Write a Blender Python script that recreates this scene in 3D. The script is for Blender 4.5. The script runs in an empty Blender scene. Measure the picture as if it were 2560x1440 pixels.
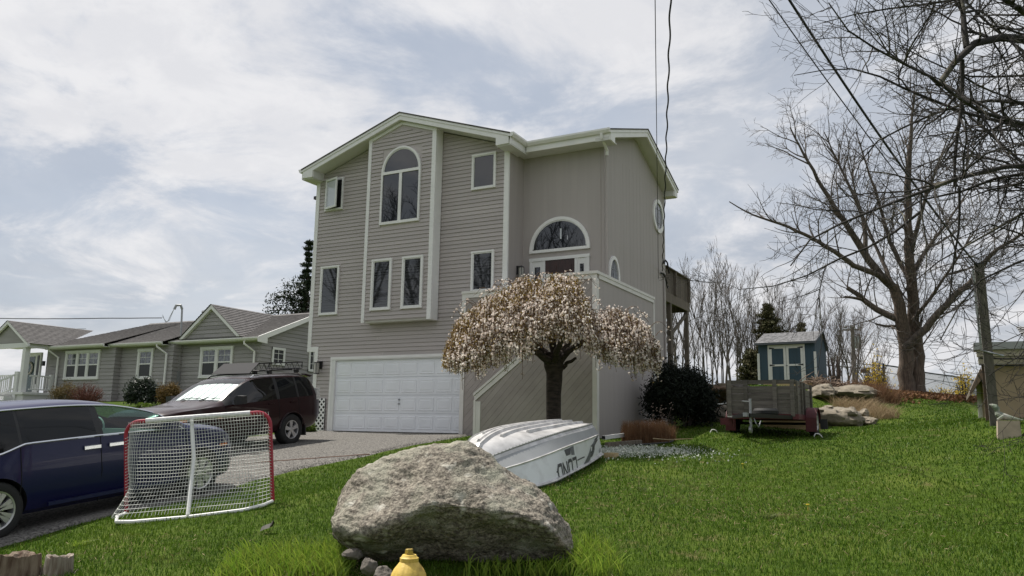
import bpy, math, random
import numpy as np
from mathutils import Vector, Matrix, noise as mn
S = bpy.context.scene
RND = random.Random(7)
NPR = np.random.default_rng(7)

# ------------------------------------------------------------------ camera, sky, sun, exposure
F_PX, YAW, PITCH, ROLL = 2000.0, math.radians(28.225), math.radians(9.828), math.radians(0.904)
EYE = np.array([0.0, 0.0, 1.6])
_fw = np.array([-math.sin(YAW)*math.cos(PITCH), math.cos(YAW)*math.cos(PITCH), math.sin(PITCH)])
_r0 = np.array([math.cos(YAW), math.sin(YAW), 0.0]); _u0 = np.cross(_r0, _fw)
CR = math.cos(ROLL)*_r0 + math.sin(ROLL)*_u0
CU = -math.sin(ROLL)*_r0 + math.cos(ROLL)*_u0
cam_d = bpy.data.cameras.new('camera'); cam = bpy.data.objects.new('camera', cam_d)
S.collection.objects.link(cam); S.camera = cam
cam_d.sensor_width = 36.0; cam_d.lens = 36.0*F_PX/2560.0
cam_d.clip_start = 0.05; cam_d.clip_end = 6000
cam.matrix_world = Matrix(((CR[0], CU[0], -_fw[0], EYE[0]), (CR[1], CU[1], -_fw[1], EYE[1]), (CR[2], CU[2], -_fw[2], EYE[2]), (0, 0, 0, 1)))

SUN_EL, SUN_AZ = math.radians(61), math.radians(-84)       # azimuth from +Y, clockwise positive
wd = bpy.data.worlds.new('World'); S.world = wd; wd.use_nodes = True
nt = wd.node_tree; nt.nodes.clear(); NN = nt.nodes.new; LK = nt.links.new
sky = NN('ShaderNodeTexSky'); sky.sky_type = 'NISHITA'; sky.sun_disc = False
sky.sun_elevation = SUN_EL; sky.sun_rotation = SUN_AZ; sky.air_density = 1.0; sky.dust_density = 1.6; sky.ozone_density = 1.5
tc = NN('ShaderNodeTexCoord'); sx = NN('ShaderNodeSeparateXYZ'); LK(tc.outputs['Generated'], sx.inputs[0])
def m_(op, a, b=None, c=None, clamp=False):
    n = NN('ShaderNodeMath'); n.operation = op; n.use_clamp = clamp
    for i, q in enumerate((a, b, c)):
        if q is None: continue
        if isinstance(q, (int, float)): n.inputs[i].default_value = q
        else: LK(q, n.inputs[i])
    return n.outputs[0]
zc = m_('MAXIMUM', sx.outputs[2], 0.0)
den = m_('ADD', zc, 0.22)
cx = NN('ShaderNodeCombineXYZ'); LK(m_('DIVIDE', sx.outputs[0], den), cx.inputs[0]); LK(m_('DIVIDE', sx.outputs[1], den), cx.inputs[1])
def noise_(scale, detail, rough, dist, off):
    mp = NN('ShaderNodeMapping'); LK(cx.outputs[0], mp.inputs[0]); mp.inputs['Location'].default_value = off
    n = NN('ShaderNodeTexNoise'); LK(mp.outputs[0], n.inputs['Vector'])
    n.inputs['Scale'].default_value = scale; n.inputs['Detail'].default_value = detail
    n.inputs['Roughness'].default_value = rough; n.inputs['Distortion'].default_value = dist
    return n.outputs['Fac']
def ramp_(v, a, b):
    n = NN('ShaderNodeMapRange'); n.interpolation_type = 'SMOOTHSTEP'; LK(v, n.inputs[0])
    n.inputs[1].default_value = a; n.inputs[2].default_value = b
    return n.outputs[0]
sp2 = NN('ShaderNodeSeparateXYZ'); LK(cx.outputs[0], sp2.inputs[0])
rad = m_('SQRT', m_('ADD', m_('MULTIPLY', sp2.outputs[0], sp2.outputs[0]), m_('MULTIPLY', sp2.outputs[1], sp2.outputs[1])))
bank = m_('MULTIPLY', ramp_(m_('MULTIPLY', sp2.outputs[0], -1.0), 0.15, 1.05), m_('SUBTRACT', 1.0, ramp_(rad, 1.45, 2.3)))   # denser cloud bank up on the left
veil = ramp_(noise_(0.5, 6, 0.55, 0.3, (3.1, 1.7, 0)), 0.36, 0.64)        # thin high overcast
puff = ramp_(m_('ADD', noise_(2.1, 13, 0.62, 0.45, (4.9, 8.8, 0)), m_('MULTIPLY', bank, 0.13)), 0.47, 0.66)         # broken bright clouds
fine = ramp_(noise_(5.2, 10, 0.62, 0.3, (2.0, 6.0, 0)), 0.42, 0.64)        # small flecks
shade = ramp_(noise_(0.85, 7, 0.6, 0.3, (6.2, 6.6, 0)), 0.36, 0.62)          # grey undersides
def mixc(f, a, b):
    n = NN('ShaderNodeMix'); n.data_type = 'RGBA'
    for k, q in ((0, f), (6, a), (7, b)):
        if isinstance(q, tuple): n.inputs[k].default_value = (*q, 1)
        elif isinstance(q, float): n.inputs[k].default_value = q
        else: LK(q, n.inputs[k])
    return n.outputs[2]
base = mixc(0.72, sky.outputs[0], (3.45, 3.85, 4.45))
cloud = mixc(shade, (3.3, 3.5, 3.9), (5.0, 5.05, 5.2))
c1 = mixc(m_('ADD', m_('MULTIPLY', veil, 0.55), 0.38), base, cloud)
c2 = mixc(m_('MULTIPLY', puff, 0.80), c1, (5.9, 5.85, 5.95))
c3 = mixc(m_('MULTIPLY', m_('MULTIPLY', fine, puff), 0.45), c2, (6.6, 6.55, 6.6))
bg = NN('ShaderNodeBackground'); LK(c3, bg.inputs[0]); bg.inputs[1].default_value = 0.115
wo = NN('ShaderNodeOutputWorld'); LK(bg.outputs[0], wo.inputs[0])

sl = bpy.data.lights.new('sun', 'SUN'); sl.energy = 4.8; sl.angle = math.radians(0.6); sl.color = (1.0, 0.95, 0.87)
so = bpy.data.objects.new('sun', sl); S.collection.objects.link(so)
_sd = Vector((math.sin(SUN_AZ)*math.cos(SUN_EL), math.cos(SUN_AZ)*math.cos(SUN_EL), math.sin(SUN_EL)))
so.rotation_euler = _sd.to_track_quat('Z', 'Y').to_euler(); so.location = (-30, 20, 40)
S.view_settings.view_transform = 'Standard'; S.view_settings.look = 'None'
S.view_settings.exposure = 0.30; S.view_settings.gamma = 1.0; S.view_settings.use_curve_mapping = False
S.cycles.max_bounces = 8; S.cycles.transparent_max_bounces = 24; S.cycles.use_denoising = True
S.cycles.sample_clamp_indirect = 6.0

# ------------------------------------------------------------------ image ray helper (used to read positions off the plan)
def ray(px, py): return _fw + (px-1280)/F_PX*CR - (py-720)/F_PX*CU
def PX(px, py, d): return EYE + ray(px, py)*d
def onY(px, py, Y): d = ray(px, py); return EYE + d*(Y/d[1])
def onX(px, py, X): d = ray(px, py); return EYE + d*(X/d[0])

# ------------------------------------------------------------------ mesh helpers
W = {}
class MB:
    def __init__(s): s.v = []; s.f = []; s.m = []
    def add(s, vs, fs, mat=0):
        o = len(s.v); s.v.extend([tuple(map(float, p)) for p in vs])
        for f in fs: s.f.append(tuple(i+o for i in f)); s.m.append(mat)
        return s
    def box(s, x0, x1, y0, y1, z0, z1, mat=0):
        return s.add([(x0,y0,z0),(x1,y0,z0),(x1,y1,z0),(x0,y1,z0),(x0,y0,z1),(x1,y0,z1),(x1,y1,z1),(x0,y1,z1)],
                     [(0,3,2,1),(4,5,6,7),(0,1,5,4),(1,2,6,5),(2,3,7,6),(3,0,4,7)], mat)
    def prism(s, pts, ext, mat=0):
        n = len(pts); e = np.array(ext, float); a = [np.array(p, float) for p in pts]
        fs = [tuple(range(n))[::-1], tuple(range(n, 2*n))] + [(i, (i+1) % n, n+(i+1) % n, n+i) for i in range(n)]
        return s.add(a+[p+e for p in a], fs, mat)
    def quad(s, a, b, c, d, mat=0): return s.add([a, b, c, d], [(0,1,2,3)], mat)
    def loft(s, rings, cap=True, close=True, mat=0):
        n = len(rings[0]); vs = [p for r in rings for p in r]; fs = []
        for i in range(len(rings)-1):
            for j in range(n if close else n-1):
                k = (j+1) % n; fs.append((i*n+j, i*n+k, (i+1)*n+k, (i+1)*n+j))
        if cap: fs += [tuple(range(n))[::-1], tuple(range((len(rings)-1)*n, len(rings)*n))]
        return s.add(vs, fs, mat)
    def tube(s, pts, r, n=6, mat=0, cap=True):
        P = [np.array(p, float) for p in pts]; k = len(P); rs = r if hasattr(r, '__len__') else [r]*k
        rings = []; ref = None
        for i in range(k):
            t = P[min(i+1, k-1)]-P[max(i-1, 0)]; t = t/(np.linalg.norm(t)+1e-12)
            if ref is None:
                ref = np.array([0, 0, 1.0]) if abs(t[2]) < .9 else np.array([1.0, 0, 0])
            a = np.cross(t, ref); a /= np.linalg.norm(a)+1e-12; b = np.cross(a, t); ref = b
            rings.append([P[i]+rs[i]*(math.cos(q)*a+math.sin(q)*b) for q in [2*math.pi*j/n for j in range(n)]])
        return s.loft(rings, cap, True, mat)
    def bar(s, a, b, w, h, up=(0, 0, 1), mat=0):
        a = np.array(a, float); b = np.array(b, float); t = b-a; t /= np.linalg.norm(t)
        u = np.array(up, float); sd = np.cross(t, u); sd /= np.linalg.norm(sd)+1e-12; u = np.cross(sd, t)
        o = [(-w/2, -h/2), (w/2, -h/2), (w/2, h/2), (-w/2, h/2)]
        return s.loft([[p+sd*x+u*y for x, y in o] for p in (a, b)], True, True, mat)
    def lathe(s, prof, n=24, c=(0, 0, 0), ax='z', mat=0, cap=True):
        rings = []
        for r, h in prof:
            ring = []
            for j in range(n):
                q = 2*math.pi*j/n; x, y = r*math.cos(q), r*math.sin(q)
                p = (x, y, h) if ax == 'z' else ((x, h, y) if ax == 'y' else (h, x, y))
                ring.append((p[0]+c[0], p[1]+c[1], p[2]+c[2]))
            rings.append(ring)
        return s.loft(rings, cap, True, mat)
    def grid(s, G, mat=0):
        r, c = len(G), len(G[0])
        return s.add([p for row in G for p in row], [(i*c+j, i*c+j+1, (i+1)*c+j+1, (i+1)*c+j) for i in range(r-1) for j in range(c-1)], mat)
def link(o, parent=None):
    S.collection.objects.link(o)
    if parent is not None: o.parent = parent; W[o.name] = W.get(parent.name, Matrix())
    return o
def recalc(me):
    import bmesh
    b = bmesh.new(); b.from_mesh(me); bmesh.ops.recalc_face_normals(b, faces=b.faces[:]); b.to_mesh(me); b.free()
def build(name, mb, mats, parent=None, local=False, smooth=False, loc=None, fix=True, sharp=35):
    me = bpy.data.meshes.new(name)
    vs = mb.v
    if parent is not None and not local:
        Mi = W[parent.name].inverted(); vs = [tuple(Mi @ Vector(p)) for p in vs]
    if parent is None and loc is not None: vs = [(p[0]-loc[0], p[1]-loc[1], p[2]-loc[2]) for p in vs]
    me.from_pydata(vs, [], mb.f)
    ms = mats if isinstance(mats, (list, tuple)) else [mats]
    for q in ms: me.materials.append(q)
    if len(ms) > 1: me.polygons.foreach_set('material_index', mb.m)
    if fix: recalc(me)
    if smooth:
        me.polygons.foreach_set('use_smooth', [True]*len(me.polygons))
        if sharp: me.set_sharp_from_angle(angle=math.radians(sharp))
    me.update()
    o = bpy.data.objects.new(name, me); link(o, parent)
    if parent is None:
        if loc is not None: o.location = loc
        W[o.name] = Matrix.Translation(loc if loc is not None else (0, 0, 0))
    return o
def np_obj(name, V, Fc, mat, parent=None, midx=None, smooth=False, loc=None):
    V = np.asarray(V, np.float32); Fc = np.asarray(Fc, np.int32); k = Fc.shape[1]
    if parent is not None: V = V - np.array(W[parent.name].translation, np.float32)
    if loc is not None: V = V - np.array(loc, np.float32)
    me = bpy.data.meshes.new(name); me.vertices.add(len(V)); me.vertices.foreach_set('co', V.ravel())
    me.loops.add(Fc.size); me.loops.foreach_set('vertex_index', Fc.ravel())
    me.polygons.add(len(Fc)); me.polygons.foreach_set('loop_start', np.arange(0, Fc.size, k, dtype=np.int32))
    me.polygons.foreach_set('loop_total', np.full(len(Fc), k, np.int32))
    for q in (mat if isinstance(mat, (list, tuple)) else [mat]): me.materials.append(q)
    if midx is not None: me.polygons.foreach_set('material_index', np.asarray(midx, np.int32))
    if smooth: me.polygons.foreach_set('use_smooth', np.ones(len(Fc), bool))
    me.update(calc_edges=True); me.validate()
    o = bpy.data.objects.new(name, me); link(o, parent)
    if loc is not None: o.location = loc; W[o.name] = Matrix.Translation(loc)
    elif parent is None: W[o.name] = Matrix()
    return o
def tag(o, label=None, cat=None, group=None, kind=None):
    if label: o['label'] = label
    if cat: o['category'] = cat
    if group: o['group'] = group
    if kind: o['kind'] = kind
    return o
def root(name, label, cat, loc=(0, 0, 0), rot=None, group=None):
    o = bpy.data.objects.new(name, None); S.collection.objects.link(o); o.empty_display_size = .2
    M = Matrix.Translation(Vector([float(q) for q in loc]))
    if rot is not None: M = M @ rot.to_4x4()
    o.matrix_world = M; W[o.name] = M
    return tag(o, label, cat, group)
def copy_tree(o, parent=None):
    c = o.copy(); S.collection.objects.link(c)
    if parent is not None: c.parent = parent
    for ch in o.children: copy_tree(ch, c)
    return c

# ------------------------------------------------------------------ materials
def mat(name, col, rough=.6, metal=0.0, var=0.0, vscale=3.0, bump=0.0, bscale=40.0, spec=.5, col2=None, stretch=None, coat=0.0, lo=.35, hi=.65, detail=6, objvar=0.0):
    m = bpy.data.materials.new(name); m.use_nodes = True; t = m.node_tree; p = t.nodes['Principled BSDF']
    p.inputs['Base Color'].default_value = (*col, 1); p.inputs['Roughness'].default_value = rough
    p.inputs['Metallic'].default_value = metal; p.inputs['Specular IOR Level'].default_value = spec
    p.inputs['Coat Weight'].default_value = coat
    def nz(scale, st):
        tcn = t.nodes.new('ShaderNodeTexCoord'); v = tcn.outputs['Object']
        if st is not None:
            mp = t.nodes.new('ShaderNodeMapping'); mp.inputs['Scale'].default_value = st; t.links.new(v, mp.inputs[0]); v = mp.outputs[0]
        n = t.nodes.new('ShaderNodeTexNoise'); n.inputs['Scale'].default_value = scale; n.inputs['Detail'].default_value = detail
        t.links.new(v, n.inputs['Vector']); return n.outputs['Fac']
    if var > 0 or col2 is not None:
        c2 = col2 if col2 is not None else tuple(c*(1-var) for c in col)
        c1 = col if col2 is not None else tuple(min(1, c*(1+var)) for c in col)
        mr = t.nodes.new('ShaderNodeMapRange'); t.links.new(nz(vscale, stretch), mr.inputs[0]); mr.inputs[1].default_value = lo; mr.inputs[2].default_value = hi
        mx = t.nodes.new('ShaderNodeMix'); mx.data_type = 'RGBA'; t.links.new(mr.outputs[0], mx.inputs[0])
        mx.inputs[6].default_value = (*c2, 1); mx.inputs[7].default_value = (*c1, 1); t.links.new(mx.outputs[2], p.inputs['Base Color'])
    if objvar > 0:      # every board keeps its own slight tone
        oi = t.nodes.new('ShaderNodeObjectInfo'); mr2 = t.nodes.new('ShaderNodeMapRange'); t.links.new(oi.outputs['Random'], mr2.inputs[0]); mr2.inputs[3].default_value = 1-objvar; mr2.inputs[4].default_value = 1+objvar
        hv = t.nodes.new('ShaderNodeHueSaturation'); t.links.new(mr2.outputs[0], hv.inputs['Value']); lk = p.inputs['Base Color'].links
        if lk: t.links.new(lk[0].from_socket, hv.inputs['Color'])
        else: hv.inputs['Color'].default_value = (*col, 1)
        t.links.new(hv.outputs[0], p.inputs['Base Color'])
    if bump > 0:
        b = t.nodes.new('ShaderNodeBump'); b.inputs['Strength'].default_value = bump; b.inputs['Distance'].default_value = .02
        t.links.new(nz(bscale, stretch), b.inputs['Height']); t.links.new(b.outputs[0], p.inputs['Normal'])
    return m
def leafmat(name, cols, rough=.6, trans=.25):
    """per-piece colour: each loose island picks its own tone; a little light passes through"""
    m = bpy.data.materials.new(name); m.use_nodes = True; t = m.node_tree; p = t.nodes['Principled BSDF']; L = t.links.new
    g = t.nodes.new('ShaderNodeNewGeometry'); cr = t.nodes.new('ShaderNodeValToRGB'); L(g.outputs['Random Per Island'], cr.inputs[0])
    e = cr.color_ramp.elements
    while len(e) < len(cols): e.new(.5)
    for i, c in enumerate(cols): e[i].position = i/(len(cols)-1) if len(cols) > 1 else 0; e[i].color = (*c, 1)
    L(cr.outputs[0], p.inputs['Base Color']); p.inputs['Roughness'].default_value = rough; p.inputs['Specular IOR Level'].default_value = .3
    tr = t.nodes.new('ShaderNodeBsdfTranslucent'); L(cr.outputs[0], tr.inputs[0]); mx = t.nodes.new('ShaderNodeMixShader'); mx.inputs[0].default_value = trans
    L(p.outputs[0], mx.inputs[1]); L(tr.outputs[0], mx.inputs[2]); L(mx.outputs[0], t.nodes['Material Output'].inputs[0])
    return m
def glassmat(name, tint=(.8, .9, .85), alpha=.75, rough=.02, ior=1.5):
    m = bpy.data.materials.new(name); m.use_nodes = True; t = m.node_tree; t.nodes.remove(t.nodes['Principled BSDF']); L = t.links.new
    tr = t.nodes.new('ShaderNodeBsdfTransparent'); tr.inputs[0].default_value = tuple(c*alpha for c in tint)+(1,)
    gl = t.nodes.new('ShaderNodeBsdfGlossy'); gl.inputs['Roughness'].default_value = rough
    lw = t.nodes.new('ShaderNodeLayerWeight'); lw.inputs[0].default_value = .5; pw = t.nodes.new('ShaderNodeMath'); pw.operation = 'POWER'; L(lw.outputs['Facing'], pw.inputs[0]); pw.inputs[1].default_value = 4.0
    fr = t.nodes.new('ShaderNodeMapRange'); L(pw.outputs[0], fr.inputs[0]); fr.inputs[3].default_value = .06; fr.inputs[4].default_value = 1.0
    mx = t.nodes.new('ShaderNodeMixShader'); L(fr.outputs[0], mx.inputs[0]); L(tr.outputs[0], mx.inputs[1]); L(gl.outputs[0], mx.inputs[2])
    L(mx.outputs[0], t.nodes['Material Output'].inputs[0]); return m
M = {}
M['siding'] = mat('vinyl_siding', (.425, .385, .368), .55, var=.05, vscale=1.2, bump=.08, bscale=30, stretch=(.3, 1, 4), objvar=.055)
M['t111'] = mat('painted_plywood', (.395, .358, .340), .7, var=.035, vscale=2.0, bump=.1, bscale=25, stretch=(3, 3, .15))
M['diag'] = mat('painted_boards', (.345, .308, .284), .7, var=.08, vscale=2.5, bump=.1, bscale=20, objvar=.05)
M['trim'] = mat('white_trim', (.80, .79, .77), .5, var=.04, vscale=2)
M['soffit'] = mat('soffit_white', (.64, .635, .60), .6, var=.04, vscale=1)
M['cream'] = mat('cap_board', (.70, .68, .64), .55, var=.05, vscale=3)
M['garage'] = mat('garage_white', (.80, .82, .85), .45, var=.03, vscale=1.5)
M['glass'] = mat('window_glass', (.016, .018, .022), .015, spec=.95)
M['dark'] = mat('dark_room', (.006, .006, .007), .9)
M['black'] = mat('black_metal', (.012, .012, .013), .4)
M['lampglass'] = mat('lamp_glass', (.35, .34, .30), .3)
M['shingle'] = mat('roof_shingle', (.12, .11, .105), .9, var=.3, vscale=5, bump=.3, bscale=60)
M['ranch'] = mat('ranch_siding', (.30, .285, .28), .7, var=.07, vscale=2.0, bump=.15, bscale=25, stretch=(.4, .4, 3), objvar=.09)
M['rshingle'] = mat('ranch_shingle', (.135, .128, .125), .95, var=.28, vscale=6, bump=.35, bscale=50, stretch=(1, 1, 2))
M['white'] = mat('white_paint', (.72, .72, .70), .5, var=.03)
M['galv'] = mat('galvanised', (.33, .34, .35), .45, metal=.5, var=.12, vscale=8)
M['door'] = mat('door_mahogany', (.035, .013, .010), .35, var=.3, vscale=4, stretch=(6, 6, .6))
M['deckwood'] = mat('weathered_deck', (.13, .108, .085), .85, var=.25, vscale=5, bump=.3, bscale=30, stretch=(5, 5, .5), objvar=.2)
M['oldwood'] = mat('old_grey_wood', (.125, .112, .095), .85, var=.28, vscale=4, bump=.35, bscale=25, stretch=(.5, 5, 6), objvar=.22)
M['newwood'] = mat('new_lumber', (.48, .36, .20), .7, var=.12, vscale=4, stretch=(.4, 6, 6))
M['rubber'] = mat('rubber', (.014, .014, .014), .75, bump=.1, bscale=60)
M['alloy'] = mat('alloy', (.55, .55, .56), .32, metal=.75, var=.05)
M['chrome'] = mat('chrome', (.72, .73, .75), .18, metal=.9)
M['rock'] = mat('ledge_rock', (.27, .235, .18), .9, col2=(.10, .085, .065), vscale=3.2, bump=1.0, bscale=14, lo=.3, hi=.7, detail=10)
M['bark'] = mat('bark', (.150, .112, .088), .95, col2=(.065, .048, .038), vscale=9, bump=.6, bscale=14, stretch=(3, 3, .5))
M['barkg'] = mat('bark_grey', (.125, .100, .082), .95, col2=(.05, .041, .034), vscale=7, bump=.5, bscale=14, stretch=(2, 2, .7))
M['twig'] = mat('twig_bark', (.040, .033, .030), .95)
M['stem'] = mat('thicket_bark', (.125, .106, .094), .95, var=.2, vscale=4)
M['blue'] = mat('shed_blue', (.038, .070, .098), .7, var=.1, vscale=3, bump=.15, bscale=30, stretch=(3, 3, .3))
M['tan'] = mat('tan_stucco', (.36, .275, .185), .9, var=.07, vscale=2, bump=.2, bscale=60)
M['concrete'] = mat('concrete', (.40, .36, .31), .9, var=.15, vscale=3, bump=.3, bscale=30)
M['poleg'] = mat('pole_wood', (.16, .135, .115), .95, var=.2, vscale=6, stretch=(4, 4, .4))
M['cable'] = mat('cable_black', (.008, .008, .009), .6)
# ------------------------------------------------------------------ ground
_cp = [(0,1,.05),(-3.1,4.4,.16),(-3.9,5.3,.41),(-2.5,6.2,.46),(-3.3,7.2,.57),(0,6,.5),(3,5,.55),(-1,3,.2),
 (-10,5.83,.13),(-10.1,8.8,.46),(-12,5.8,.1),(-12,8.8,.43),(-9.2,5.8,.17),(-9.2,8.8,.5),(-6.2,6.5,.50),
 (-13.9,14.7,1.08),(-15.8,14.7,1.08),(-13.9,12,.8),(-15.8,12,.8),(-16.3,19,1.34),(-11.7,19,1.34),(-17.3,22,1.6),
 (-10.2,17.1,1.33),(-6.9,17.1,1.34),(-6.9,21.3,1.54),(-7.9,26,1.7),(.7,18.6,1.86),(2.5,15,1.75),(4,10,1.2),
 (-20,10,.6),(-30,10,.6),(-30,0,-.5),(-12,0,-.5),(-4,-3,-.2),(8,-3,0),(-25,26,2.45),(-34,25.5,2.5),(-42,25,2.5),(-34,34,2.9),
 (-12,34,2.6),(-30,45,2.6),(-12,45,2.6),(6,26,2.5),(9,40,3.0),(10,16,2.0)]
for px, py, d in [(316,1284,9.9),(682,1252,10.1),(110,1435,6.8),(1840,1086,18),(2045,1090,18.3),(2070,1070,22),(2190,1060,23),(1800,1050,21),
                  (1903,967,30),(2050,970,31),(1850,968,27.5),(2280,988,32),(2300,1050,22),(2400,1022,27),(2478,1095,14.2),(2213,985,33),(2413,1012,36),
                  (1510,1150,13),(1345,1222,10),(1700,1095,17.5),(2100,1200,11.5),(1700,1250,9.8),(2400,1300,8.8)]:
    _cp.append(tuple(PX(px, py, d)))
_cp += [(x, 50, 3.0) for x in (-2, 4)] + [(x, 62, 1.4) for x in (-40, -20, 0, 20)] + [(x, -12, -.3) for x in (-30, 0, 20)] + [(30, 20, 2.2), (-60, 20, 1.5), (30, 50, 2.0), (-60, 50, 1.5)]
_cp = np.array(_cp)
def _tps(A, B):
    r2 = ((A[:, None, :]-B[None, :, :])**2).sum(-1); return .5*r2*np.log(r2+1e-9)
_n = len(_cp); _K = _tps(_cp[:, :2], _cp[:, :2]) + np.eye(_n)*1.2
_Pm = np.hstack([np.ones((_n, 1)), _cp[:, :2]])
_A = np.zeros((_n+3, _n+3)); _A[:_n, :_n] = _K; _A[:_n, _n:] = _Pm; _A[_n:, :_n] = _Pm.T
_sol = np.linalg.solve(_A, np.concatenate([_cp[:, 2], np.zeros(3)]))
def GZ(x, y):
    x = np.atleast_1d(np.asarray(x, float)); y = np.atleast_1d(np.asarray(y, float)); sh = x.shape
    Q = np.stack([x.ravel(), y.ravel()], 1)
    z = _tps(Q, _cp[:, :2]) @ _sol[:_n] + np.hstack([np.ones((len(Q), 1)), Q]) @ _sol[_n:]
    d = np.maximum(np.maximum(np.abs(Q[:, 0]+12)-46, np.abs(Q[:, 1]-24)-38), 0)
    t = np.clip(d/40, 0, 1); t = t*t*(3-2*t)
    z = z*(1-t) + (-4.0)*t
    return z.reshape(sh)
def gz(x, y): return float(GZ(x, y)[0])
def gp(px, py, d0=4.5, d1=45.0):
    """where the view ray through a pixel meets the ground"""
    ds = np.arange(d0, d1, .05); r = ray(px, py); P = EYE[None]+ds[:, None]*r[None]
    below = P[:, 2] < GZ(P[:, 0], P[:, 1]); i = int(np.argmax(below)) if below.any() else len(ds)-1
    return P[i]
gx = np.unique(np.concatenate([np.linspace(-58, 34, 231), -58-np.geomspace(1, 3000, 26), 34+np.geomspace(1, 3000, 26)]))
gy = np.unique(np.concatenate([np.linspace(-14, 62, 229), -14-np.geomspace(1, 3000, 24), 62+np.geomspace(1, 3000, 26)]))
XX, YY = np.meshgrid(gx, gy); ZZ = GZ(XX, YY)
for k, (fx, am) in enumerate([(.35, .035), (1.1, .014)]):
    ZZ += np.where((np.abs(XX+12) < 44) & (np.abs(YY-24) < 36), 0*am*np.sin(XX*fx*3.1+k)*np.sin(YY*fx*2.7+2*k), 0)
def _gridfaces(r, c):
    i, j = np.meshgrid(np.arange(r-1), np.arange(c-1), indexing='ij'); a = (i*c+j).ravel()
    return np.stack([a, a+1, a+c+1, a+c], 1)
mg = bpy.data.materials.new('lawn_soil'); mg.use_nodes = True; _t = mg.node_tree; _p = _t.nodes['Principled BSDF']; _p.inputs['Roughness'].default_value = .95
_p.inputs['Specular IOR Level'].default_value = .1
def _nz(tree, sc, det=6, st=None):
    a = tree.nodes.new('ShaderNodeTexCoord'); v = a.outputs['Object']
    if st: mp = tree.nodes.new('ShaderNodeMapping'); mp.inputs['Scale'].default_value = st; tree.links.new(v, mp.inputs[0]); v = mp.outputs[0]
    n = tree.nodes.new('ShaderNodeTexNoise'); n.inputs['Scale'].default_value = sc; n.inputs['Detail'].default_value = det; tree.links.new(v, n.inputs['Vector']); return n.outputs['Fac']
def _mix(tree, f, c1, c2, lo=.35, hi=.65):
    mr = tree.nodes.new('ShaderNodeMapRange'); tree.links.new(f, mr.inputs[0]); mr.inputs[1].default_value = lo; mr.inputs[2].default_value = hi
    x = tree.nodes.new('ShaderNodeMix'); x.data_type = 'RGBA'; tree.links.new(mr.outputs[0], x.inputs[0])
    for k, c in ((6, c1), (7, c2)):
        if isinstance(c, tuple): x.inputs[k].default_value = (*c, 1)
        else: tree.links.new(c, x.inputs[k])
    return x.outputs[2]
_c = _mix(_t, _nz(_t, 9, 8), (.030, .052, .005), (.060, .098, .010))
_c = _mix(_t, _nz(_t, .8, 5), _c, (.085, .115, .018), .5, .74)
_c = _mix(_t, _nz(_t, 2.3, 7), _c, (.12, .10, .045), .62, .78)
_t.links.new(_c, _p.inputs['Base Color'])
_b = _t.nodes.new('ShaderNodeBump'); _b.inputs['Strength'].default_value = .8; _b.inputs['Distance'].default_value = .03
_t.links.new(_nz(_t, 26, 8), _b.inputs['Height']); _t.links.new(_b.outputs[0], _p.inputs['Normal'])
tag(np_obj('ground', np.stack([XX.ravel(), YY.ravel(), ZZ.ravel()], 1), _gridfaces(*XX.shape), mg, smooth=True), 'green spring lawn sloping up from the street past the houses', None, kind='structure')

# driveway: weathered asphalt running up to the garage door
_dr = np.array([(-14, -9.4), (0, -9.5), (5, -9.55), (7.5, -9.65), (9.0, -9.9), (10.0, -10.35), (11.5, -10.35), (13.0, -10.15), (15, -10.3), (17.2, -10.4), (18.2, -10.9), (18.45, -11.3), (19.0, -11.42)])
_dl = np.array([(-14, -13.2), (5, -13.2), (9, -14.8), (11, -16.3), (14, -16.6), (17, -16.7), (19.0, -16.75)])
def driveR(y): return np.interp(y, _dr[:, 0], _dr[:, 1])
def driveL(y): return np.interp(y, _dl[:, 0], _dl[:, 1])
vy = np.linspace(-14, 18.98, 160); uu = np.linspace(0, 1, 40)
DX = driveL(vy)[:, None]*(1-uu)+driveR(vy)[:, None]*uu; DY = np.repeat(vy[:, None], 40, 1)
wob = .06*np.sin(vy*2.1)+.05*np.sin(vy*5.3+1); DX[:, -1] += wob; DX[:, 0] += wob[::-1]
DZ = GZ(DX, DY)+.045; DZ[:, 0] -= .12; DZ[:, -1] -= .12
md = bpy.data.materials.new('old_asphalt'); md.use_nodes = True; _t = md.node_tree; _p = _t.nodes['Principled BSDF']; _p.inputs['Roughness'].default_value = .95; _p.inputs['Specular IOR Level'].default_value = .15
_c = _mix(_t, _nz(_t, 30, 10), (.05, .048, .045), (.245, .232, .213), .36, .64)
_c = _mix(_t, _nz(_t, .9, 8), _c, (.165, .155, .138), .56, .8)
_t.links.new(_c, _p.inputs['Base Color'])
_b = _t.nodes.new('ShaderNodeBump'); _b.inputs['Strength'].default_value = 1.0; _b.inputs['Distance'].default_value = .03
_t.links.new(_nz(_t, 34, 10), _b.inputs['Height']); _t.links.new(_b.outputs[0], _p.inputs['Normal'])
drv = tag(np_obj('driveway', np.stack([DX.ravel(), DY.ravel(), DZ.ravel()], 1), _gridfaces(*DX.shape), md, smooth=True), 'pale weathered asphalt driveway leading to the white garage door', None, kind='structure')
_seam = MB()
_sp = [gp(560+i*13, 1169-i*.95) for i in range(29)]
_seam.tube([(p[0], p[1], gz(p[0], p[1])+.05) for p in _sp], .012, 4)
build('crack_line', _seam, mat('rust_crack', (.12, .07, .05), .9), drv)
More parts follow.
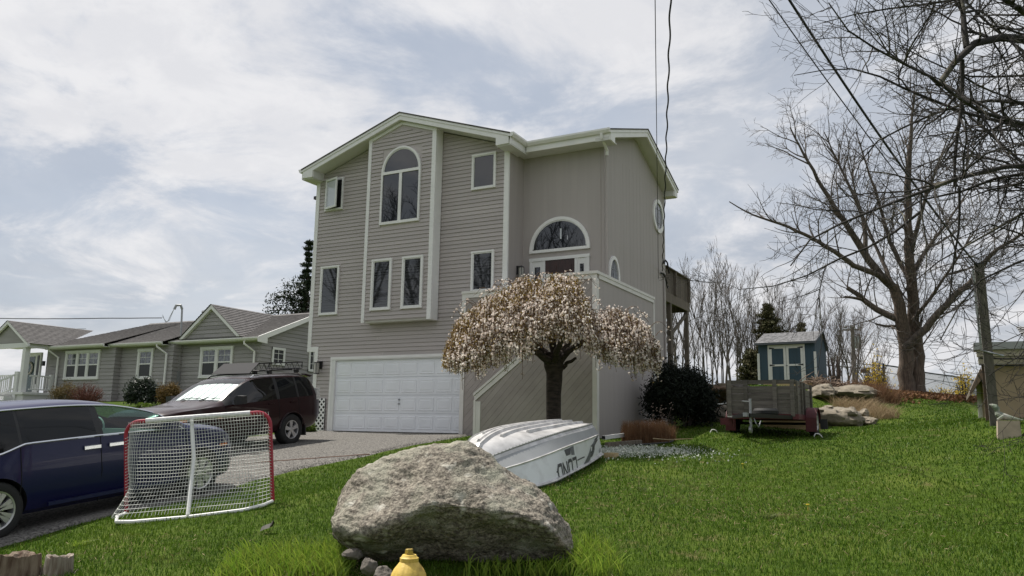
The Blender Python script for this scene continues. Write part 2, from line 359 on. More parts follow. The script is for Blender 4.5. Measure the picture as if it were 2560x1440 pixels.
# ------------------------------------------------------------------ main house
HZ = 1.36; YF = 19.04; YB = 18.67; YE = 19.975; XS = -7.87; YR = 25.45
XL, XR, XLL = -17.46, -10.40, -17.16
house = root('house', 'tall grey three storey house with white trim, arched windows and a two car garage', 'house', (-13.9, 19.04, HZ))
def part(name, mb, m, parent=house, **k): return build(name, mb, m, parent, **k)
def bx(name, x0, x1, y0, y1, z0, z1, m, parent=house): return part(name, MB().box(x0, x1, y0, y1, z0, z1), m, parent)
RX, RZ, RS = -13.87, 10.90, .335            # ridge of the front gable: centre, top, slope
def gtop(x, off=0): return RZ-off-RS*abs(x-RX)
# solid cores of the house (walls behind the boards)
core = MB()
core.prism([(XLL+.02, YF+.03, HZ-.3), (-16.42, YF+.03, HZ-.3), (-16.42, YF+.03, 3.535), (-11.10, YF+.03, 3.535), (-11.10, YF+.03, HZ-.3), (XR-.01, YF+.03, HZ-.3), (XR-.01, YF+.03, 9.48), (RX, YF+.03, 10.64), (XL+.02, YF+.03, 9.45), (XL+.02, YF+.03, 3.9), (XLL+.02, YF+.03, 3.9)], (0, 6.3, 0))
front_wall = part('front_wall', core, M['siding'])
wing = MB()
wing.box(XR-.02, XS, YE, YR, HZ-.3, 9.36)
wing.prism([(XS, YE, 9.36), (XS, (YE+YR)/2, 10.42), (XS, YR, 9.36)], (-3, 0, 0))
entry_wall = part('entry_wall', wing, M['t111'])
part('return_wall', MB().box(XR-.02, XR+.012, YF+.03, YE, HZ, 9.48), M['t111'])
bayb = MB().prism([(-15.08, YB+.03, 4.60), (-12.66, YB+.03, 4.60), (-12.66, YB+.03, 10.28), (RX, YB+.03, 10.66), (-15.08, YB+.03, 10.28)], (0, .42, 0))
bay = part('bay_projection', bayb, M['siding'])
# clapboards, one object per board
def clap(parent, y, lr, z0, z1, expo, holes, m, nm='siding_plank', tb=.024, gap=.013, flip=None):
    n = int(round((z1-z0)/expo)); cnt = 0
    for k in range(n):
        a = z0+k*expo; b = min(a+expo, z1); ia = lr(a+gap); ib = lr(b-1e-4)
        if ia is None: continue
        if ib is None: mid = (ia[0]+ia[1])/2; ib = (mid-.02, mid+.02)
        segs = [[ia[0], ia[1], ib[0], ib[1]]]
        for (h0, h1, hz0, hz1) in holes:
            if min(b, hz1)-max(a, hz0) < .35*expo: continue
            new = []
            for s in segs:
                if h1 <= min(s[0], s[2]) or h0 >= max(s[1], s[3]): new.append(s); continue
                if h0 > s[0]+.02: new.append([s[0], h0, s[2], h0])
                if h1 < s[1]-.02: new.append([h1, s[1], h1, s[3]])
            segs = new
        cutl = []
        for s in segs:      # long runs are laid in two lengths with a butt joint
            if s[1]-s[0] > 3.2:
                q = s[0]+(s[1]-s[0])*RND.uniform(.25, .75); cutl += [[s[0], q-.002, s[2], q-.002], [q+.002, s[1], q+.002, s[3]]]
            else: cutl.append(s)
        for s in cutl:
            if s[1]-s[0] < .03: continue
            e = (RND.random()-.5)*.003; q = [(s[0], a+gap, tb+e), (s[1], a+gap, tb+e), (s[3], b, .006), (s[2], b, .006)]
            if flip is None: vs = [(u, y-t, z) for u, z, t in q]+[(u, y+.02, z) for u, z, t in q]
            else: vs = [(flip+t, u, z) for u, z, t in q]+[(flip-.02, u, z) for u, z, t in q]
            build(nm, MB().add(vs, [(0,1,2,3), (0,4,5,1), (1,5,6,2), (3,2,6,7), (0,3,7,4)]), m, parent); cnt += 1
    return cnt
EX = .1163
# window openings: (x0,x1,z0,z1) outer edge of casing
WL_lo = (-17.07, -16.33, 4.93, 6.485); WR_lo = (-11.535, -10.80, 5.30, 6.475)
WL_up = (-17.06, -16.34, 8.29, 9.345); WR_up = (-11.59, -10.795, 8.29, 9.35)
W1 = (-14.77, -14.04, 4.905, 6.445); W2 = (-13.66, -12.93, 4.90, 6.44); WA = (-14.56, -13.13, 7.48, 9.86)
DOORG = (-16.48, -11.3, HZ-.1, 3.60)
def lrF(z):
    l = XL+.14 if z > 3.98 else XLL+.14
    r = XR-.13
    zt = gtop(0, 0)
    if z > 9.46:
        h = (RZ-.27-z)/RS
        if h <= 0: return None
        l, r = max(l, RX-h), min(r, RX+h)
    return (l, r) if r-l > .05 else None
clap(front_wall, YF+.03, lrF, HZ+.03, 10.55, EX, [WL_lo, WR_lo, WL_up, WR_up, DOORG, (-15.12, -12.63, 4.62, 11), (-11.46, -10.2, 1.0, 5.17)], M['siding'])
def lrB(z):
    h = (RZ-.44-z)/RS if z > 10.05 else 9
    if h <= .03: return None
    return (max(-15.08+.09, RX-h), min(-12.66-.10, RX+h))
clap(bay, YB+.03, lrB, 4.62, 10.45, EX, [W1, W2, WA], M['siding'])
side = MB()
for k in range(48):
    a = 4.62+k*EX; side.add([(-12.66+.024, YB+.03, a+.013), (-12.66+.024, YF+.03, a+.013), (-12.66+.006, YF+.03, a+EX), (-12.66+.006, YB+.03, a+EX), (-12.67, YB+.03, a+.013), (-12.67, YF+.03, a+.013)], [(0,1,2,3), (0,1,5,4)])
part('bay_side', side, M['siding'], bay)
# corner boards and bay trim
bx('corner_board', XL, XL+.14, YF-.005, YF+.06, 3.80, 9.50, M['trim']); bx('corner_board', XL+.14, XLL+.143, YF-.005, YF+.06, 3.80, 3.95, M['trim'])
bx('corner_board', XLL, XLL+.14, YF-.004, YF+.06, HZ, 3.80, M['trim']); bx('corner_board', XR-.13, XR+.02, YF-.005, YF+.06, 4.6, 9.50, M['trim'])
bx('corner_board', -15.10, -14.99, YB-.006, YB+.05, 4.56, 10.27, M['trim']); bx('corner_board', -12.76, -12.62, YB-.006, YB+.36, 4.56, 10.27, M['trim'])
bx('bay_underside', -15.08, -12.64, YB+.05, YF, 4.57, 4.60, M['soffit'])
for s in (-1, 1):
    part('bay_rake_trim', MB().prism([(RX, YB-.012, gtop(RX, .245)), (RX+s*1.24, YB-.012, gtop(RX+1.24, .245)), (RX+s*1.24, YB-.012, gtop(RX+1.24, .345)), (RX, YB-.012, gtop(RX, .345))], (0, .05, 0)), M['trim'])
# front gable roof: rake fascia, soffit, shingles, gutters
RY0 = 18.50
for s in (-1, 1):
    e = 3.80
    part('roof_slope', MB().prism([(RX-s*.0, RY0-.02, RZ), (RX+s*e, RY0-.02, RZ-RS*e), (RX+s*e, RY0-.02, RZ-RS*e-.035), (RX, RY0-.02, RZ-.035)], (0, 7.5, 0)), M['shingle'])
    part('rake_fascia', MB().prism([(RX, RY0, RZ-.04), (RX+s*e, RY0, RZ-.04-RS*e), (RX+s*e, RY0, RZ-.11-RS*e), (RX, RY0, RZ-.11)], (0, .05, 0)), M['trim'])
    e2 = 3.74
    part('rake_board', MB().prism([(RX, RY0+.02, RZ-.112), (RX+s*e2, RY0+.02, RZ-.112-RS*e2), (RX+s*e2, RY0+.02, RZ-.32-RS*e2), (RX+s*3.34, RY0+.02, RZ-.33-RS*e2), (RX+s*3.34, RY0+.02, RZ-.245-RS*3.34), (RX, RY0+.02, RZ-.245)], (0, .05, 0)), M['trim'])
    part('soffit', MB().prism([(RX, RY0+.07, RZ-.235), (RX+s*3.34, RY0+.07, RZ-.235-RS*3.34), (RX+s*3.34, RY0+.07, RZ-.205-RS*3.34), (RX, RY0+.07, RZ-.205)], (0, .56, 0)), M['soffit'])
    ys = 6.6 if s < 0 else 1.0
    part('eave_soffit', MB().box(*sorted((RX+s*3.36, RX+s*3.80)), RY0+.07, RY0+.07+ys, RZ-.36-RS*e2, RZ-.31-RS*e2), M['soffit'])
    x = RX+s*3.80
    part('gutter', MB().prism([(x, RY0+.0, RZ-RS*e+.0), (x+s*.11, RY0, RZ-RS*e), (x+s*.11, RY0, RZ-RS*e-.05), (x+s*.06, RY0, RZ-RS*e-.12), (x, RY0, RZ-RS*e-.12)], (0, ys+.04, 0)), M['trim'])
    part('gutter_fascia', MB().box(*sorted((x-.03*s, x-.002*s)), RY0+.05, RY0+ys, RZ-RS*e-.32, RZ-RS*e-.0), M['trim'])
# cross wing roof over the entry
WZ, WYM = 10.69, 22.55; WX1 = -7.45
def wtop(y): return WZ-.342*abs(y-WYM)
for s in (-1, 1):
    e = 3.15
    part('roof_slope', MB().prism([(WX1+.02, WYM, WZ), (WX1+.02, WYM+s*e, WZ-.342*e), (WX1+.02, WYM+s*e, WZ-.342*e-.035), (WX1+.02, WYM, WZ-.035)], (-6.2, 0, 0)), M['shingle'])
    part('rake_fascia', MB().prism([(WX1, WYM, WZ-.04), (WX1, WYM+s*e, WZ-.04-.342*e), (WX1, WYM+s*e, WZ-.12-.342*e), (WX1, WYM, WZ-.12)], (-.05, 0, 0)), M['trim'])
    part('rake_board', MB().prism([(WX1-.02, WYM, WZ-.122), (WX1-.02, WYM+s*3.1, WZ-.122-.342*3.1), (WX1-.02, WYM+s*3.1, WZ-.32-.342*3.1), (WX1-.02, WYM+s*2.78, WZ-.33-.342*3.1), (WX1-.02, WYM+s*2.78, WZ-.26-.342*2.78), (WX1-.02, WYM, WZ-.26)], (-.05, 0, 0)), M['trim'])
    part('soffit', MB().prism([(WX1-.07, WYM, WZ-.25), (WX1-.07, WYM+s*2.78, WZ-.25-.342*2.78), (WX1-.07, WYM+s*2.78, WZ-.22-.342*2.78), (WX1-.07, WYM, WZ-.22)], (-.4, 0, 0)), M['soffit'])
x0w = -9.98
for s in (-1, 1):
    zb9 = RZ-.33-RS*3.74
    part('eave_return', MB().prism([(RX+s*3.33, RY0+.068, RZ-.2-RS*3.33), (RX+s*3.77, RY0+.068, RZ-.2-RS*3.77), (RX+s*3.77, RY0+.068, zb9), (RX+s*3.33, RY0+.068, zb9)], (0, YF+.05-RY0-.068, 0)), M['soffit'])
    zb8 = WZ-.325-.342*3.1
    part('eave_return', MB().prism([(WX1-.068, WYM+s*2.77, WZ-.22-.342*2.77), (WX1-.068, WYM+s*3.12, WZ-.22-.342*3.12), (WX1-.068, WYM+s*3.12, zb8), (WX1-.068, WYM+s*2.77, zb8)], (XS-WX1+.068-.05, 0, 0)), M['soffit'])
part('gable_filler', MB().prism([(XS-.02, YE-.5, 9.37), (XS-.02, WYM, 10.44), (XS-.02, YR+.2, 9.37)], (-.1, 0, 0)), M['t111'])
part('gable_filler', MB().prism([(XL+.02, YF+.05, 9.3), (RX, YF+.05, 10.6), (XR, YF+.05, 9.3)], (0, .1, 0)), M['siding'])
part('eave_soffit', MB().box(XR, WX1-.05, 19.47, YE, 9.335, 9.365), M['soffit'])
part('gutter', MB().prism([(x0w, 19.44, 9.62), (x0w, 19.33, 9.62), (x0w, 19.33, 9.57), (x0w, 19.38, 9.50), (x0w, 19.44, 9.50)], (WX1-x0w-.02, 0, 0)), M['trim'])
part('gutter_fascia', MB().box(x0w-.06, WX1-.04, 19.442, 19.47, 9.33, 9.60), M['trim'])
ds = MB(); ds.tube([(-7.72, 19.38, 9.5), (-7.72, 19.40, 9.38), (-7.75, 19.88, 9.18), (-7.76, 19.90, 9.05)], .042, 6)
part('downspout', ds, M['trim']); part('downspout', MB().tube([(-7.79, 19.935, 9.05), (-7.79, 19.935, 5.0)], .04, 6), M['t111'])
part('joint_strip', MB().box(-7.99, -7.965, YE-.006, YE+.01, 4.2, 9.33), M['diag'])
# vertical batten seams of the plywood walls
sv = MB()
for i in range(8): sv.box(-10.2+i*.305, -10.196+i*.305, YE-.0015, YE+.001, 7.7, 9.33)
for i in range(17): sv.box(XS-.001, XS+.0015, 20.2+i*.305, 20.204+i*.305, 2.0, 9.3)
part('panel_seam', sv, M['t111'])
# windows
def window(par, y, r, mull=(), rail=(), cas=.055, fr=.045, deep=.05, m='glass'):
    x0, x1, z0, z1 = r
    f = MB(); f.box(x0, x0+cas, y-.035, y+.03, z0+cas, z1-cas); f.box(x1-cas, x1, y-.035, y+.03, z0+cas, z1-cas); f.box(x0-.006, x1+.006, y-.04, y+.03, z0, z0+cas); f.box(x0-.006, x1+.006, y-.04, y+.03, z1-cas, z1)
    a0, a1, b0, b1 = x0+cas, x1-cas, z0+cas, z1-cas
    w = build('window', f, M['trim'], par)
    sash = MB(); sash.box(a0, a0+fr, y-.02, y+.025, b0, b1); sash.box(a1-fr, a1, y-.02, y+.025, b0, b1); sash.box(a0+fr, a1-fr, y-.02, y+.025, b0, b0+fr); sash.box(a0+fr, a1-fr, y-.02, y+.025, b1-fr, b1)
    for q in mull: sash.box(q-.035, q+.035, y-.024, y+.025, b0+fr, b1-fr)
    for q in rail: sash.box(a0+fr, a1-fr, y-.022, y+.025, q-.025, q+.025)
    build('sash', sash, M['white'], w); build('pane', MB().box(a0+fr*.5, a1-fr*.5, y, y+.02, b0+fr*.5, b1-fr*.5), M[m], w)
    return w
M['blind'] = mat('glass_over_blinds', (.05, .052, .055), .02, spec=.9, col2=(.012, .013, .015), vscale=1.0, stretch=(.01, .01, 26), lo=.45, hi=.55, detail=0)
for r in (WL_lo, WR_lo): window(front_wall, YF+.0, r, cas=.05, fr=.03, m='blind')
window(bay, YB, W1, cas=.06, fr=.03, m='blind'); window(bay, YB, W2, cas=.06, fr=.03, m='blind')
window(front_wall, YF, WR_up, cas=.05, fr=.03)
# open casement, upper left: dark opening and a sash swung outwards
x0, x1, z0, z1 = WL_up
oc = window(front_wall, YF, WL_up, cas=.05, fr=.02, m='dark')
A = math.radians(16); dx, dy = math.cos(A), -math.sin(A); wS = x1-x0-.10
def sp(u, z, t=0): return (x0+.05+dx*u+dy*t, YF-.05+dy*u-dx*t, z)
sa = MB()
for (u0, u1, q0, q1) in ((0, .06, z0+.04, z1-.04), (wS-.06, wS, z0+.04, z1-.04), (.06, wS-.06, z0+.04, z0+.10), (.06, wS-.06, z1-.10, z1-.04)):
    sa.prism([sp(u0, q0), sp(u1, q0), sp(u1, q1), sp(u0, q1)], (-dy*-.035, -dx*-.035*-1, 0))
build('open_sash', sa, M['white'], oc); build('pane', MB().quad(sp(.06, z0+.1), sp(wS-.06, z0+.1), sp(wS-.06, z1-.1), sp(.06, z1-.1)), mat('sky_pale_pane', (.50, .52, .55), .03, spec=1.0), oc)  # reflected bright sky and white curtains painted into the pane's base colour
# arched windows
def arch(par, cx, y, rx, z0, rz, legs=0.0, cas=.07, mullion=None, nm='arched_window'):
    n = 28; outer = [(cx+rx*math.cos(t), z0+rz*math.sin(t)) for t in np.linspace(0, math.pi, n)]; inner = [(cx+(rx-cas)*math.cos(t), z0+(rz-cas)*math.sin(t)) for t in np.linspace(0, math.pi, n)]
    if legs: outer = [(cx+rx, z0-legs)]+outer+[(cx-rx, z0-legs)]; inner = [(cx+rx-cas, z0-legs)]+inner+[(cx-rx+cas, z0-legs)]
    f = MB(); rings = [[(o[0], y-.035, o[1]), (i[0], y-.035, i[1]), (i[0], y+.03, i[1]), (o[0], y+.03, o[1])] for o, i in zip(outer, inner)]
    f.loft(rings, True, True)
    zb = z0-legs; f.box(cx-rx, cx+rx, y-.04, y+.03, zb-.08, zb)
    if legs: f.box(cx-rx+cas, cx+rx-cas, y-.034, y+.03, z0-.05, z0+.035)
    if mullion is not None: f.box(cx-.05, cx+.05, y-.03, y+.03, zb, z0-.05)
    w = build(nm, f, M['trim'], par)
    s = MB(); in2 = [(cx+(rx-cas-.035)*math.cos(t), z0+.035+(rz-cas-.07)*math.sin(t)) for t in np.linspace(0, math.pi, n)]; in1 = [(cx+(rx-cas)*math.cos(t), z0+.03+(rz-cas-.03)*math.sin(t)) for t in np.linspace(0, math.pi, n)]
    s.loft([[(o[0], y-.015, o[1]), (i[0], y-.015, i[1]), (i[0], y+.02, i[1]), (o[0], y+.02, o[1])] for o, i in zip(in1, in2)], True, True); build('sash', s, M['white'], w)
    build('pane', MB().prism([(p[0], y+.0, p[1]) for p in inner], (0, .02, 0)), M['glass'], w)
    return w
wa = arch(bay, -13.845, YB, .715, 9.08, .78, legs=1.52, cas=.06, mullion=1)
# front door with sidelights and the fan light over it
arch(entry_wall, -9.222, YE-.022, .93, 6.55, .915, cas=.09, nm='fan_window')
dl = MB(); dl.box(-9.20, -9.15, YE-.035, YE-.024, 6.82, 7.12); dl.box(-8.98, -8.96, YE-.035, YE-.024, 6.78, 6.9)
part('hanging_lamp', dl, mat('lamp_lit', (.55, .57, .6), .4), entry_wall)
ds_ = MB(); DX0, DX1, DT = -10.14, -8.31, 6.32
ds_.box(DX0, DX0+.09, YE-.05, YE+.01, 4.1, DT-.09); ds_.box(DX1-.09, DX1, YE-.05, YE+.01, 4.1, DT-.09); ds_.box(DX0-.01, DX1+.01, YE-.06, YE+.01, DT-.09, DT)
ds_.box(-9.74, -9.65, YE-.045, YE+.01, 4.1, DT-.09); ds_.box(-8.745, -8.66, YE-.045, YE+.01, 4.1, DT-.09)
fd = part('door_surround', ds_, M['white'], entry_wall)
for a, b in ((DX0+.09, -9.74), (-8.66, DX1-.09)):
    build('sidelight', MB().box(a, b, YE-.03, YE+.005, 4.1, DT-.09), M['white'], fd)
    build('sidelight_pane', MB().box(a+.07, b-.07, YE-.036, YE-.028, 4.4, 6.06), M['glass'], fd)
dr = part('front_door', MB().box(-9.65, -8.745, YE-.035, YE+.005, 4.15, DT-.09), M['door'], entry_wall)
for cx_ in (-9.42, -8.97):
    for c0, c1 in ((5.92, 6.08), (5.2, 5.8), (4.4, 5.0)):
        build('door_panel', MB().box(cx_-.13, cx_+.13, YE-.047, YE-.034, c0, c1), M['door'], dr)
# round and oval windows on the right flank
def oval(cy, cz, ry, rz, cas=.13, legs=False):
    n = 32; f = MB(); T = np.linspace(0, 2*math.pi, n+1)
    f.loft([[(XS-.02, cy+ry*math.cos(t), cz+rz*math.sin(t)), (XS+.05, cy+ry*math.cos(t), cz+rz*math.sin(t)), (XS+.05, cy+(ry-cas)*math.cos(t), cz+(rz-cas)*math.sin(t)), (XS-.02, cy+(ry-cas)*math.cos(t), cz+(rz-cas)*math.sin(t))] for t in T], False, True)
    w = part('oval_window', f, M['trim'], entry_wall)
    build('pane', MB().prism([(XS+.004, cy+(ry-cas+.01)*math.cos(t), cz+(rz-cas+.01)*math.sin(t)) for t in T[:-1]], (.012, 0, 0)), mat('leaded_glass', (.16, .17, .19), .12, spec=.9, var=.5, vscale=9), w)
    g = MB()
    for q in (-.5, 0, .5): g.bar((XS+.02, cy+q*ry*.8, cz-rz*.6), (XS+.02, cy+q*ry*.8, cz+rz*.6), .012, .012, (1, 0, 0))
    for q in (-.4, .4): g.bar((XS+.02, cy-ry*.7, cz+q*rz), (XS+.02, cy+ry*.7, cz+q*rz), .012, .012)
    build('lead_came', g, M['galv'], w)
oval(24.70, 8.48, .55, .56); oval(20.62, 5.72, .42, .62, .10)
# wall lamps and a small eave camera
def walllamp(x, y, z, dirv):
    l = MB(); ox, oy = dirv
    l.box(x-.05, x+.05, y-.02, y+.02, z+.02, z+.26)
    cx_, cy_ = x+ox*.14, y+oy*.14
    l.box(min(x, cx_)-.012, max(x, cx_)+.012, min(y, cy_)-.012, max(y, cy_)+.012, z+.22, z+.25)
    l.lathe([(.01, z+.26), (.085, z+.22), (.09, z+.195)], 12, (cx_, cy_, 0)); l.lathe([(.09, z-.12), (.095, z-.14), (.02, z-.15)], 12, (cx_, cy_, 0))
    for t in range(4): q = t*math.pi/2+.6; l.tube([(cx_+.085*math.cos(q), cy_+.085*math.sin(q), z-.13), (cx_+.085*math.cos(q), cy_+.085*math.sin(q), z+.2)], .008, 4)
    w = part('wall_lamp', l, M['black']); build('lamp_glass', MB().lathe([(.075, z-.12), (.075, z+.195)], 12, (cx_, cy_, 0)), M['lampglass'], w, smooth=True)
walllamp(XR+.02, 19.62, 5.82, (1, -.1)); walllamp(-16.86, YF-.02, 3.24, (-.25, -1))
part('eave_camera', MB().box(-17.62, -17.47, YF+.05, YF+.15, 8.78, 8.88), M['black'])
# garage door
gd = MB(); gx0, gx1 = -16.30, -11.42
gt = MB(); gt.box(-16.49, -16.42, YF-.012, YF+.05, HZ-.05, 3.53); gt.box(-16.49, gx1+.3, YF-.014, YF+.05, 3.53, 3.61)
part('garage_trim', gt, M['trim']); part('garage_jamb', MB().box(-16.42, gx0, YF-.004, YF+.2, HZ-.05, 3.53), M['white'])
part('garage_head', MB().box(gx0, gx1+.2, YF+.0, YF+.2, 3.50, 3.53), M['white'])
gdo = part('garage_door', MB().box(gx0, gx1, YF+.085, YF+.11, HZ+.03, 3.50), M['garage'])
rowh = (3.50-HZ-.035)/4
for r_ in range(4):
    z_ = HZ+.035+r_*rowh
    build('door_section', MB().box(gx0, gx1, YF+.06, YF+.085, z_+.006, z_+rowh-.006), M['garage'], gdo)
    for c_ in range(8):
        xa = gx0+.07+c_*(gx1-gx0-.06)/8; xb = xa+.50
        p = MB(); yo, yi, za, zb_ = YF+.058, YF+.078, z_+.09, z_+rowh-.09
        R_ = [[(xa+o, y, za+o), (xb-o, y, za+o), (xb-o, y, zb_-o), (xa+o, y, zb_-o)] for o, y in ((-.012, yo), (.0, yo-.012), (.03, yi-.028), (.036, yi-.028), (.075, yo-.014))]
        R_[0] = [(q[0], yo+.004, q[2]) for q in R_[0]]
        p.loft(R_, cap=False); p.add(R_[-1], [(0, 1, 2, 3)])
        build('raised_panel', p, M['garage'], gdo)
build('lock_handle', MB().box(-13.93, -13.87, YF+.03, YF+.06, 2.18, 2.22).tube([(-13.9, YF+.06, 2.32), (-13.9, YF+.03, 2.32)], .03, 8), M['galv'], gdo)
part('garage_sill', MB().box(-16.5, -11.4, YF-.08, YF+.2, HZ-.2, HZ+.012), M['concrete'])
# stair and porch enclosure with diagonal boards
Y2, Y1 = 18.50, 17.20; ZP = 5.19; XE = -6.98
def clipstrip(poly, n, a, b):
    def cl(P, s, c):
        out = []
        for i in range(len(P)):
            p, q = P[i], P[(i+1) % len(P)]; dp = s*(p[0]*n[0]+p[1]*n[1]-c); dq = s*(q[0]*n[0]+q[1]*n[1]-c)
            if dp <= 0: out.append(p)
            if dp*dq < 0: t = dp/(dp-dq); out.append((p[0]+(q[0]-p[0])*t, p[1]+(q[1]-p[1])*t))
        return out
    P = cl(poly, 1, b); return cl(P, -1, a) if P else P
def diagboards(par, poly, y, w=.135, off=.010):
    n = (-math.sin(math.radians(47)), math.cos(math.radians(47))); cs = [p[0]*n[0]+p[1]*n[1] for p in poly]; c = min(cs)
    while c < max(cs):
        P = clipstrip(poly, n, c+.0025, c+w-.0025)
        if len(P) >= 3: build('diagonal_board', MB().prism([(p[0], y-off-RND.random()*.003, p[1]) for p in P], (0, off, 0)), M['diag'], par)
        c += w
pw = part('porch_wall', MB().box(-11.44, -8.2, Y2, YF-.02, HZ-.15, ZP-.02), M['diag'])
pc = MB(); pc.box(-11.47, -8.2, Y2-.06, YF-.03, ZP-.02, ZP+.045); pc.box(-11.46, -8.2, Y2-.035, Y2-.001, ZP-.14, ZP-.02); pc.box(-11.46, -11.34, Y2-.034, Y2+.06, HZ-.05, ZP-.14)
part('cap_rail', pc, M['cream'], pw)
diagboards(pw, [(-11.34, HZ-.02), (-9.0, HZ-.02), (-9.0, ZP-.14), (-11.34, ZP-.14)], Y2)
sp_ = [(-10.22, HZ-.1), (XE, HZ-.1), (XE, ZP-.02), (-8.25, ZP-.02), (-8.25, 3.84), (-10.22, 2.37)]
sw = part('stair_wall', MB().prism([(p[0], Y1, p[1]) for p in sp_], (0, .12, 0)), M['diag'])
diagboards(sw, [(-10.06, HZ-.02), (XE-.10, HZ-.02), (XE-.10, ZP-.14), (-8.25, ZP-.14), (-8.25, 3.66), (-10.06, 2.31)], Y1)
sl_ = MB(); sl_.prism([(-10.25, Y1-.05, 2.33), (-8.25, Y1-.05, 3.82), (-8.25, Y1-.05, 3.89), (-10.25, Y1-.05, 2.40)], (0, .22, 0)); sl_.prism([(-10.23, Y1-.03, 2.20), (-8.25, Y1-.03, 3.68), (-8.25, Y1-.03, 3.82), (-10.23, Y1-.03, 2.33)], (0, .028, 0))
part('stair_cap', sl_, M['cream'], sw)
nw = MB(); nw.box(-10.22, -10.05, Y1-.028, Y1+.12, HZ-.1, 2.20); nw.box(-10.245, -10.18, Y1-.036, Y1+.13, HZ-.1, 2.22); part('newel_board', nw, M['cream'], sw)
c2 = MB(); c2.box(-8.28, XE+.04, Y1-.06, Y1+.13, ZP-.02, ZP+.05); c2.box(-8.25, XE+.012, Y1-.03, Y1-.001, ZP-.13, ZP-.02); c2.box(XE-.10, XE+.015, Y1-.034, Y1+.1, HZ-.1, ZP-.13); c2.box(-8.28, -8.17, Y1-.035, Y1+.12, 3.86, ZP-.02)
part('cap_rail', c2, M['cream'], sw)
rw = part('porch_side_wall', MB().box(XE-.12, XE, Y1+.12, 21.40, HZ-.3, ZP-.02), M['t111'])
c3 = MB(); c3.box(XE-.14, XE+.04, Y1+.13, 21.43, ZP-.02, ZP+.05); c3.box(XE+.001, XE+.025, Y1+.1, 21.40, ZP-.12, ZP-.02); c3.box(XE-.1, XE+.02, 21.34, 21.425, HZ-.1, ZP-.12)
part('cap_rail', c3, M['cream'], rw)
part('landing', MB().box(-8.2, XE-.12, Y1+.12, YE, 4.0, 4.1), M['deckwood']); part('porch_wall', MB().box(-8.2, XE-.12, Y2, Y2+.1, HZ-.1, 4.0), M['diag'])
# lattice panel beside the garage door
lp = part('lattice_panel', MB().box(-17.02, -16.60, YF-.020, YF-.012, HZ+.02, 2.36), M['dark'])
P0 = [(-17.02, HZ+.02), (-16.60, HZ+.02), (-16.60, 2.36), (-17.02, 2.36)]
for sgn in (1, -1):
    n = (math.sin(math.radians(45))*sgn, math.cos(math.radians(45))); cs = [p[0]*n[0]+p[1]*n[1] for p in P0]; c = min(cs)
    while c < max(cs):
        P = clipstrip(P0, n, c, c+.045)
        if len(P) >= 3: build('lattice_strip', MB().prism([(p[0], YF-.034-.007*(sgn > 0), p[1]) for p in P], (0, .007, 0)), M['trim'], lp)
        c += .115
# rear deck on posts
dk = part('deck', MB().box(-13, -7.92, YR, 28.35, 6.02, 6.08), M['deckwood'])
build('rim_board', MB().box(-7.95, -7.90, YR+.01, 28.42, 5.80, 6.12).box(-13, -7.95, 28.36, 28.42, 5.80, 6.12), M['deckwood'], dk)
for i in range(21):
    y = YR+.08+i*.137; build('rail_board', MB().box(-7.955, -7.930, y, y+.115, 6.125, 6.93), M['deckwood'], dk)
for i in range(24):
    x = -8.1-i*.137; build('rail_board', MB().box(x-.115, x, 28.325, 28.35, 6.125, 6.93), M['deckwood'], dk)
for y in (26.6, 28.3): build('rail_post', MB().box(-7.93, -7.84, y-.05, y+.05, 6.125, 6.95), M['deckwood'], dk)
build('top_rail', MB().box(-8.0, -7.83, YR+.03, 28.4, 6.952, 6.99), M['deckwood'], dk)
for (x, y) in ((-7.98, 26.15), (-7.98, 28.2), (-11, 28.2)): build('deck_post', MB().box(x-.07, x+.07, y-.07, y+.07, 1.4, 5.8), M['deckwood'], dk)
build('brace', MB().bar((-7.98, 28.2, 5.7), (-7.98, 25.5, 4.35), .06, .12), M['deckwood'], dk)
build('stair_stringer', MB().bar((-8.6, 26.9, 4.3), (-8.6, 25.3, 3.0), .06, .25).bar((-8.1, 26.3, 3.05), (-8.1, 25.55, 3.05), .05, .2), M['deckwood'], dk)
# service cable gear on the right flank
part('conduit', MB().tube([(XS+.03, 25.18, 1.9), (XS+.03, 25.18, 6.55)], .035, 6), M['t111'], entry_wall)
hk = MB(); hk.tube([(XS+.03, 25.2, 7.0), (XS+.05, 25.3, 7.12), (XS+.05, 25.5, 7.08), (XS+.05, 25.7, 6.75)], .03, 5); hk.tube([(XS+.05, 24.9, 6.62), (XS+.06, 25.2, 6.5), (XS+.06, 25.45, 6.2), (XS+.05, 25.6, 6.3)], .018, 4); hk.tube([(XS+.05, 24.8, 6.6), (XS+.06, 25.1, 6.62), (XS+.06, 25.4, 6.35)], .03, 4)
part('cable_bracket', hk, M['cable'], entry_wall)
# ------------------------------------------------------------------ ranch house next door
ranch = root('ranch_house', 'low grey shingled ranch house with white windows and a gabled porch', 'house', (-34, 25.8, 2.4))
RG = 2.3
secs = [(-32.0, -26.9, 26.30, 5.36), (-35.77, -32.0, 25.81, 5.30), (-41.3, -35.77, 25.48, 5.30)]
rw_ = part('ranch_wall', MB().box(-41.28, -26.92, 26.33, 33.2, RG, 5.25).box(-35.8, -32.02, 25.84, 26.4, RG, 5.2).box(-41.28, -35.8, 25.51, 26.4, RG, 5.2).prism([(-26.92, 26.33, 5.2), (-26.92, 29.75, 6.75), (-26.92, 33.2, 5.2)], (-.2, 0, 0)), M['ranch'], ranch)
WR1 = (-30.68, -28.56, 3.60, 5.06); WR2 = (-34.47, -33.36, 3.57, 5.05); WR3 = (-39.63, -36.87, 3.59, 5.07)
RE = .182
clap(rw_, 26.33, lambda z: (-31.97, -26.9), RG, 5.2, RE, [WR1], M['ranch'], 'shingle_plank', .03, .012)
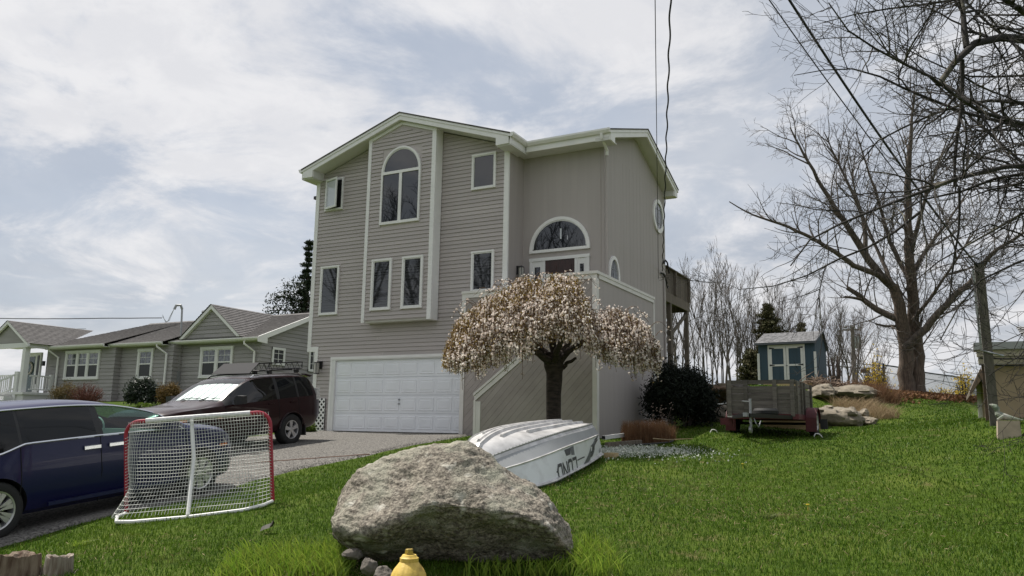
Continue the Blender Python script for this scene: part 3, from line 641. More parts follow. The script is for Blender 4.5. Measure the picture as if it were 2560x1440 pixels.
clap(rw_, 25.84, lambda z: (-35.75, -31.99), RG, 5.14, RE, [WR2], M['ranch'], 'shingle_plank', .03, .012)
clap(rw_, 25.51, lambda z: (-41.28, -35.76), RG, 5.14, RE, [WR3, (-43.3, -41.0, 2.9, 5.1)], M['ranch'], 'shingle_plank', .03, .012)
def lrS(z):
    if z < 5.2: return (26.33, 33.2)
    h = (6.72-z)/.45
    return (29.75-h, 29.75+h) if h > .05 else None
WS1 = (26.0, 0, 0, 0)
clap(rw_, 0, lrS, RG, 6.6, RE, [(27.0, 27.86, 4.2, 5.03), (29.42, 30.1, 4.05, 5.24)], M['ranch'], 'shingle_plank', .03, .012, flip=-26.92)
for x, y0, y1 in ((-32.0, 25.84, 26.33), (-35.77, 25.51, 25.84)):
    rs_ = MB()
    for k in range(16): a = RG+k*RE; rs_.add([(x+.03, y0, a+.012), (x+.03, y1, a+.012), (x+.005, y1, a+RE), (x+.005, y0, a+RE), (x-.02, y0, a+.012), (x-.02, y1, a+.012)], [(0,1,2,3), (0,1,5,4)])
    part('step_wall', rs_, M['ranch'], rw_)
def dhung(par, y, r, n, top_dark=False):
    x0, x1, z0, z1 = r; c = .13; f = MB()
    f.box(x0, x0+c, y-.05, y+.03, z0+.1, z1-.1); f.box(x1-c, x1, y-.05, y+.03, z0+.1, z1-.1); f.box(x0-.02, x1+.02, y-.06, y+.03, z0, z0+.1); f.box(x0-.02, x1+.02, y-.06, y+.03, z1-.13, z1)
    wn = (x1-x0-2*c)/n
    for k in range(1, n): q = x0+c+k*wn; f.box(q-.08, q+.08, y-.045, y+.03, z0+.1, z1-.13)
    w = build('window', f, M['white'], par); zm = (z0+z1)/2
    for k in range(n):
        a = x0+c+k*wn+(.08 if k else 0); b = x0+c+(k+1)*wn-(.08 if k < n-1 else 0)
        s = MB(); 
        for (u0, u1, v0, v1) in ((a, a+.04, z0+.1, z1-.13), (b-.04, b, z0+.1, z1-.13), (a+.04, b-.04, zm-.03, zm+.03), (a+.04, b-.04, z0+.1, z0+.15), (a+.04, b-.04, z1-.17, z1-.13)): s.box(u0, u1, y-.02, y+.02, v0, v1)
        s.box((a+b)/2-.008, (a+b)/2+.008, y-.012, y+.01, zm+.03, z1-.17); s.box(a+.04, b-.04, y-.0125, y+.0105, (zm+z1)/2-.06, (zm+z1)/2-.04)
        build('sash', s, M['white'], w)
        build('upper_pane', MB().box(a+.03, b-.03, y, y+.02, zm, z1-.14), M['curtain'], w); build('lower_pane', MB().box(a+.03, b-.03, y-.004, y+.02, z0+.12, zm), M['screen'], w)
M['curtain'] = mat('glass_over_curtain', (.17, .18, .20), .03, spec=1.0, col2=(.05, .055, .065), vscale=6, lo=.4, hi=.6)
M['screen'] = mat('insect_screen', (.012, .013, .016), .35)
dhung(rw_, 26.30, WR1, 2); dhung(rw_, 25.81, WR2, 1); dhung(rw_, 25.48, WR3, 3)
def swin(y0, y1, z0, z1):
    f = MB(); X = -26.9; c = .11
    f.box(X, X+.05, y0, y0+c, z0, z1); f.box(X, X+.05, y1-c, y1, z0, z1); f.box(X, X+.055, y0, y1, z1-c, z1); f.box(X, X+.055, y0, y1, z0, z0+c)
    w = build('window', f, M['white'], rw_); build('pane', MB().box(X-.01, X+.012, y0+c, y1-c, z0+c, z1-c), M['screen'], w)
    g = MB(); g.box(X+.012, X+.03, (y0+y1)/2-.012, (y0+y1)/2+.012, z0+c, z1-c)
    for q in (.33, .66): g.box(X+.012, X+.028, y0+c, y1-c, z0+q*(z1-z0)-.01, z0+q*(z1-z0)+.012)
    build('muntin', g, M['white'], w)
swin(27.02, 27.84, 4.22, 5.02); swin(29.44, 30.08, 4.07, 5.22)
# shingle courses on every roof face
def roofface(par, A, B, Cc, D, n, nm='roof', m=None):
    """A-B eave, D-C ridge; stepped courses"""
    A, B, Cc, D = [np.array(q, float) for q in (A, B, Cc, D)]
    nn = np.cross(B-A, D-A); nn /= np.linalg.norm(nn); nn = nn if nn[2] > 0 else -nn
    vs, fs = [], []
    for k in range(n):
        t0, t1 = k/n, (k+1)/n; p = [A+(D-A)*t0, B+(Cc-B)*t0, B+(Cc-B)*t1, A+(D-A)*t1]; o = len(vs)
        vs += [p[0]+nn*.028, p[1]+nn*.028, p[2]+nn*.006, p[3]+nn*.006, p[0], p[1]]; fs += [(o, o+1, o+2, o+3), (o, o+4, o+5, o+1)]
    o = part(nm, MB().add(vs, fs), m or M['rshingle'], par, fix=False); 
    return o
RIDGE = (29.75, 6.92)
def mkroof(x0, x1, ye, ze, hipL=0, hipR=0):
    return roofface(ranch, (x0, ye, ze), (x1, ye, ze), (x1-hipR, RIDGE[0], RIDGE[1]), (x0+hipL, RIDGE[0], RIDGE[1]), 30)
mkroof(-32.45, -26.6, 25.92, 5.36); mkroof(-36.2, -32.2, 25.44, 5.31, 0, 0); mkroof(-41.6, -36.0, 25.08, 5.30, 2.6, 0)
roofface(ranch, (-41.6, 34.4, 5.3), (-41.6, 25.08, 5.3), (-39.0, 29.75, 6.92), (-39.0, 29.75, 6.92), 20)
roofface(ranch, (-26.6, 33.6, 5.3), (-41.6, 33.6, 5.3), (-39.0, 29.75, 6.92), (-26.6, 29.75, 6.92), 20)
part('roof_ridge', MB().prism([(-39.0, 29.62, 6.90), (-39.0, 29.75, 6.985), (-39.0, 29.88, 6.90)], (12.4, 0, 0)), M['rshingle'], ranch)
tr_ = MB()
tr_.prism([(-26.58, 25.86, 5.38), (-26.58, 29.75, 6.95), (-26.58, 33.6, 5.38), (-26.58, 33.6, 5.18), (-26.58, 29.75, 6.74), (-26.58, 26.4, 5.36), (-26.58, 26.4, 5.10), (-26.58, 25.86, 5.14)], (-.06, 0, 0))
part('rake_board', tr_, M['trim'], ranch)
part('rake_soffit', MB().prism([(-26.62, 26.3, 5.30), (-26.62, 29.75, 6.73), (-26.62, 29.75, 6.78), (-26.62, 26.3, 5.35)], (-.3, 0, 0)), M['soffit'], ranch)
for x0, x1, y, z in ((-32.45, -26.66, 25.92, 5.36), (-36.2, -32.35, 25.44, 5.31), (-41.0, -36.1, 25.08, 5.30)):
    part('gutter', MB().prism([(x0, y+.02, z), (x0, y-.10, z), (x0, y-.10, z-.05), (x0, y-.05, z-.12), (x0, y+.02, z-.12)], (x1-x0, 0, 0)), M['trim'], ranch)
    part('eave_soffit', MB().box(x0+.1, x1, y+.025, y+.42, z-.15, z-.12), M['soffit'], ranch)
for x, y in ((-27.15, 26.24), (-32.35, 25.76), (-40.15, 25.43)):
    part('downspout', MB().tube([(x-.35, y-.33, 5.22), (x-.35, y-.33, 5.08), (x, y-.03, 4.75), (x, y-.03, 2.5)], .05, 6), M['trim'], ranch)
# decorative dormer gable on the roof
gy = 25.98
part('dormer_wall', MB().prism([(-31.5, gy, 5.42), (-27.9, gy, 5.42), (-29.70, gy, 6.82)], (0, 2.2, 0)), M['ranch'], ranch)
dwl = [o for o in ranch.children if o.name.startswith('dormer_wall')][0]
clap(dwl, gy, lambda z: (-29.70-(6.80-z)*1.27, -29.70+(6.80-z)*1.27) if z < 6.72 else None, 5.45, 6.72, RE, [], M['ranch'], 'shingle_plank', .03, .012)
for s in (-1, 1):
    part('dormer_rake', MB().prism([(-29.70, gy-.16, 6.96), (-29.70+s*2.0, gy-.16, 5.42), (-29.70+s*1.78, gy-.16, 5.42), (-29.70, gy-.16, 6.78)], (0, .16, 0)), M['trim'], ranch)
    roofface(ranch, (-29.70+s*2.05, gy-.2, 5.40), (-29.70+s*2.05, gy+.2, 5.40), (-29.70, gy+3.9, 6.99), (-29.70, gy-.2, 6.99), 16, 'dormer_roof')
# porch
PXL = -42.2
part('porch_gable', MB().prism([(-43.8, 23.98, 5.42), (-40.6, 23.98, 5.42), (PXL, 23.98, 6.42)], (0, .1, 0)), M['ranch'], ranch)
for s in (-1, 1):
    part('porch_rake', MB().prism([(PXL, 23.80, 6.56), (PXL+s*1.95, 23.80, 5.34), (PXL+s*1.95, 23.80, 5.20), (PXL+s*1.70, 23.80, 5.34), (PXL, 23.80, 6.40)], (0, .12, 0)), M['trim'], ranch)
    roofface(ranch, (PXL+s*1.95, 23.78, 5.34), (PXL+s*1.95, 25.5, 5.34), (PXL, 28.6, 6.58), (PXL, 23.78, 6.58), 16, 'porch_roof')
part('porch_beam', MB().box(-44.1, -40.45, 23.95, 24.15, 5.16, 5.40).box(-40.65, -40.45, 24.15, 25.5, 5.16, 5.40), M['white'], ranch)
part('porch_ceiling', MB().box(-44, -40.65, 24.15, 25.5, 5.30, 5.36), M['white'], ranch)
po = part('porch_floor', MB().box(-44.2, -40.35, 23.9, 25.5, 2.80, 2.92).box(-44.1, -40.45, 24.0, 25.5, 2.3, 2.80), M['white'], ranch)
part('porch_post', MB().box(-40.93, -40.68, 24.0, 24.25, 2.92, 5.16), M['white'], ranch)
rl = part('porch_railing', MB().box(-40.52, -40.44, 24.25, 25.4, 3.72, 3.79).box(-40.52, -40.44, 24.25, 25.4, 3.04, 3.10).box(-40.60, -40.42, 25.3, 25.48, 2.92, 3.86), M['white'], ranch)
for i in range(8): build('baluster', MB().box(-40.50, -40.46, 24.36+i*.125, 24.40+i*.125, 3.10, 3.72), M['white'], rl)
sr = part('stair_railing', MB().bar((-41.1, 24.0, 3.85), (-42.6, 22.9, 2.95), .08, .08).bar((-41.1, 24.0, 3.15), (-42.6, 22.9, 2.3), .06, .06).box(-41.25, -41.0, 23.92, 24.12, 2.5, 3.95).box(-43.6, -41.4, 24.0, 24.06, 3.72, 3.8).box(-42.7, -42.5, 22.85, 23.05, 2.0, 3.05), M['white'], ranch)
for i in range(9):
    t = (i+.5)/9; build('baluster', MB().box(-41.1-1.5*t-.02, -41.1-1.5*t+.02, 24.0-1.1*t-.02, 24.0-1.1*t+.02, 3.15-.85*t, 3.85-.9*t), M['white'], sr)
for i in range(12): build('baluster', MB().box(-43.5+i*.17, -43.46+i*.17, 24.01, 24.05, 2.92, 3.72), M['white'], sr)
part('porch_steps', MB().box(-42.9, -41.2, 23.5, 23.95, 2.4, 2.7).box(-42.9, -41.2, 23.1, 23.5, 2.3, 2.5), M['white'], ranch)
ed = part('entry_door', MB().box(-43.2, -41.62, 25.40, 25.5, 2.92, 5.06), M['white'], ranch)
build('door_glass', MB().box(-42.95, -42.10, 25.385, 25.40, 3.0, 4.85), mat('green_storm_door', (.022, .055, .045), .08, spec=.9), ed)
wm = MB()
for k in range(26):
    q = k*.242; wm.tube([(-42.5+.26*math.cos(q)*.8, 25.36, 4.25+.26*math.sin(q)), (-42.5+.34*math.cos(q+.2), 25.34, 4.25+.34*math.sin(q+.2))], .035, 4)
build('wreath', wm, mat('wreath_pale', (.42, .40, .34), .9, var=.5, vscale=20), ed)
build('sidelight', MB().box(-41.9, -41.72, 25.385, 25.40, 3.4, 4.9), M['screen'], ed)
part('porch_lamp', MB().box(-41.45, -41.32, 25.36, 25.48, 4.35, 4.6), M['black'], ranch)
# rear eave peeking out on the left, roof vents, service mast, meter
part('rear_wing', MB().box(-47.0, -44.6, 30, 34, 2.4, 5.3), M['ranch'], ranch); part('rear_gutter', MB().box(-47.3, -44.3, 29.6, 29.75, 5.2, 5.34).tube([(-47.0, 29.62, 5.2), (-46.4, 29.9, 4.85)], .05, 5), M['trim'], ranch)
fq = onY(515, 790, 28.9); fl = MB().lathe([(.15, 6.4), (.15, fq[2]+.14)], 12, (fq[0], fq[1], 0)).lathe([(.22, fq[2]+.14), (.25, fq[2]+.2), (.22, fq[2]+.27)], 12, (fq[0], fq[1], 0)); part('flue_pipe', fl, M['galv'], ranch, smooth=True)
part('roof_vent', MB().box(-33.9, -32.4, 29.4, 29.9, 6.9, 7.03), M['galv'], ranch)
ms = MB(); ms.tube([(-32.02, 26.2, 3.6), (-32.02, 26.2, 5.3), (-32.1, 26.18, 7.0)], .045, 8); ms.tube([(-32.1, 26.18, 6.95), (-32.12, 26.1, 7.12), (-32.25, 25.95, 7.1), (-32.3, 25.9, 6.9)], .065, 8)
for k in range(3): ms.tube([(-32.3, 25.9, 6.95), (-32.40-.04*k, 25.85, 6.6), (-32.45-.05*k, 25.8, 6.35), (-32.62-.05*k, 25.8, 6.28), (-32.9, 25.75, 6.55+.05*k)], .010, 4)
part('service_mast', ms, M['galv'], ranch)
mt = part('meter_box', MB().box(-32.3, -31.95, 26.12, 26.27, 3.25, 3.95), M['galv'], ranch); build('meter_dial', MB().lathe([(.11, 26.12), (.11, 26.03), (.09, 26.0)], 12, (-32.13, 0, 3.6), 'y'), M['galv'], mt)

# ------------------------------------------------------------------ vehicles
def cr1(xs, ys, q):
    """monotone-ish smooth interpolation of a control curve"""
    xs, ys = np.array(xs, float), np.array(ys, float); m = np.gradient(ys, xs); out = []
    for x in q:
        i = int(np.clip(np.searchsorted(xs, x)-1, 0, len(xs)-2)); h = xs[i+1]-xs[i]; t = (x-xs[i])/h
        d = (ys[i+1]-ys[i])/h; m0, m1 = m[i], m[i+1]
        if abs(d) < 1e-9: m0 = m1 = 0
        else:
            m0 = max(min(m0/d, 3), 0)*d; m1 = max(min(m1/d, 3), 0)*d
        out.append((2*t**3-3*t**2+1)*ys[i]+(t**3-2*t**2+t)*h*m0+(-2*t**3+3*t**2)*ys[i+1]+(t**3-t**2)*h*m1)
    return np.array(out)
def carshell(parent, C, xs, cls, slots, wheels, wr, wellmat):
    """C: dict of control curves against x. Loft closed shell, cut wheel wells, split into named parts by slot."""
    xs = sorted(set(round(x, 4) for x in xs)); g = {k: cr1(v[0], v[1], xs) for k, v in C.items()}
    rings = []; tag_rows = []
    for i, x in enumerate(xs):
        zb, ws, wm, zm, zk, wk, zl, wb, zr, wr_, zt = [g[k][i] for k in ('zb', 'ws', 'wm', 'zm', 'zk', 'wk', 'zl', 'wb', 'zr', 'wr', 'zt')]
        P = [(0, zb), (ws*.5, zb), (ws*.93, zb), (ws, zb+.05), (wm*.5+ws*.5+.012, zb*.55+zm*.45), (wm, zm), (wk, zk), (wk*.55+wb*.45, zk*.5+zl*.5), (wb, zl)]
        P += [(wb+(wr_-wb)*.33+.012, zl+(zr-zl)*.33), (wb+(wr_-wb)*.67+.016, zl+(zr-zl)*.67), (wr_, zr), (wr_*.93, zr+(zt-zr)*.42), (wr_*.72, zr+(zt-zr)*.74), (wr_*.4, zr+(zt-zr)*.94), (0, zt)]
        rings.append([(x, y, z) for y, z in P]+[(x, -y, z) for y, z in P[-2:0:-1]])
    n = len(rings[0]); half = 15
    V = [p for r in rings for p in r]; Fs = []; Mi = []
    for i in range(len(xs)-1):
        for j in range(n):
            k = (j+1) % n; Fs.append((i*n+j, i*n+k, (i+1)*n+k, (i+1)*n+j)); jj = j if j < half else n-1-j
            Mi.append(cls((xs[i]+xs[i+1])/2, jj, j < half))
    Fs += [tuple(range(n)), tuple(range((len(xs)-1)*n, len(xs)*n))]; Mi += [0, 0]
    me = bpy.data.meshes.new('shell'); me.from_pydata(V, [], Fs)
    for s in slots: me.materials.append(s[1])
    me.materials.append(wellmat); me.polygons.foreach_set('material_index', Mi); recalc(me)
    o = bpy.data.objects.new('shell', me); S.collection.objects.link(o); cuts = []
    wi = len(slots)
    for (wx, wz) in wheels:
        for s in (1, -1):
            c = MB().lathe([(wr, .55*s), (wr, 1.3*s)], 40, (wx, 0, wz), 'y'); cm = bpy.data.meshes.new('cut'); cm.from_pydata(c.v, [], c.f); recalc(cm)
            for q in range(wi+1): cm.materials.append(slots[q][1] if q < wi else wellmat)
            cm.polygons.foreach_set('material_index', [wi]*len(cm.polygons)); co = bpy.data.objects.new('cut', cm); S.collection.objects.link(co); cuts.append(co)
            md_ = o.modifiers.new('b', 'BOOLEAN'); md_.operation = 'DIFFERENCE'; md_.object = co; md_.solver = 'EXACT'
    dg = bpy.context.evaluated_depsgraph_get(); dg.update(); ev = bpy.data.meshes.new_from_object(o.evaluated_get(dg))
    for q in cuts+[o]: bpy.data.objects.remove(q)
    vv = [tuple(v.co) for v in ev.vertices]; parts = {}
    for p in ev.polygons: parts.setdefault(p.material_index, []).append(tuple(p.vertices))
    out = {}
    for mi, fl_ in sorted(parts.items()):
        used = sorted(set(i for f in fl_ for i in f)); mp = {u: k for k, u in enumerate(used)}
        nm, mm = slots[mi] if mi < wi else ('wheel_well', wellmat)
        lone = nm in ('body', 'hood', 'windshield', 'rear_window', 'bumper')
        for sd in ((0,) if lone else ((1, 1), (1, -1), (-1, 1), (-1, -1)) if nm == 'wheel_well' else (1, -1)):
            ok_ = (lambda f: sd[0]*sum(vv[i][1] for i in f) > 0 and sd[1]*sum(vv[i][0]-1.4 for i in f) > 0) if isinstance(sd, tuple) else (lambda f: sd == 0 or sd*sum(vv[i][1] for i in f) > 0)
            fq_ = [f for f in fl_ if ok_(f)]
            if not fq_: continue
            used = sorted(set(i for f in fq_ for i in f)); mp = {u: k for k, u in enumerate(used)}
            b = MB(); b.v = [vv[u] for u in used]; b.f = [tuple(mp[i] for i in f) for f in fq_]; b.m = [0]*len(b.f)
            out[(nm, sd) if sd else nm] = build(nm, b, mm, parent, local=True, smooth=True, fix=False, sharp=32)
    return out, dict(zip(xs, range(len(xs)))), g, xs
def wheel(parent, x, y, z, R, rr, w, spokes, side, m_rim=None, double=False):
    """side +1: outer face towards +y"""
    m_rim = m_rim or M['alloy']; yo = y+side*w/2
    b = MB(); b.lathe([(rr*.98, yo-side*.02), (rr, yo), (rr*.93, yo-side*.004), (rr*.90, yo-side*.03), (rr*.88, yo-side*.12)], 40, (x, 0, z), 'y', cap=False)
    b.lathe([(.001, yo-side*.005), (.055, yo-side*.008), (.065, yo-side*.03)], 16, (x, 0, z), 'y', cap=False)
    for k in range(spokes):
        q = 2*math.pi*k/spokes+.3
        offs = (-.16, .16) if double else (0,)
        for of in offs:
            ca, sa = math.cos(q+of*.6), math.sin(q+of*.6); cb, sb = math.cos(q+of), math.sin(q+of)
            w0, w1 = (.016, .03) if double else (.030, .052)
            def pt(r, t, c, s, d): return (x+r*c-t*s, yo-side*d, z+r*s+t*c)
            b.add([pt(.05, -w0, ca, sa, .012), pt(.05, w0, ca, sa, .012), pt(rr*.92, w1, cb, sb, .012), pt(rr*.92, -w1, cb, sb, .012),
                   pt(.05, -w0*1.2, ca, sa, .05), pt(.05, w0*1.2, ca, sa, .05), pt(rr*.92, w1*1.1, cb, sb, .05), pt(rr*.92, -w1*1.1, cb, sb, .05)],
                  [(0,1,2,3), (0,4,5,1), (1,5,6,2), (2,6,7,3), (3,7,4,0)])
    wo_ = build('wheel', b, m_rim, parent, local=True, smooth=True, sharp=25)
    build('rim_back', MB().lathe([(.001, yo-side*.11), (rr*.95, yo-side*.11)], 28, (x, 0, z), 'y', cap=False), M['dark'], wo_, local=True)
    lug = MB()
    for k in range(5): q = 2*math.pi*k/5; lug.lathe([(.011, yo-side*.004), (.011, yo-side*.03)], 6, (x+.085*math.cos(q), 0, z+.085*math.sin(q)), 'y')
    build('lug_nut', lug, M['chrome'], wo_, local=True)
    t = MB(); prof = [(rr*.97, -.48), (rr*1.06, -.52), (R*.90, -.52), (R*.97, -.46), (R, -.36), (R, .36), (R*.97, .46), (R*.90, .52), (rr*1.06, .52), (rr*.97, .48)]
    t.lathe([(r, y+q*w) for r, q in prof], 44, (x, 0, z), 'y', cap=False)
    build('tyre', t, M['rubber'], wo_, local=True, smooth=True, sharp=45)
    return wo_
def paint(name, col, rough=.28, flake=.0):
    m = mat(name, col, rough, spec=.25, coat=.3); m.node_tree.nodes['Principled BSDF'].inputs['Coat Roughness'].default_value = .04; m.node_tree.nodes['Principled BSDF'].inputs['Metallic'].default_value = flake
    return m
M['privacy'] = mat('privacy_glass', (.006, .007, .008), .03, spec=.35)
M['clear'] = glassmat('clear_green_glass', (.62, .86, .78), .9)
M['tint'] = glassmat('tinted_glass', (.35, .4, .4), .35)
M['plast'] = mat('black_plastic', (.018, .018, .019), .55)
M['seat'] = mat('grey_seat', (.34, .35, .34), .8)
M['amber'] = mat('amber_lens', (.55, .16, .04), .2, spec=.8)
M['lens'] = mat('clear_lens', (.55, .55, .54), .12, spec=.9, var=.25, vscale=16)
M['navy'] = paint('navy_paint', (.011, .013, .058)); M['maroon'] = paint('maroon_paint', (.017, .0035, .005))
# --- blue minivan (x forward, y left, z up from the ground)
g0, g1 = np.array((-11.0, 5.83, .13)), np.array((-11.0, 8.83, .455)); d_ = g1-g0; d_ /= np.linalg.norm(d_)
yv = np.array((-1.0, 0, 0)); zv = np.cross(d_, yv); Rv = Matrix((d_, yv, zv)).transposed()
van = root('minivan', 'dark blue minivan seen from its right side behind the hockey goal', 'minivan', g0+np.array((0, 0, .035)), Rv)
L0, L1 = -1.10, 4.02     # rear and front end relative to the rear axle
Cv = {'zb': ([-1.1, -1.0, -.5, 3.4, 3.9, 4.02], [.42, .30, .24, .22, .26, .36]), 'ws': ([-1.1, -.9, 0, 2.5, 3.4, 3.8, 4.02], [.70, .84, .90, .90, .86, .70, .42]),
 'wm': ([-1.1, -.9, -.4, .5, 2.6, 3.4, 3.75, 4.02], [.80, .93, .98, 1.0, 1.0, .95, .80, .50]), 'zm': ([-1.1, 4.02], [.66, .60]),
 'zk': ([-1.1, 0, 2.5, 3.4, 4.02], [.86, .86, .84, .76, .66]), 'wk': ([-1.1, -.9, 0, 2.6, 3.4, 3.75, 4.02], [.80, .92, .985, .985, .93, .78, .48]),
 'zl': ([-1.1, -.75, -.15, .0, .35, 2.2, 2.75, 3.3, 3.8, 4.02], [1.02, 1.0, .99, 1.0, 1.10, 1.07, 1.03, .97, .82, .70]), 'wb': ([-1.1, -.9, 0, 2.6, 3.3, 3.75, 4.02], [.80, .91, .965, .95, .88, .74, .46]),
 'zr': ([-1.1, -.95, -.55, .5, 1.3, 1.75, 2.2, 2.6, 2.95, 3.3, 3.8, 4.02], [1.18, 1.45, 1.60, 1.64, 1.61, 1.55, 1.42, 1.25, 1.07, 1.0, .85, .72]), 'wr': ([-1.1, -.9, -.3, 1.2, 1.75, 2.6, 3.0, 3.4, 3.75, 4.02], [.68, .76, .78, .76, .74, .78, .82, .80, .68, .42]),
 'zt': ([-1.1, -1.0, -.6, .6, 1.3, 1.6, 2.1, 2.6, 2.95, 3.4, 3.85, 4.02], [1.30, 1.60, 1.70, 1.735, 1.71, 1.66, 1.47, 1.25, 1.115, 1.05, .92, .78])}
for _k in ('zr', 'zt'): Cv[_k] = (Cv[_k][0], [1.06+(q-1.06)*.80 if q > 1.06 else q for q in Cv[_k][1]])
xsv = list(np.linspace(-1.1, 4.02, 58))+[-.62, .28, .31, 1.30, 1.36, 1.40, 2.02, 1.60, 2.78, -.55, 1.55, 2.72, 2.74]
slv = [('body', M['navy']), ('sliding_door', M['navy']), ('front_door', M['navy']), ('hood', M['navy']), ('front_window', M['clear']), ('sliding_door_window', M['privacy']), ('quarter_window', M['privacy']), ('windshield', M['clear']), ('rear_window', M['privacy']), ('pillar', M['plast'])]
def clv(x, j, left):
    if 8 <= j <= 10:
        if -.62 < x < -.0 or 0 <= x < .28: return 6
        if .28 <= x < .31: return 9
        if .31 <= x < 1.30: return 5
        if 1.30 <= x < 1.40: return 9
        if 1.40 <= x < 2.40: return 4
        if 2.4 <= x < 2.74: return 9
    if j >= 11 and 1.60 <= x < 2.72: return 7 if j >= 12 else 0
    if j >= 12 and x < -.9: return 8
    if 3 <= j < 8: 
        if .29 < x < 1.35: return 1
        if 1.35 <= x < 2.74: return 2
    if j >= 9 and x > 2.74: return 3
    return 0
pv, _, gv, xv = carshell(van, Cv, xsv, clv, slv, [(0, .345), (3.0, .345)], .385, M['plast'])
for sx in (0, 3.0):
    for s in (-1, 1): wheel(van, sx, s*.85, .345, .345, .235, .225, 7, s, double=True)
for s in (-1, 1):
    tr = MB()
    xq = [x for x in xv if -.95 <= x <= 2.40]
    at = lambda k, x: float(np.interp(x, xv, gv[k]))
    tr.tube([(x, s*(at('wb', x)+.006), at('zl', x)) for x in xq], .014, 5); tr.tube([(x, s*(at('wr', x)+.012), at('zr', x)) for x in [q for q in xv if -.62 <= q <= 2.35]], .013, 5)
    tr.tube([(2.38, s*(at('wb', 2.38)+.006), at('zl', 2.38)), (2.72, s*(at('wb', 2.72)+.006), at('zl', 2.72)), (2.40, s*(at('wr', 2.40)+.012), at('zr', 2.40))], .012, 5)
    build('chrome_trim', tr, M['chrome'], van, local=True)
    sm = MB()
    for xx in (.285, 1.35, 2.74): sm.tube([(xx, s*(at(a_, xx)+.002), at(b_, xx)) for a_, b_ in (('ws', 'zb'), ('wm', 'zm'), ('wk', 'zk'), ('wb', 'zl'))], .006, 4)
    sm.box(-.95, .28, s*.955-.02, s*.955+.02, .905, .925)
    build('door_seam', sm, M['dark'], van, local=True)
    for dn, hx in (('sliding_door', 1.10), ('front_door', 1.46)):
        h = MB(); yy = s*(at('wk', hx)+.022); h.loft([[(hx, yy-s*.02, .95), (hx, yy, .935), (hx, yy, .975), (hx, yy-s*.02, .985)], [(hx+.23, yy-s*.02, .95), (hx+.23, yy+s*.004, .935), (hx+.23, yy+s*.004, .975), (hx+.23, yy-s*.02, .985)]])
        build('handle', h, M['chrome'], pv[(dn, s)], local=True)
    mr = MB(); mr.loft([[(2.30, s*(.98+.22*t), 1.06+.02*t), (2.42, s*(.98+.22*t), 1.05), (2.42, s*(.98+.22*t), 1.20), (2.30, s*(.98+.22*t), 1.20)] for t in (0, .5, 1)]); build('mirror', mr, M['navy'], van, local=True)
    mo = MB(); mo.box(.62, 2.6, s*.985-.02, s*.985+.02, .30, .345); build('rocker_trim', mo, M['navy'], van, local=True)
    hl = MB(); hl.loft([[(3.55+.3*t, s*(.90-.32*t), .70-.04*t), (3.55+.3*t, s*(.90-.32*t)+s*.012, .76), (3.52+.3*t, s*(.88-.32*t), .84-.05*t)] for t in (0, .5, 1)]); build('headlight', hl, M['lens'], van, local=True)
    ml = MB(); ml.box(3.40, 3.55, s*.895, s*.935, .70, .74); build('marker_light', ml, M['amber'], van, local=True)
it = MB(); it.box(-.9, 2.9, -.8, .8, .35, .45); build('cabin_floor', it, M['dark'], van, local=True)
for s in (-1, 1):
    st = MB(); st.loft([[(1.55, s*.40-.24, .55), (1.55, s*.40+.24, .55), (1.70, s*.40+.24, .95), (1.70, s*.40-.24, .95)], [(2.05, s*.40-.24, .55), (2.05, s*.40+.24, .55), (2.05, s*.40+.24, .72), (2.05, s*.40-.24, .72)]])
    st.loft([[(1.42, s*.40-.23, .70), (1.58, s*.40-.23, .70), (1.58, s*.40+.23, .70), (1.42, s*.40+.23, .70)], [(1.26, s*.40-.19, 1.26), (1.36, s*.40-.19, 1.26), (1.36, s*.40+.19, 1.26), (1.26, s*.40+.19, 1.26)]])
    st.box(1.24, 1.34, s*.40-.12, s*.40+.12, 1.27, 1.41); build('seat', st, M['seat'], van, local=True)
build('steering_wheel', MB().tube([(2.22+.08*math.sin(q)*.4, .4+.19*math.cos(q), 1.06+.18*math.sin(q)) for q in np.linspace(0, 2*math.pi, 20)], .014, 5), M['seat'], van, local=True)
build('dashboard', MB().loft([[(2.35, -.8, .8), (2.75, -.8, .9), (2.75, -.8, 1.02), (2.40, -.8, 1.06)], [(2.35, .8, .8), (2.75, .8, .9), (2.75, .8, 1.02), (2.40, .8, 1.06)]]), M['seat'], van, local=True)
build('tail_light', MB().box(-1.06, -.90, -.93, -.86, .95, 1.35).box(-1.06, -.90, .86, .93, .95, 1.35), mat('red_lens', (.25, .01, .01), .2), van, local=True)
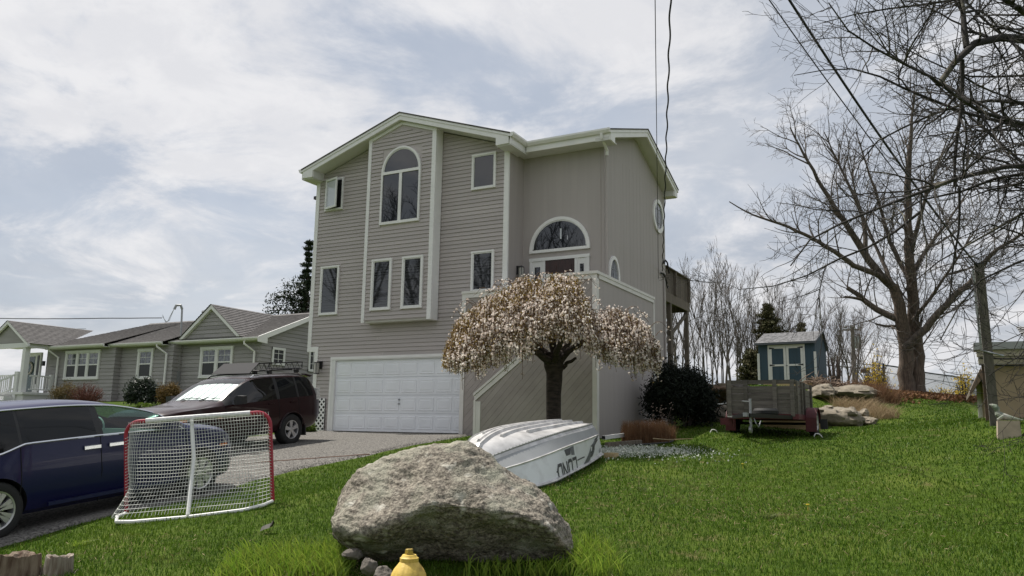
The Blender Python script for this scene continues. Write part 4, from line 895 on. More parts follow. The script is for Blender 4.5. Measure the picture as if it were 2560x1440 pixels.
# --- maroon four by four, nose towards the street
g0, g1 = np.array((-14.75, 14.70, 1.05)), np.array((-14.75, 12.0, .78)); d_ = g1-g0; d_ /= np.linalg.norm(d_)
yv = np.array((1.0, 0, 0)); zv = np.cross(d_, yv); Rs = Matrix((d_, yv, zv)).transposed()
suv = root('suv', 'dark maroon sport utility vehicle with a black roof basket parked at the garage', 'suv', g0+np.array((0, 0, .04)), Rs)
Cs = {'zb': ([-1.08, -.9, -.5, 3.0, 3.5, 3.68], [.50, .40, .34, .32, .34, .44]), 'ws': ([-1.08, -.9, 0, 2.7, 3.3, 3.68], [.78, .88, .90, .90, .84, .62]),
 'wm': ([-1.08, -.9, -.4, 2.7, 3.25, 3.55, 3.68], [.86, .95, .98, .98, .93, .82, .70]), 'zm': ([-1.08, 3.68], [.72, .68]),
 'zk': ([-1.08, 0, 2.4, 3.68], [.92, .92, .90, .82]), 'wk': ([-1.08, -.9, 0, 2.6, 3.3, 3.55, 3.68], [.86, .94, .97, .965, .91, .80, .68]),
 'zl': ([-1.08, 0, 1.5, 2.2, 2.5, 3.3, 3.68], [1.13, 1.12, 1.08, 1.06, 1.05, .99, .92]), 'wb': ([-1.08, -.9, 0, 2.4, 3.3, 3.55, 3.68], [.85, .92, .95, .94, .89, .78, .66]),
 'zr': ([-1.08, -1.0, -.75, -.3, .6, 1.1, 1.4, 1.75, 2.05, 2.4, 3.3, 3.6, 3.68], [1.18, 1.35, 1.62, 1.69, 1.70, 1.67, 1.56, 1.36, 1.16, 1.07, 1.02, .97, .94]), 'wr': ([-1.08, -.9, -.5, 1.0, 1.6, 2.05, 2.4, 3.3, 3.55, 3.68], [.74, .77, .79, .77, .79, .83, .84, .80, .70, .60]),
 'zt': ([-1.08, -1.0, -.75, .5, 1.0, 1.2, 1.6, 2.1, 2.45, 3.3, 3.6, 3.68], [1.25, 1.50, 1.74, 1.79, 1.76, 1.70, 1.48, 1.19, 1.12, 1.07, 1.0, .96])}
for _k in ('zr', 'zt'): Cs[_k] = (Cs[_k][0], [1.10+(q-1.10)*.86 if q > 1.10 else q for q in Cs[_k][1]])
xss = list(np.linspace(-1.08, 3.68, 54))+[-.80, -.28, -.22, .36, .42, .46, 1.16, 1.14, 1.22, 2.02, 2.10, 1.55, 2.12]
sls = [('body', M['maroon']), ('rear_door', M['maroon']), ('front_door', M['maroon']), ('hood', M['maroon']), ('front_window', M['tint']), ('rear_door_window', M['privacy']), ('quarter_window', M['privacy']), ('windshield', glassmat('windshield_glass', (.9, .97, .95), .92)), ('rear_window', M['privacy']), ('pillar', M['plast']), ('bumper', M['maroon'])]
def cls_(x, j, left):
    if 8 <= j <= 10:
        if -.80 < x < -.28: return 6
        if -.28 <= x < -.22: return 9
        if -.22 <= x < .36: return 5
        if .36 <= x < .46: return 9
        if .46 <= x < 1.75: return 4
        if 1.75 <= x < 2.02: return 9
    if j >= 12 and 1.16 <= x < 2.10: return 7
    if j >= 12 and x < -.88: return 8
    if 3 <= j < 8:
        if -.25 < x < .41: return 1
        if .41 <= x < 1.98: return 2
    if j >= 11 and x > 2.12: return 3
    if x > 3.35 and j < 6: return 10
    return 0
ps, _, gs, xq_ = carshell(suv, Cs, xss, cls_, sls, [(0, .36), (2.70, .36)], .415, M['plast'])
for sx in (0, 2.70):
    for s in (-1, 1): wheel(suv, sx, s*.85, .365, .365, .218, .235, 5, s)
ats = lambda k, x: float(np.interp(x, xq_, gs[k]))
# folded silver sunshade behind the windshield
sh = MB(); NSH = 13
rows = []
for t in np.linspace(.10, .88, 6):
    x = 2.02+(1.24-2.02)*t; z = ats('zt', x)-.045; wv = ats('wr', x)*.93; row = []
    for k in range(NSH): f = k/(NSH-1)*2-1; zz = z-(ats('zt', x)-ats('zr', x))*.75*abs(f)**2.2; row.append((x-(.05 if k % 2 else .005), wv*f, zz))
    rows.append(row)
sh.grid(rows); build('sunshade', sh, mat('silver_sunshade', (.50, .52, .53), .45, metal=.2), suv, local=True)
dsh = MB(); dsh.loft([[(1.9, -.78, .9), (2.3, -.78, .98), (2.1, -.78, 1.08), (1.75, -.78, 1.06)], [(1.9, .78, .9), (2.3, .78, .98), (2.1, .78, 1.08), (1.75, .78, 1.06)]]); build('dashboard', dsh, M['dark'], suv, local=True)
build('cabin_floor', MB().box(-.9, 2.2, -.78, .78, .42, .55).box(-.6, -.5, -.7, .7, .6, 1.4).box(.35, .5, -.7, .7, .6, 1.35), M['dark'], suv, local=True)
for s in (-1, 1):
    sm = MB()
    for xx in (-.25, .41, 2.0): sm.tube([(xx, s*(ats(a_, xx)+.002), ats(b_, xx)) for a_, b_ in (('ws', 'zb'), ('wm', 'zm'), ('wk', 'zk'), ('wb', 'zl'))], .006, 4)
    build('door_seam', sm, M['dark'], suv, local=True)
    for dn, hx in (('rear_door', -.16), ('front_door', .55)):
        yy = s*(ats('wk', hx)+.022); build('handle', MB().box(hx, hx+.2, min(yy, yy-s*.03), max(yy, yy-s*.03), 1.0, 1.03), M['maroon'], ps[(dn, s)], local=True)
    mr = MB(); mr.loft([[(1.72, s*(.95+.06), 1.10), (1.82, s*(.95+.06), 1.10), (1.82, s*1.01, 1.2), (1.72, s*1.01, 1.2)], [(1.66, s*1.06, 1.07), (1.80, s*1.06, 1.07), (1.80, s*1.06, 1.27), (1.66, s*1.06, 1.27)], [(1.66, s*1.24, 1.09), (1.78, s*1.24, 1.09), (1.78, s*1.24, 1.26), (1.66, s*1.24, 1.26)]]); build('mirror', mr, M['plast'], suv, local=True, smooth=True)
    hl = MB(); hl.loft([[(3.22+.34*t, s*(.935-.16*t-.12*t*t)+s*.006, .78), (3.20+.34*t, s*(.925-.16*t-.12*t*t)+s*.01, .93), (3.05+.34*t, s*(.86-.14*t-.12*t*t), .955)] for t in (0, .33, .66, 1)]); build('headlight', hl, M['lens'], suv, local=True, smooth=True)
    ml = MB(); ml.loft([[(3.04+.17*t, s*(.955-.02*t)+s*.006, .80), (3.02+.17*t, s*(.945-.02*t)+s*.008, .93)] for t in (0, 1)], cap=False, close=False); build('turn_signal', MB().box(3.02, 3.20, min(s*.93, s*.957), max(s*.93, s*.957), .80, .925), M['amber'], suv, local=True)
    build('badge', MB().box(2.12, 2.24, min(s*.97, s*.985), max(s*.97, s*.985), .80, .85), M['amber'], suv, local=True)
    rr_ = MB(); rr_.tube([(1.05, s*.70, 1.635), (.95, s*.70, 1.69), (.6, s*.70, 1.705), (-.5, s*.70, 1.705), (-.62, s*.70, 1.65)], .018, 6); build('roof_rail', rr_, M['chrome'] if s > 0 else M['black'], suv, local=True)
    build('wheel_arch_lip', MB().tube([(sx+.42*math.cos(q), s*(ats('wm', 0)+.004), .36+.42*math.sin(q)) for sx in (0,) for q in np.linspace(.15, math.pi-.15, 16)], .016, 5), M['maroon'], suv, local=True)
    build('tail_light', MB().box(-1.04, -.92, min(s*.84, s*.93), max(s*.84, s*.93), 1.02, 1.3), M['lens'], suv, local=True)
build('mud_flap', MB().box(-.50, -.47, -.95, -.70, .18, .45).box(-.50, -.47, .70, .95, .18, .45), M['plast'], suv, local=True)
build('rear_spoiler', MB().loft([[(-.95, y, 1.58), (-.75, y, 1.63), (-.78, y, 1.67), (-1.06, y, 1.61)] for y in (-.68, 0, .68)]), M['maroon'], suv, local=True)
wp = MB()
for y0 in (-.35, .25): wp.tube([(2.11, y0, 1.19), (1.98, y0+.1, 1.235), (1.97, y0+.5, 1.225)], .011, 4)
build('wiper', wp, M['plast'], suv, local=True)
bk = MB(); zb0, zb1 = 1.79, 1.96
for s in (-1, 1):
    bk.tube([(.62, s*.56, zb0), (-.72, s*.56, zb0), (-.80, s*.56, zb0+.04), (-.82, s*.56, zb1), (.62, s*.56, zb1)], .016, 6)
    for k in range(7):
        x = .5-k*.19; bk.tube([(x, s*.56, zb1), (x-.095, s*.56, zb0), (x-.19, s*.56, zb1)], .009, 4)
    for x in (.45, -.45): bk.box(x-.06, x+.06, s*.70-.03, s*.70+.03, 1.71, 1.78); bk.tube([(x, s*.70, 1.78), (x, -s*.70, 1.78)], .014, 4)
for k in range(9): x = .6-k*.165; bk.tube([(x, -.56, zb0), (x, .56, zb0)], .010, 4)
bk.tube([(-.82, -.56, zb1), (-.82, .56, zb1)], .016, 6); bk.tube([(-.80, -.56, zb0+.02), (-.80, .56, zb0+.02)], .016, 6); bk.tube([(.62, -.56, zb1), (.62, .56, zb1)], .016, 6)
rkk = build('roof_basket', bk, M['black'], suv, local=True)
build('wind_fairing', MB().prism([(1.0, -.62, 1.74), (.66, -.58, 1.98), (.66, .58, 1.98), (1.0, .62, 1.74)], (-.015, 0, -.01)), mat('fairing_black', (.03, .03, .033), .75, spec=.2), rkk, local=True)
build('license_plate', MB().box(3.68, 3.70, -.15, .15, .55, .70), M['white'], suv, local=True)
# ------------------------------------------------------------------ hockey goal on the lawn
Rr = np.array([CR[0], CR[1], 0]); Rr /= np.linalg.norm(Rr); Fw = np.array([-Rr[1], Rr[0], 0])
gl_, gr_ = PX(316, 1284, 9.75), PX(682, 1252, 9.95)
ux = gr_-gl_; GW = np.linalg.norm(ux); ux /= GW
uz = np.array([0, 0, 1.0]) - ux*ux[2]; uz -= .02*Fw; uz -= ux*(uz@ux); uz /= np.linalg.norm(uz); uy = np.cross(uz, ux)        # uy points away from the camera
goal = root('hockey_goal', 'red framed street hockey goal with a white cord net seen from behind', 'hockey goal', gl_, Matrix((ux, uy, uz)).transposed())
GH = 1.10; rc = .16; red = mat('red_pipe', (.30, .012, .03), .35, var=.1, vscale=5)
fr = []
for q in np.linspace(0, math.pi/2, 8): fr.append((rc-rc*math.cos(q), 0, GH-rc+rc*math.sin(q)))
pts = [(0, 0, 0), (0, 0, .5), *fr, *[(GW-p[0], 0, p[2]) for p in fr[::-1]], (GW, 0, .5), (GW, 0, 0)]
build('front_frame', MB().tube(pts, .024, 8), red, goal, local=True, smooth=True)
wt = MB().tube([(.24, 0, GH), (GW*.5, -.005, GH+.002), (GW-.24, 0, GH)], .031, 8); build('crossbar_wrap', wt, mat('white_tape', (.62, .62, .62), .6, var=.15, vscale=30), goal, local=True, smooth=True)
BD = .46
bp = [(0, 0, .01), (-.01, -BD*.6, .0), (.05, -BD, -.04), (.25, -BD-.06, -.05), (GW*.5, -BD-.08, -.05), (GW-.25, -BD-.04, -.03), (GW-.05, -BD*.7, -.01), (GW, -.05, 0)]
build('base_bar', MB().tube(bp, .022, 7), M['white'], goal, local=True, smooth=True)
build('center_post', MB().tube([(GW*.455, -.02, GH-.02), (GW*.485, -.14, GH*.55), (GW*.50, -BD-.07, -.03)], .024, 8), M['white'], goal, local=True, smooth=True)
def netpt(u, v):
    """u 0..1 round the back (side, back, side), v 0 top .. 1 bottom"""
    z = GH*(1-v)**.96; dep = .05+.13*math.sin(min(v*1.15, 1)*math.pi*.5)+(BD-.14)*max(0, (v-.62)/.38)**1.8
    s = .13; y = -dep*(1-abs(2*u-1)**14*.0)
    if u < s: t = u/s; x = .03+.14*t**1.2; y = -dep*math.sin(t*math.pi/2)
    elif u > 1-s: t = (1-u)/s; x = GW-.03-.22*t**1.1; y = -dep*math.sin(t*math.pi/2)
    else: t = (u-s)/(1-2*s); x = .17+t*(GW-.17-.25)
    flare = max(0, (v-.7)/.3)**1.5; x += flare*((-.16 if u < .3 else 0)*(1-u/.3)+(.02 if u > .75 else 0)*((u-.75)/.25))
    bow = .05*math.sin(v*math.pi)*math.sin(u*math.pi); sag = .05*math.sin(u*9+v*3)*v*(1-v)
    return np.array((x+.012*math.sin(v*11+u*7), y+bow*.6, max(-.04, z-.04*math.sin(u*math.pi)*(v*(1-v))*2.2+sag*.5)))
net = MB(); NU, NV = 52, 27
for i in range(NU+1): net.tube([netpt(i/NU, v) for v in np.linspace(0, 1, 22)], .0029, 3, cap=False)
for k in range(1, NV): net.tube([netpt(u, k/NV) for u in np.linspace(0, 1, 40)], .0029, 3, cap=False)
tag(build('net', net, mat('net_cord', (.62, .63, .60), .8), goal, local=True, smooth=True), kind='stuff')
lace = MB()
for zs in np.linspace(.05, .9, 24): lace.tube([(.0, -.03, zs), (.03, 0, zs+.015), (0, .03, zs+.03)], .005, 3); lace.tube([(GW, -.03, zs), (GW-.03, 0, zs+.015), (GW, .03, zs+.03)], .005, 3)
tag(build('lacing', lace, mat('lace_cord', (.55, .56, .54), .8), goal, local=True), kind='stuff')

# ------------------------------------------------------------------ upturned aluminium boat
T0 = gp(1508, 1146); bd = np.array((.15, -.9887, 0.0)); by = np.array((.9887, .15, 0.0))
BL = 4.15; bc = T0-by*.70; zb_ = gz(bc[0]+bd[0]*BL*.9, bc[1]+bd[1]*BL*.9)
sl_b = np.array((bd[0]*BL*.95, bd[1]*BL*.95, zb_-T0[2]+.05)); sl_b /= np.linalg.norm(sl_b); bz = np.cross(sl_b, by); bz /= np.linalg.norm(bz); by2 = np.cross(bz, sl_b)
boat = root('rowing_boat', 'white and silver aluminium boat lying upside down behind the big boulder', 'boat', (bc[0], bc[1], T0[2]+.06), Matrix((sl_b, by2, bz)).transposed())
bt = [0, .2, .4, .6, .75, .86, .94, 1.0]
BC = dict(b=[.68, .73, .76, .76, .73, .62, .40, .03], zg=[.0, -.02, -.04, -.06, -.08, -.09, -.10, -.10], c=[.55, .60, .61, .57, .46, .30, .15, .015], zc=[.475, .475, .475, .45, .40, .33, .25, .12], zk=[.55, .575, .58, .575, .55, .49, .39, .15])
def bv(k, t): return float(cr1(bt, BC[k], [t])[0])
def bsec(t):
    b, zg, c, zc, zk = [bv(k, t) for k in ('b', 'zg', 'c', 'zc', 'zk')]; zr = zg+(zc-zg)*.70; br = b+(c-b)*.42
    return [(b, zg), (b+(br-b)*.5+.01, zg+(zr-zg)*.5), (br, zr), (c+.01, zc-.02), (c*.94, zc+.03), (c*.5, zc+(zk-zc)*.75), (0, zk)]
tt = np.linspace(0, 1, 34); secs_ = [bsec(t) for t in tt]
def strip(j0, j1, s): return [[(t*BL, s*sec[j][0], sec[j][1]) for j in range(j0, j1+1)] for t, sec in zip(tt, secs_)]
M['alu'] = mat('dull_aluminium', (.56, .55, .54), .42, metal=.35, var=.22, vscale=5, bump=.06, bscale=12, detail=8); M['alug'] = mat('grey_band', (.30, .31, .31), .4, metal=.3, var=.06)
M['bwhite'] = mat('boat_white', (.72, .74, .74), .35, coat=.15, col2=(.60, .61, .60), vscale=5, lo=.3, hi=.5, detail=10)
hb = MB(); 
full = [[(t*BL, sec[j][0], sec[j][1]) for j in range(3, 7)]+[(t*BL, -sec[j][0], sec[j][1]) for j in (5, 4, 3)] for t, sec in zip(tt, secs_)]
hb.grid(full); hull = build('hull_bottom', hb, M['alu'], boat, local=True, smooth=True)
for s in (1, -1):
    build('side_panel', MB().grid(strip(0, 2, s)), M['bwhite'], boat, local=True, smooth=True); build('grey_band', MB().grid(strip(2, 3, s)), M['alug'], boat, local=True, smooth=True)
    build('gunwale', MB().tube([(t*BL, s*(sec[0][0]+.012), sec[0][1]+.01) for t, sec in zip(tt, secs_)], .02, 6), M['alu'], boat, local=True, smooth=True)
    build('rub_rail', MB().tube([(t*BL, s*(sec[2][0]+.006), sec[2][1]) for t, sec in zip(tt, secs_)], .012, 5), M['alu'], boat, local=True, smooth=True)
    rv = MB()
    for t in np.linspace(0, .93, 60): q = bsec(t); p = (t*BL, s*(q[4][0]*1.012), q[4][1]+.006); rv.box(p[0]-.008, p[0]+.008, p[1]-.008, p[1]+.008, p[2]-.004, p[2]+.012)
    tag(build('rivet_row', rv, M['alu'], boat, local=True), kind='stuff'); build('chine_seam', MB().tube([(t*BL, s*bsec(t)[4][0]*1.005, bsec(t)[4][1]+.001) for t in np.linspace(0, .95, 24)], .011, 5), M['alug'], boat, local=True)
sec0 = secs_[0]; build('transom', MB().add([(0, y, z) for y, z in sec0]+[(0, -y, z) for y, z in sec0[-2::-1]], [tuple(range(2*len(sec0)-1))]), M['alu'], boat, local=True)
def botz(t, y):
    q = bsec(t); ys = [0, q[5][0], q[4][0]]; zs = [q[6][1], q[5][1], q[4][1]]; return float(np.interp(abs(y), ys, zs))
for k, (yy, tend) in enumerate([(-.36, .72), (-.18, .86), (0, .97), (.18, .80), (.36, .66)]):
    st = MB(); rings = []
    for t in np.linspace(0.02, tend, 22):
        sc = 1-.55*max(0, (t-.45)/.55); y = yy*sc; z = botz(t, y); rings.append([(t*BL, y-.030, z-.006), (t*BL, y-.014, z+.034), (t*BL, y+.014, z+.034), (t*BL, y+.030, z-.006)])
    st.loft(rings); build('keel_strake', st, M['alu'], boat, local=True)
# lettering and flash on the near side: the boat lies keel up, so they stand on their heads
M['decal'] = mat('grey_decal', (.035, .038, .042), .4); M['decal2'] = mat('pale_grey_decal', (.11, .12, .125), .4)
def sidept(x, h, off=.004):
    q = bsec(min(max(x/BL, 0), 1)); p0, p1, p2 = q[0], q[1], q[2]
    y, z = (p0[0]+(p1[0]-p0[0])*h*2, p0[1]+(p1[1]-p0[1])*h*2) if h < .5 else (p1[0]+(p2[0]-p1[0])*(h-.5)*2, p1[1]+(p2[1]-p1[1])*(h-.5)*2)
    return (x, y+off, z+off*.2)
SH = .33
def glyph(strokes, x0, h0, sx_, sz_, w, name, m='decal'):
    b = MB()
    for st in strokes:
        for (a, c) in zip(st[:-1], st[1:]):
            a_, c_ = np.array(a, float)*(sx_, sz_), np.array(c, float)*(sx_, sz_); d = c_-a_; ln = np.linalg.norm(d); d /= ln; nrm = np.array((-d[1], d[0]))*w/2
            pp = [a_-nrm-d*w*.3, a_+nrm-d*w*.3, c_+nrm+d*w*.3, c_-nrm+d*w*.3]; vs = [sidept(x0+p[0], h0-p[1]/SH) for p in pp]
            b.add(vs, [(0, 1, 2, 3)])
    return build(name, b, M[m], boat, local=True)
LET = {'L': [[(0, 1), (0, 0), (.85, 0)]], 'U': [[(0, 1), (0, .12), (.12, 0), (.68, 0), (.8, .12), (.8, 1)]], 'N': [[(0, 0), (0, 1), (.8, 0), (.8, 1)]], 'D': [[(0, 0), (0, 1), (.6, 1), (.85, .7), (.85, .3), (.6, 0), (0, 0)]]}
for k, ch in enumerate('LUND'): glyph(LET[ch], 1.90+k*.245, .47, .215, .19, .040, 'letter')
for k, ch in enumerate('LUND'): glyph([[(.02, .94), (.02, .5)]], 1.90+k*.245, .47, .215, .19, .015, 'letter_inlay', 'decal2')
glyph([[(0, 0), (1, 0)]], 2.84, .28, .75, .1, .016, 'stripe'); glyph([[(0, 0), (1, 0)]], 1.42, .36, .42, .1, .016, 'stripe')
def blob(pts, name, m):
    b = MB(); vs = [sidept(x, h, .004) for x, h in pts]; b.add(vs, [tuple(range(len(vs)))]); build(name, b, M[m], boat, local=True)
def leafsh(x0, h0, x1, h1, bul, name, m):
    n = 9; a = np.array((x0, h0)); c = np.array((x1, h1)); d = c-a; nr = np.array((-d[1], d[0])); P = []
    for t in np.linspace(0, 1, n): P.append(a+d*t+nr*bul*math.sin(math.pi*t**.8))
    for t in np.linspace(1, 0, n)[1:-1]: P.append(a+d*t+nr*bul*.18*math.sin(math.pi*t))
    blob(P, name, m)
leafsh(1.52, .10, .90, .64, .34, 'flash_mark', 'decal2'); leafsh(1.25, .28, .52, .70, .30, 'flash_mark', 'decal'); leafsh(.90, .66, .34, .92, .26, 'flash_mark', 'decal2'); leafsh(.85, .40, .14, .80, -.22, 'flash_mark', 'decal'); leafsh(.52, .86, .05, 1.0, .24, 'flash_mark', 'decal'); leafsh(1.15, .20, .58, .46, -.2, 'flash_mark', 'decal2')
blob([(2.05, .92), (2.36, .92), (2.34, .68), (2.14, .68)], 'emblem', 'decal'); blob([(1.90, .94), (2.07, .94), (2.10, .64), (1.94, .60)], 'emblem', 'decal2')
glyph([[(0, 0), (0, 1)], [(.5, 0), (.5, 1)], [(1.2, 0), (1.2, 1), (1.8, 1)], [(2.3, 0), (2.3, 1)], [(2.3, .5), (3, .5)]], .12, .34, .045, .05, .014, 'small_marking')
wb_ = T0+by*.06+np.array((0, .05, 0)); blk = MB().box(-.30, .10, -.09, .09, -.12, .15)
bo = build('timber_block', MB().box(wb_[0]-.06, wb_[0]+.11, wb_[1]-.02, wb_[1]+.22, T0[2]-.08, T0[2]+.09), M['newwood'], loc=(wb_[0], wb_[1], T0[2])); tag(bo, 'short pale timber block propping up the stern of the boat', 'wood block')

# ------------------------------------------------------------------ boulder, stones
def frac(p, sc, oct=5, seed=0.0):
    v = 0; a = 1; q = Vector((p[0]*sc+seed, p[1]*sc-seed*.7, p[2]*sc+seed*.3))
    for _ in range(oct): v += a*mn.noise(q); q = q*2.03; a *= .52
    return v
bstat = [  # px, top y, ridge y, bottom y, depth half (m)
 (831, 1288, 1302, 1316, .10), (846, 1240, 1316, 1350, .34), (872, 1196, 1334, 1378, .52), (910, 1160, 1338, 1400, .66), (960, 1124, 1322, 1420, .74), (1015, 1104, 1292, 1436, .80), (1075, 1094, 1266, 1446, .82), (1130, 1091, 1272, 1448, .82), (1185, 1098, 1280, 1448, .80),
 (1240, 1146, 1282, 1446, .74), (1295, 1178, 1288, 1444, .68), (1345, 1200, 1300, 1440, .60), (1385, 1256, 1330, 1434, .48), (1412, 1316, 1356, 1424, .32), (1427, 1362, 1372, 1400, .14)]
DB = 6.75; rings = []
for px, ty, ry, by_, dh in bstat:
    f = PX(px, ry, DB-.46*min(1, dh/.6)); tp = PX(px, ty, DB+.25*min(1, dh/.5)); bt_ = PX(px, by_, DB+.16*min(1, dh/.5))
    back = PX(px, (ty+by_)/2, DB+dh*1.15); bb = PX(px, by_+4, DB+dh*.9); 
    mid = (f+tp)/2+np.array((0, 0, .02)); ff = f*.62+bt_*.38 + (f-PX(px, ry, DB))*.10; low = f*.25+bt_*.75
    tb = tp*.6+back*.4+np.array((0, 0, .03)); 
    rings.append([tuple(q) for q in (tp, mid*.5+tp*.5, mid, f*.72+mid*.28, f, ff, low, bt_, (bt_+bb)/2-np.array((0, 0, .05)), bb, back, tb)])
bm0 = MB().loft(rings); me0 = bpy.data.meshes.new('b'); me0.from_pydata(bm0.v, [], bm0.f); recalc(me0); o0 = bpy.data.objects.new('b', me0); S.collection.objects.link(o0)
sm_ = o0.modifiers.new('s', 'SUBSURF'); sm_.levels = 4; sm_.render_levels = 4; dg = bpy.context.evaluated_depsgraph_get(); dg.update(); ev = bpy.data.meshes.new_from_object(o0.evaluated_get(dg)); bpy.data.objects.remove(o0)
co = np.array([v.co for v in ev.vertices]); no = np.array([v.normal for v in ev.vertices])
ds_ = np.array([.055*frac(p, 1.3, 3, 3.1)+  .020*frac(p, 4.5, 3, 7.7)-.013*max(0, frac((p[0], p[1], p[2]*1.6), 9, 3, 1.3))+.010*frac((p[0]*.6, p[1]*.6, p[2]*2.0), 17, 3, 5.5) for p in co])
co = co+no*ds_[:, None]; bcen = np.array(PX(1130, 1430, DB)); 
for v, c in zip(ev.vertices, co-bcen): v.co = c
mb_ = bpy.data.materials.new('lichen_granite'); mb_.use_nodes = True; _t = mb_.node_tree; _p = _t.nodes['Principled BSDF']; _p.inputs['Roughness'].default_value = .92; _p.inputs['Specular IOR Level'].default_value = .2
_c = _mix(_t, _nz(_t, 34, 8), (.095, .082, .068), (.34, .305, .25), .34, .66)
_c = _mix(_t, _nz(_t, 3.2, 7), _c, (.30, .295, .235), .50, .66)
_c = _mix(_t, _nz(_t, 85, 4), (.05, .045, .038), _c, .30, .46)
_c = _mix(_t, _nz(_t, 7.5, 8), _c, (.47, .45, .39), .60, .70)
_c = _mix(_t, _nz(_t, 1.7, 4), _c, (.19, .13, .095), .60, .78)
_t.links.new(_c, _p.inputs['Base Color']); _b = _t.nodes.new('ShaderNodeBump'); _b.inputs['Strength'].default_value = .75; _b.inputs['Distance'].default_value = .02; _t.links.new(_nz(_t, 48, 10), _b.inputs['Height']); _t.links.new(_b.outputs[0], _p.inputs['Normal'])
ev.materials.clear(); ev.materials.append(mb_); ev.polygons.foreach_set('use_smooth', [True]*len(ev.polygons)); ev.name = 'boulder'
bo_ = bpy.data.objects.new('boulder', ev); S.collection.objects.link(bo_); bo_.location = bcen; W[bo_.name] = Matrix.Translation(bcen)
tag(bo_, 'huge lichen covered granite boulder standing in the front lawn', 'boulder')
def rock(label, c, size, seed, m=None, group=None, flat=.0, name='rock', rotz=0.0, cat='rock'):
    nu, nv = 44, 26; V = []; r = random.Random(seed); pl = [(Vector((r.gauss(0, 1), r.gauss(0, 1), r.gauss(0, 1))).normalized(), r.uniform(.62, .95)) for _ in range(11)]
    for i in range(nv+1):
        for j in range(nu):
            th = math.pi*i/nv; ph = 2*math.pi*j/nu; d = Vector((math.sin(th)*math.cos(ph), math.sin(th)*math.sin(ph), math.cos(th))); q = 1.0
            for n, h in pl:
                dt = d.dot(n)
                if dt > .05: q = min(q, h/dt)
            q = q*(1+.13*frac(d, 2.2, 4, seed*.37)+.07*frac(d, 7, 4, seed*.9)); x, y, z = d*q; ca, sa = math.cos(rotz), math.sin(rotz)
            x, y, z = x*size[0], y*size[1], z*size[2]; V.append((x*ca-y*sa, x*sa+y*ca, max(z, -size[2]*.8)))
    Fq = [(i*nu+j, i*nu+(j+1) % nu, (i+1)*nu+(j+1) % nu, (i+1)*nu+j) for i in range(nv) for j in range(nu)]
    me = bpy.data.meshes.new(name); me.from_pydata(V, [], Fq); me.materials.append(m or M['rock']); me.polygons.foreach_set('use_smooth', [True]*len(Fq)); me.update(); me.set_sharp_from_angle(angle=math.radians(50))
    o = bpy.data.objects.new(name, me); S.collection.objects.link(o); o.location = c; W[o.name] = Matrix.Translation(c); tag(o, label, cat, group); return o
def rpx(label, px, py, d, w, h, seed, dep=None, **k):
    """rock whose silhouette is w x h pixels, its base at pixel py"""
    p = PX(px, py, d); s = d/F_PX; return rock(label, (p[0], p[1], p[2]+h*s*.42), (w*s*.56, dep or w*s*.5, h*s*.62), seed, rotz=YAW*.8, **k)
M['stone'] = mat('dark_stone', (.12, .105, .09), .9, var=.3, vscale=9, bump=.5, bscale=30)
SG = 'loose stones under the boulder'
for lb, px, py, d, w, h, sd in (('flat grey stone half hidden in the leaves left of the boulder', 880, 1398, 6.35, 46, 26, 4), ('dark round stone under the left overhang of the boulder', 922, 1436, 6.0, 40, 42, 8), ('small dark stone between the boulder and the hydrant', 960, 1452, 5.7, 52, 34, 12)): rpx(lb, px, py, d, w, h, sd, m=M['stone'], group=SG, name='stone', cat='stone')
# ------------------------------------------------------------------ fire hydrant (only its bonnet reaches into the frame)
hp = PX(1024, 1372, 5.15); hb_ = (hp[0], hp[1], gz(hp[0], hp[1])-.02); HT = hp[2]-hb_[2]
yel = mat('hydrant_yellow', (.62, .43, .085), .55, col2=(.42, .27, .05), vscale=18, lo=.30, hi=.46, bump=.12, bscale=60); yel2 = mat('worn_brass', (.34, .24, .03), .45, col2=(.05, .03, .01), vscale=30, lo=.42, hi=.5)
hyd = root('fire_hydrant', 'yellow fire hydrant in front of the boulder, cut off by the frame', 'fire hydrant', hb_)
nut = MB().lathe([(.030, HT-.036), (.027, HT-.004), (.022, HT)], 5, (0, 0, 0)); build('operating_nut', nut, yel2, hyd, local=True)
build('hold_down_ring', MB().lathe([(.060, HT-.078), (.060, HT-.055), (.052, HT-.050), (.044, HT-.036), (.03, HT-.034)], 28), yel, hyd, local=True, smooth=True, sharp=30)
n = 40; rings = []
prof = [(.058, .078), (.074, .098), (.096, .125), (.112, .155), (.121, .19), (.122, .22), (.128, .225), (.128, .25), (.11, .255)]
for k, (r, dz) in enumerate(prof):
    ring = []
    for j in range(80):
        q = 2*math.pi*j/80; fl = 0
        if 1 <= k <= 4: fl = -.0045*max(0, math.cos(q*10))**2*[0, .3, 1, .9, .5][k]
        ring.append(((r+fl)*math.cos(q), (r+fl)*math.sin(q), HT-dz))
    rings.append(ring)
build('bonnet', MB().loft(rings), yel, hyd, local=True, smooth=True, sharp=28)
build('barrel', MB().lathe([(.10, HT-.255), (.10, .06), (.15, .055), (.15, .0)], 28), yel, hyd, local=True, smooth=True, sharp=30)
for a in (0, math.pi/2, math.pi):
    c, s = math.cos(a-.5), math.sin(a-.5); nz_ = MB().tube([(.08*c, .08*s, HT-.36), (.15*c, .15*s, HT-.36)], [.055, .055], 14); nz_.tube([(.15*c, .15*s, HT-.36), (.19*c, .19*s, HT-.36)], [.062, .055], 12); build('nozzle', nz_, yel, hyd, local=True)
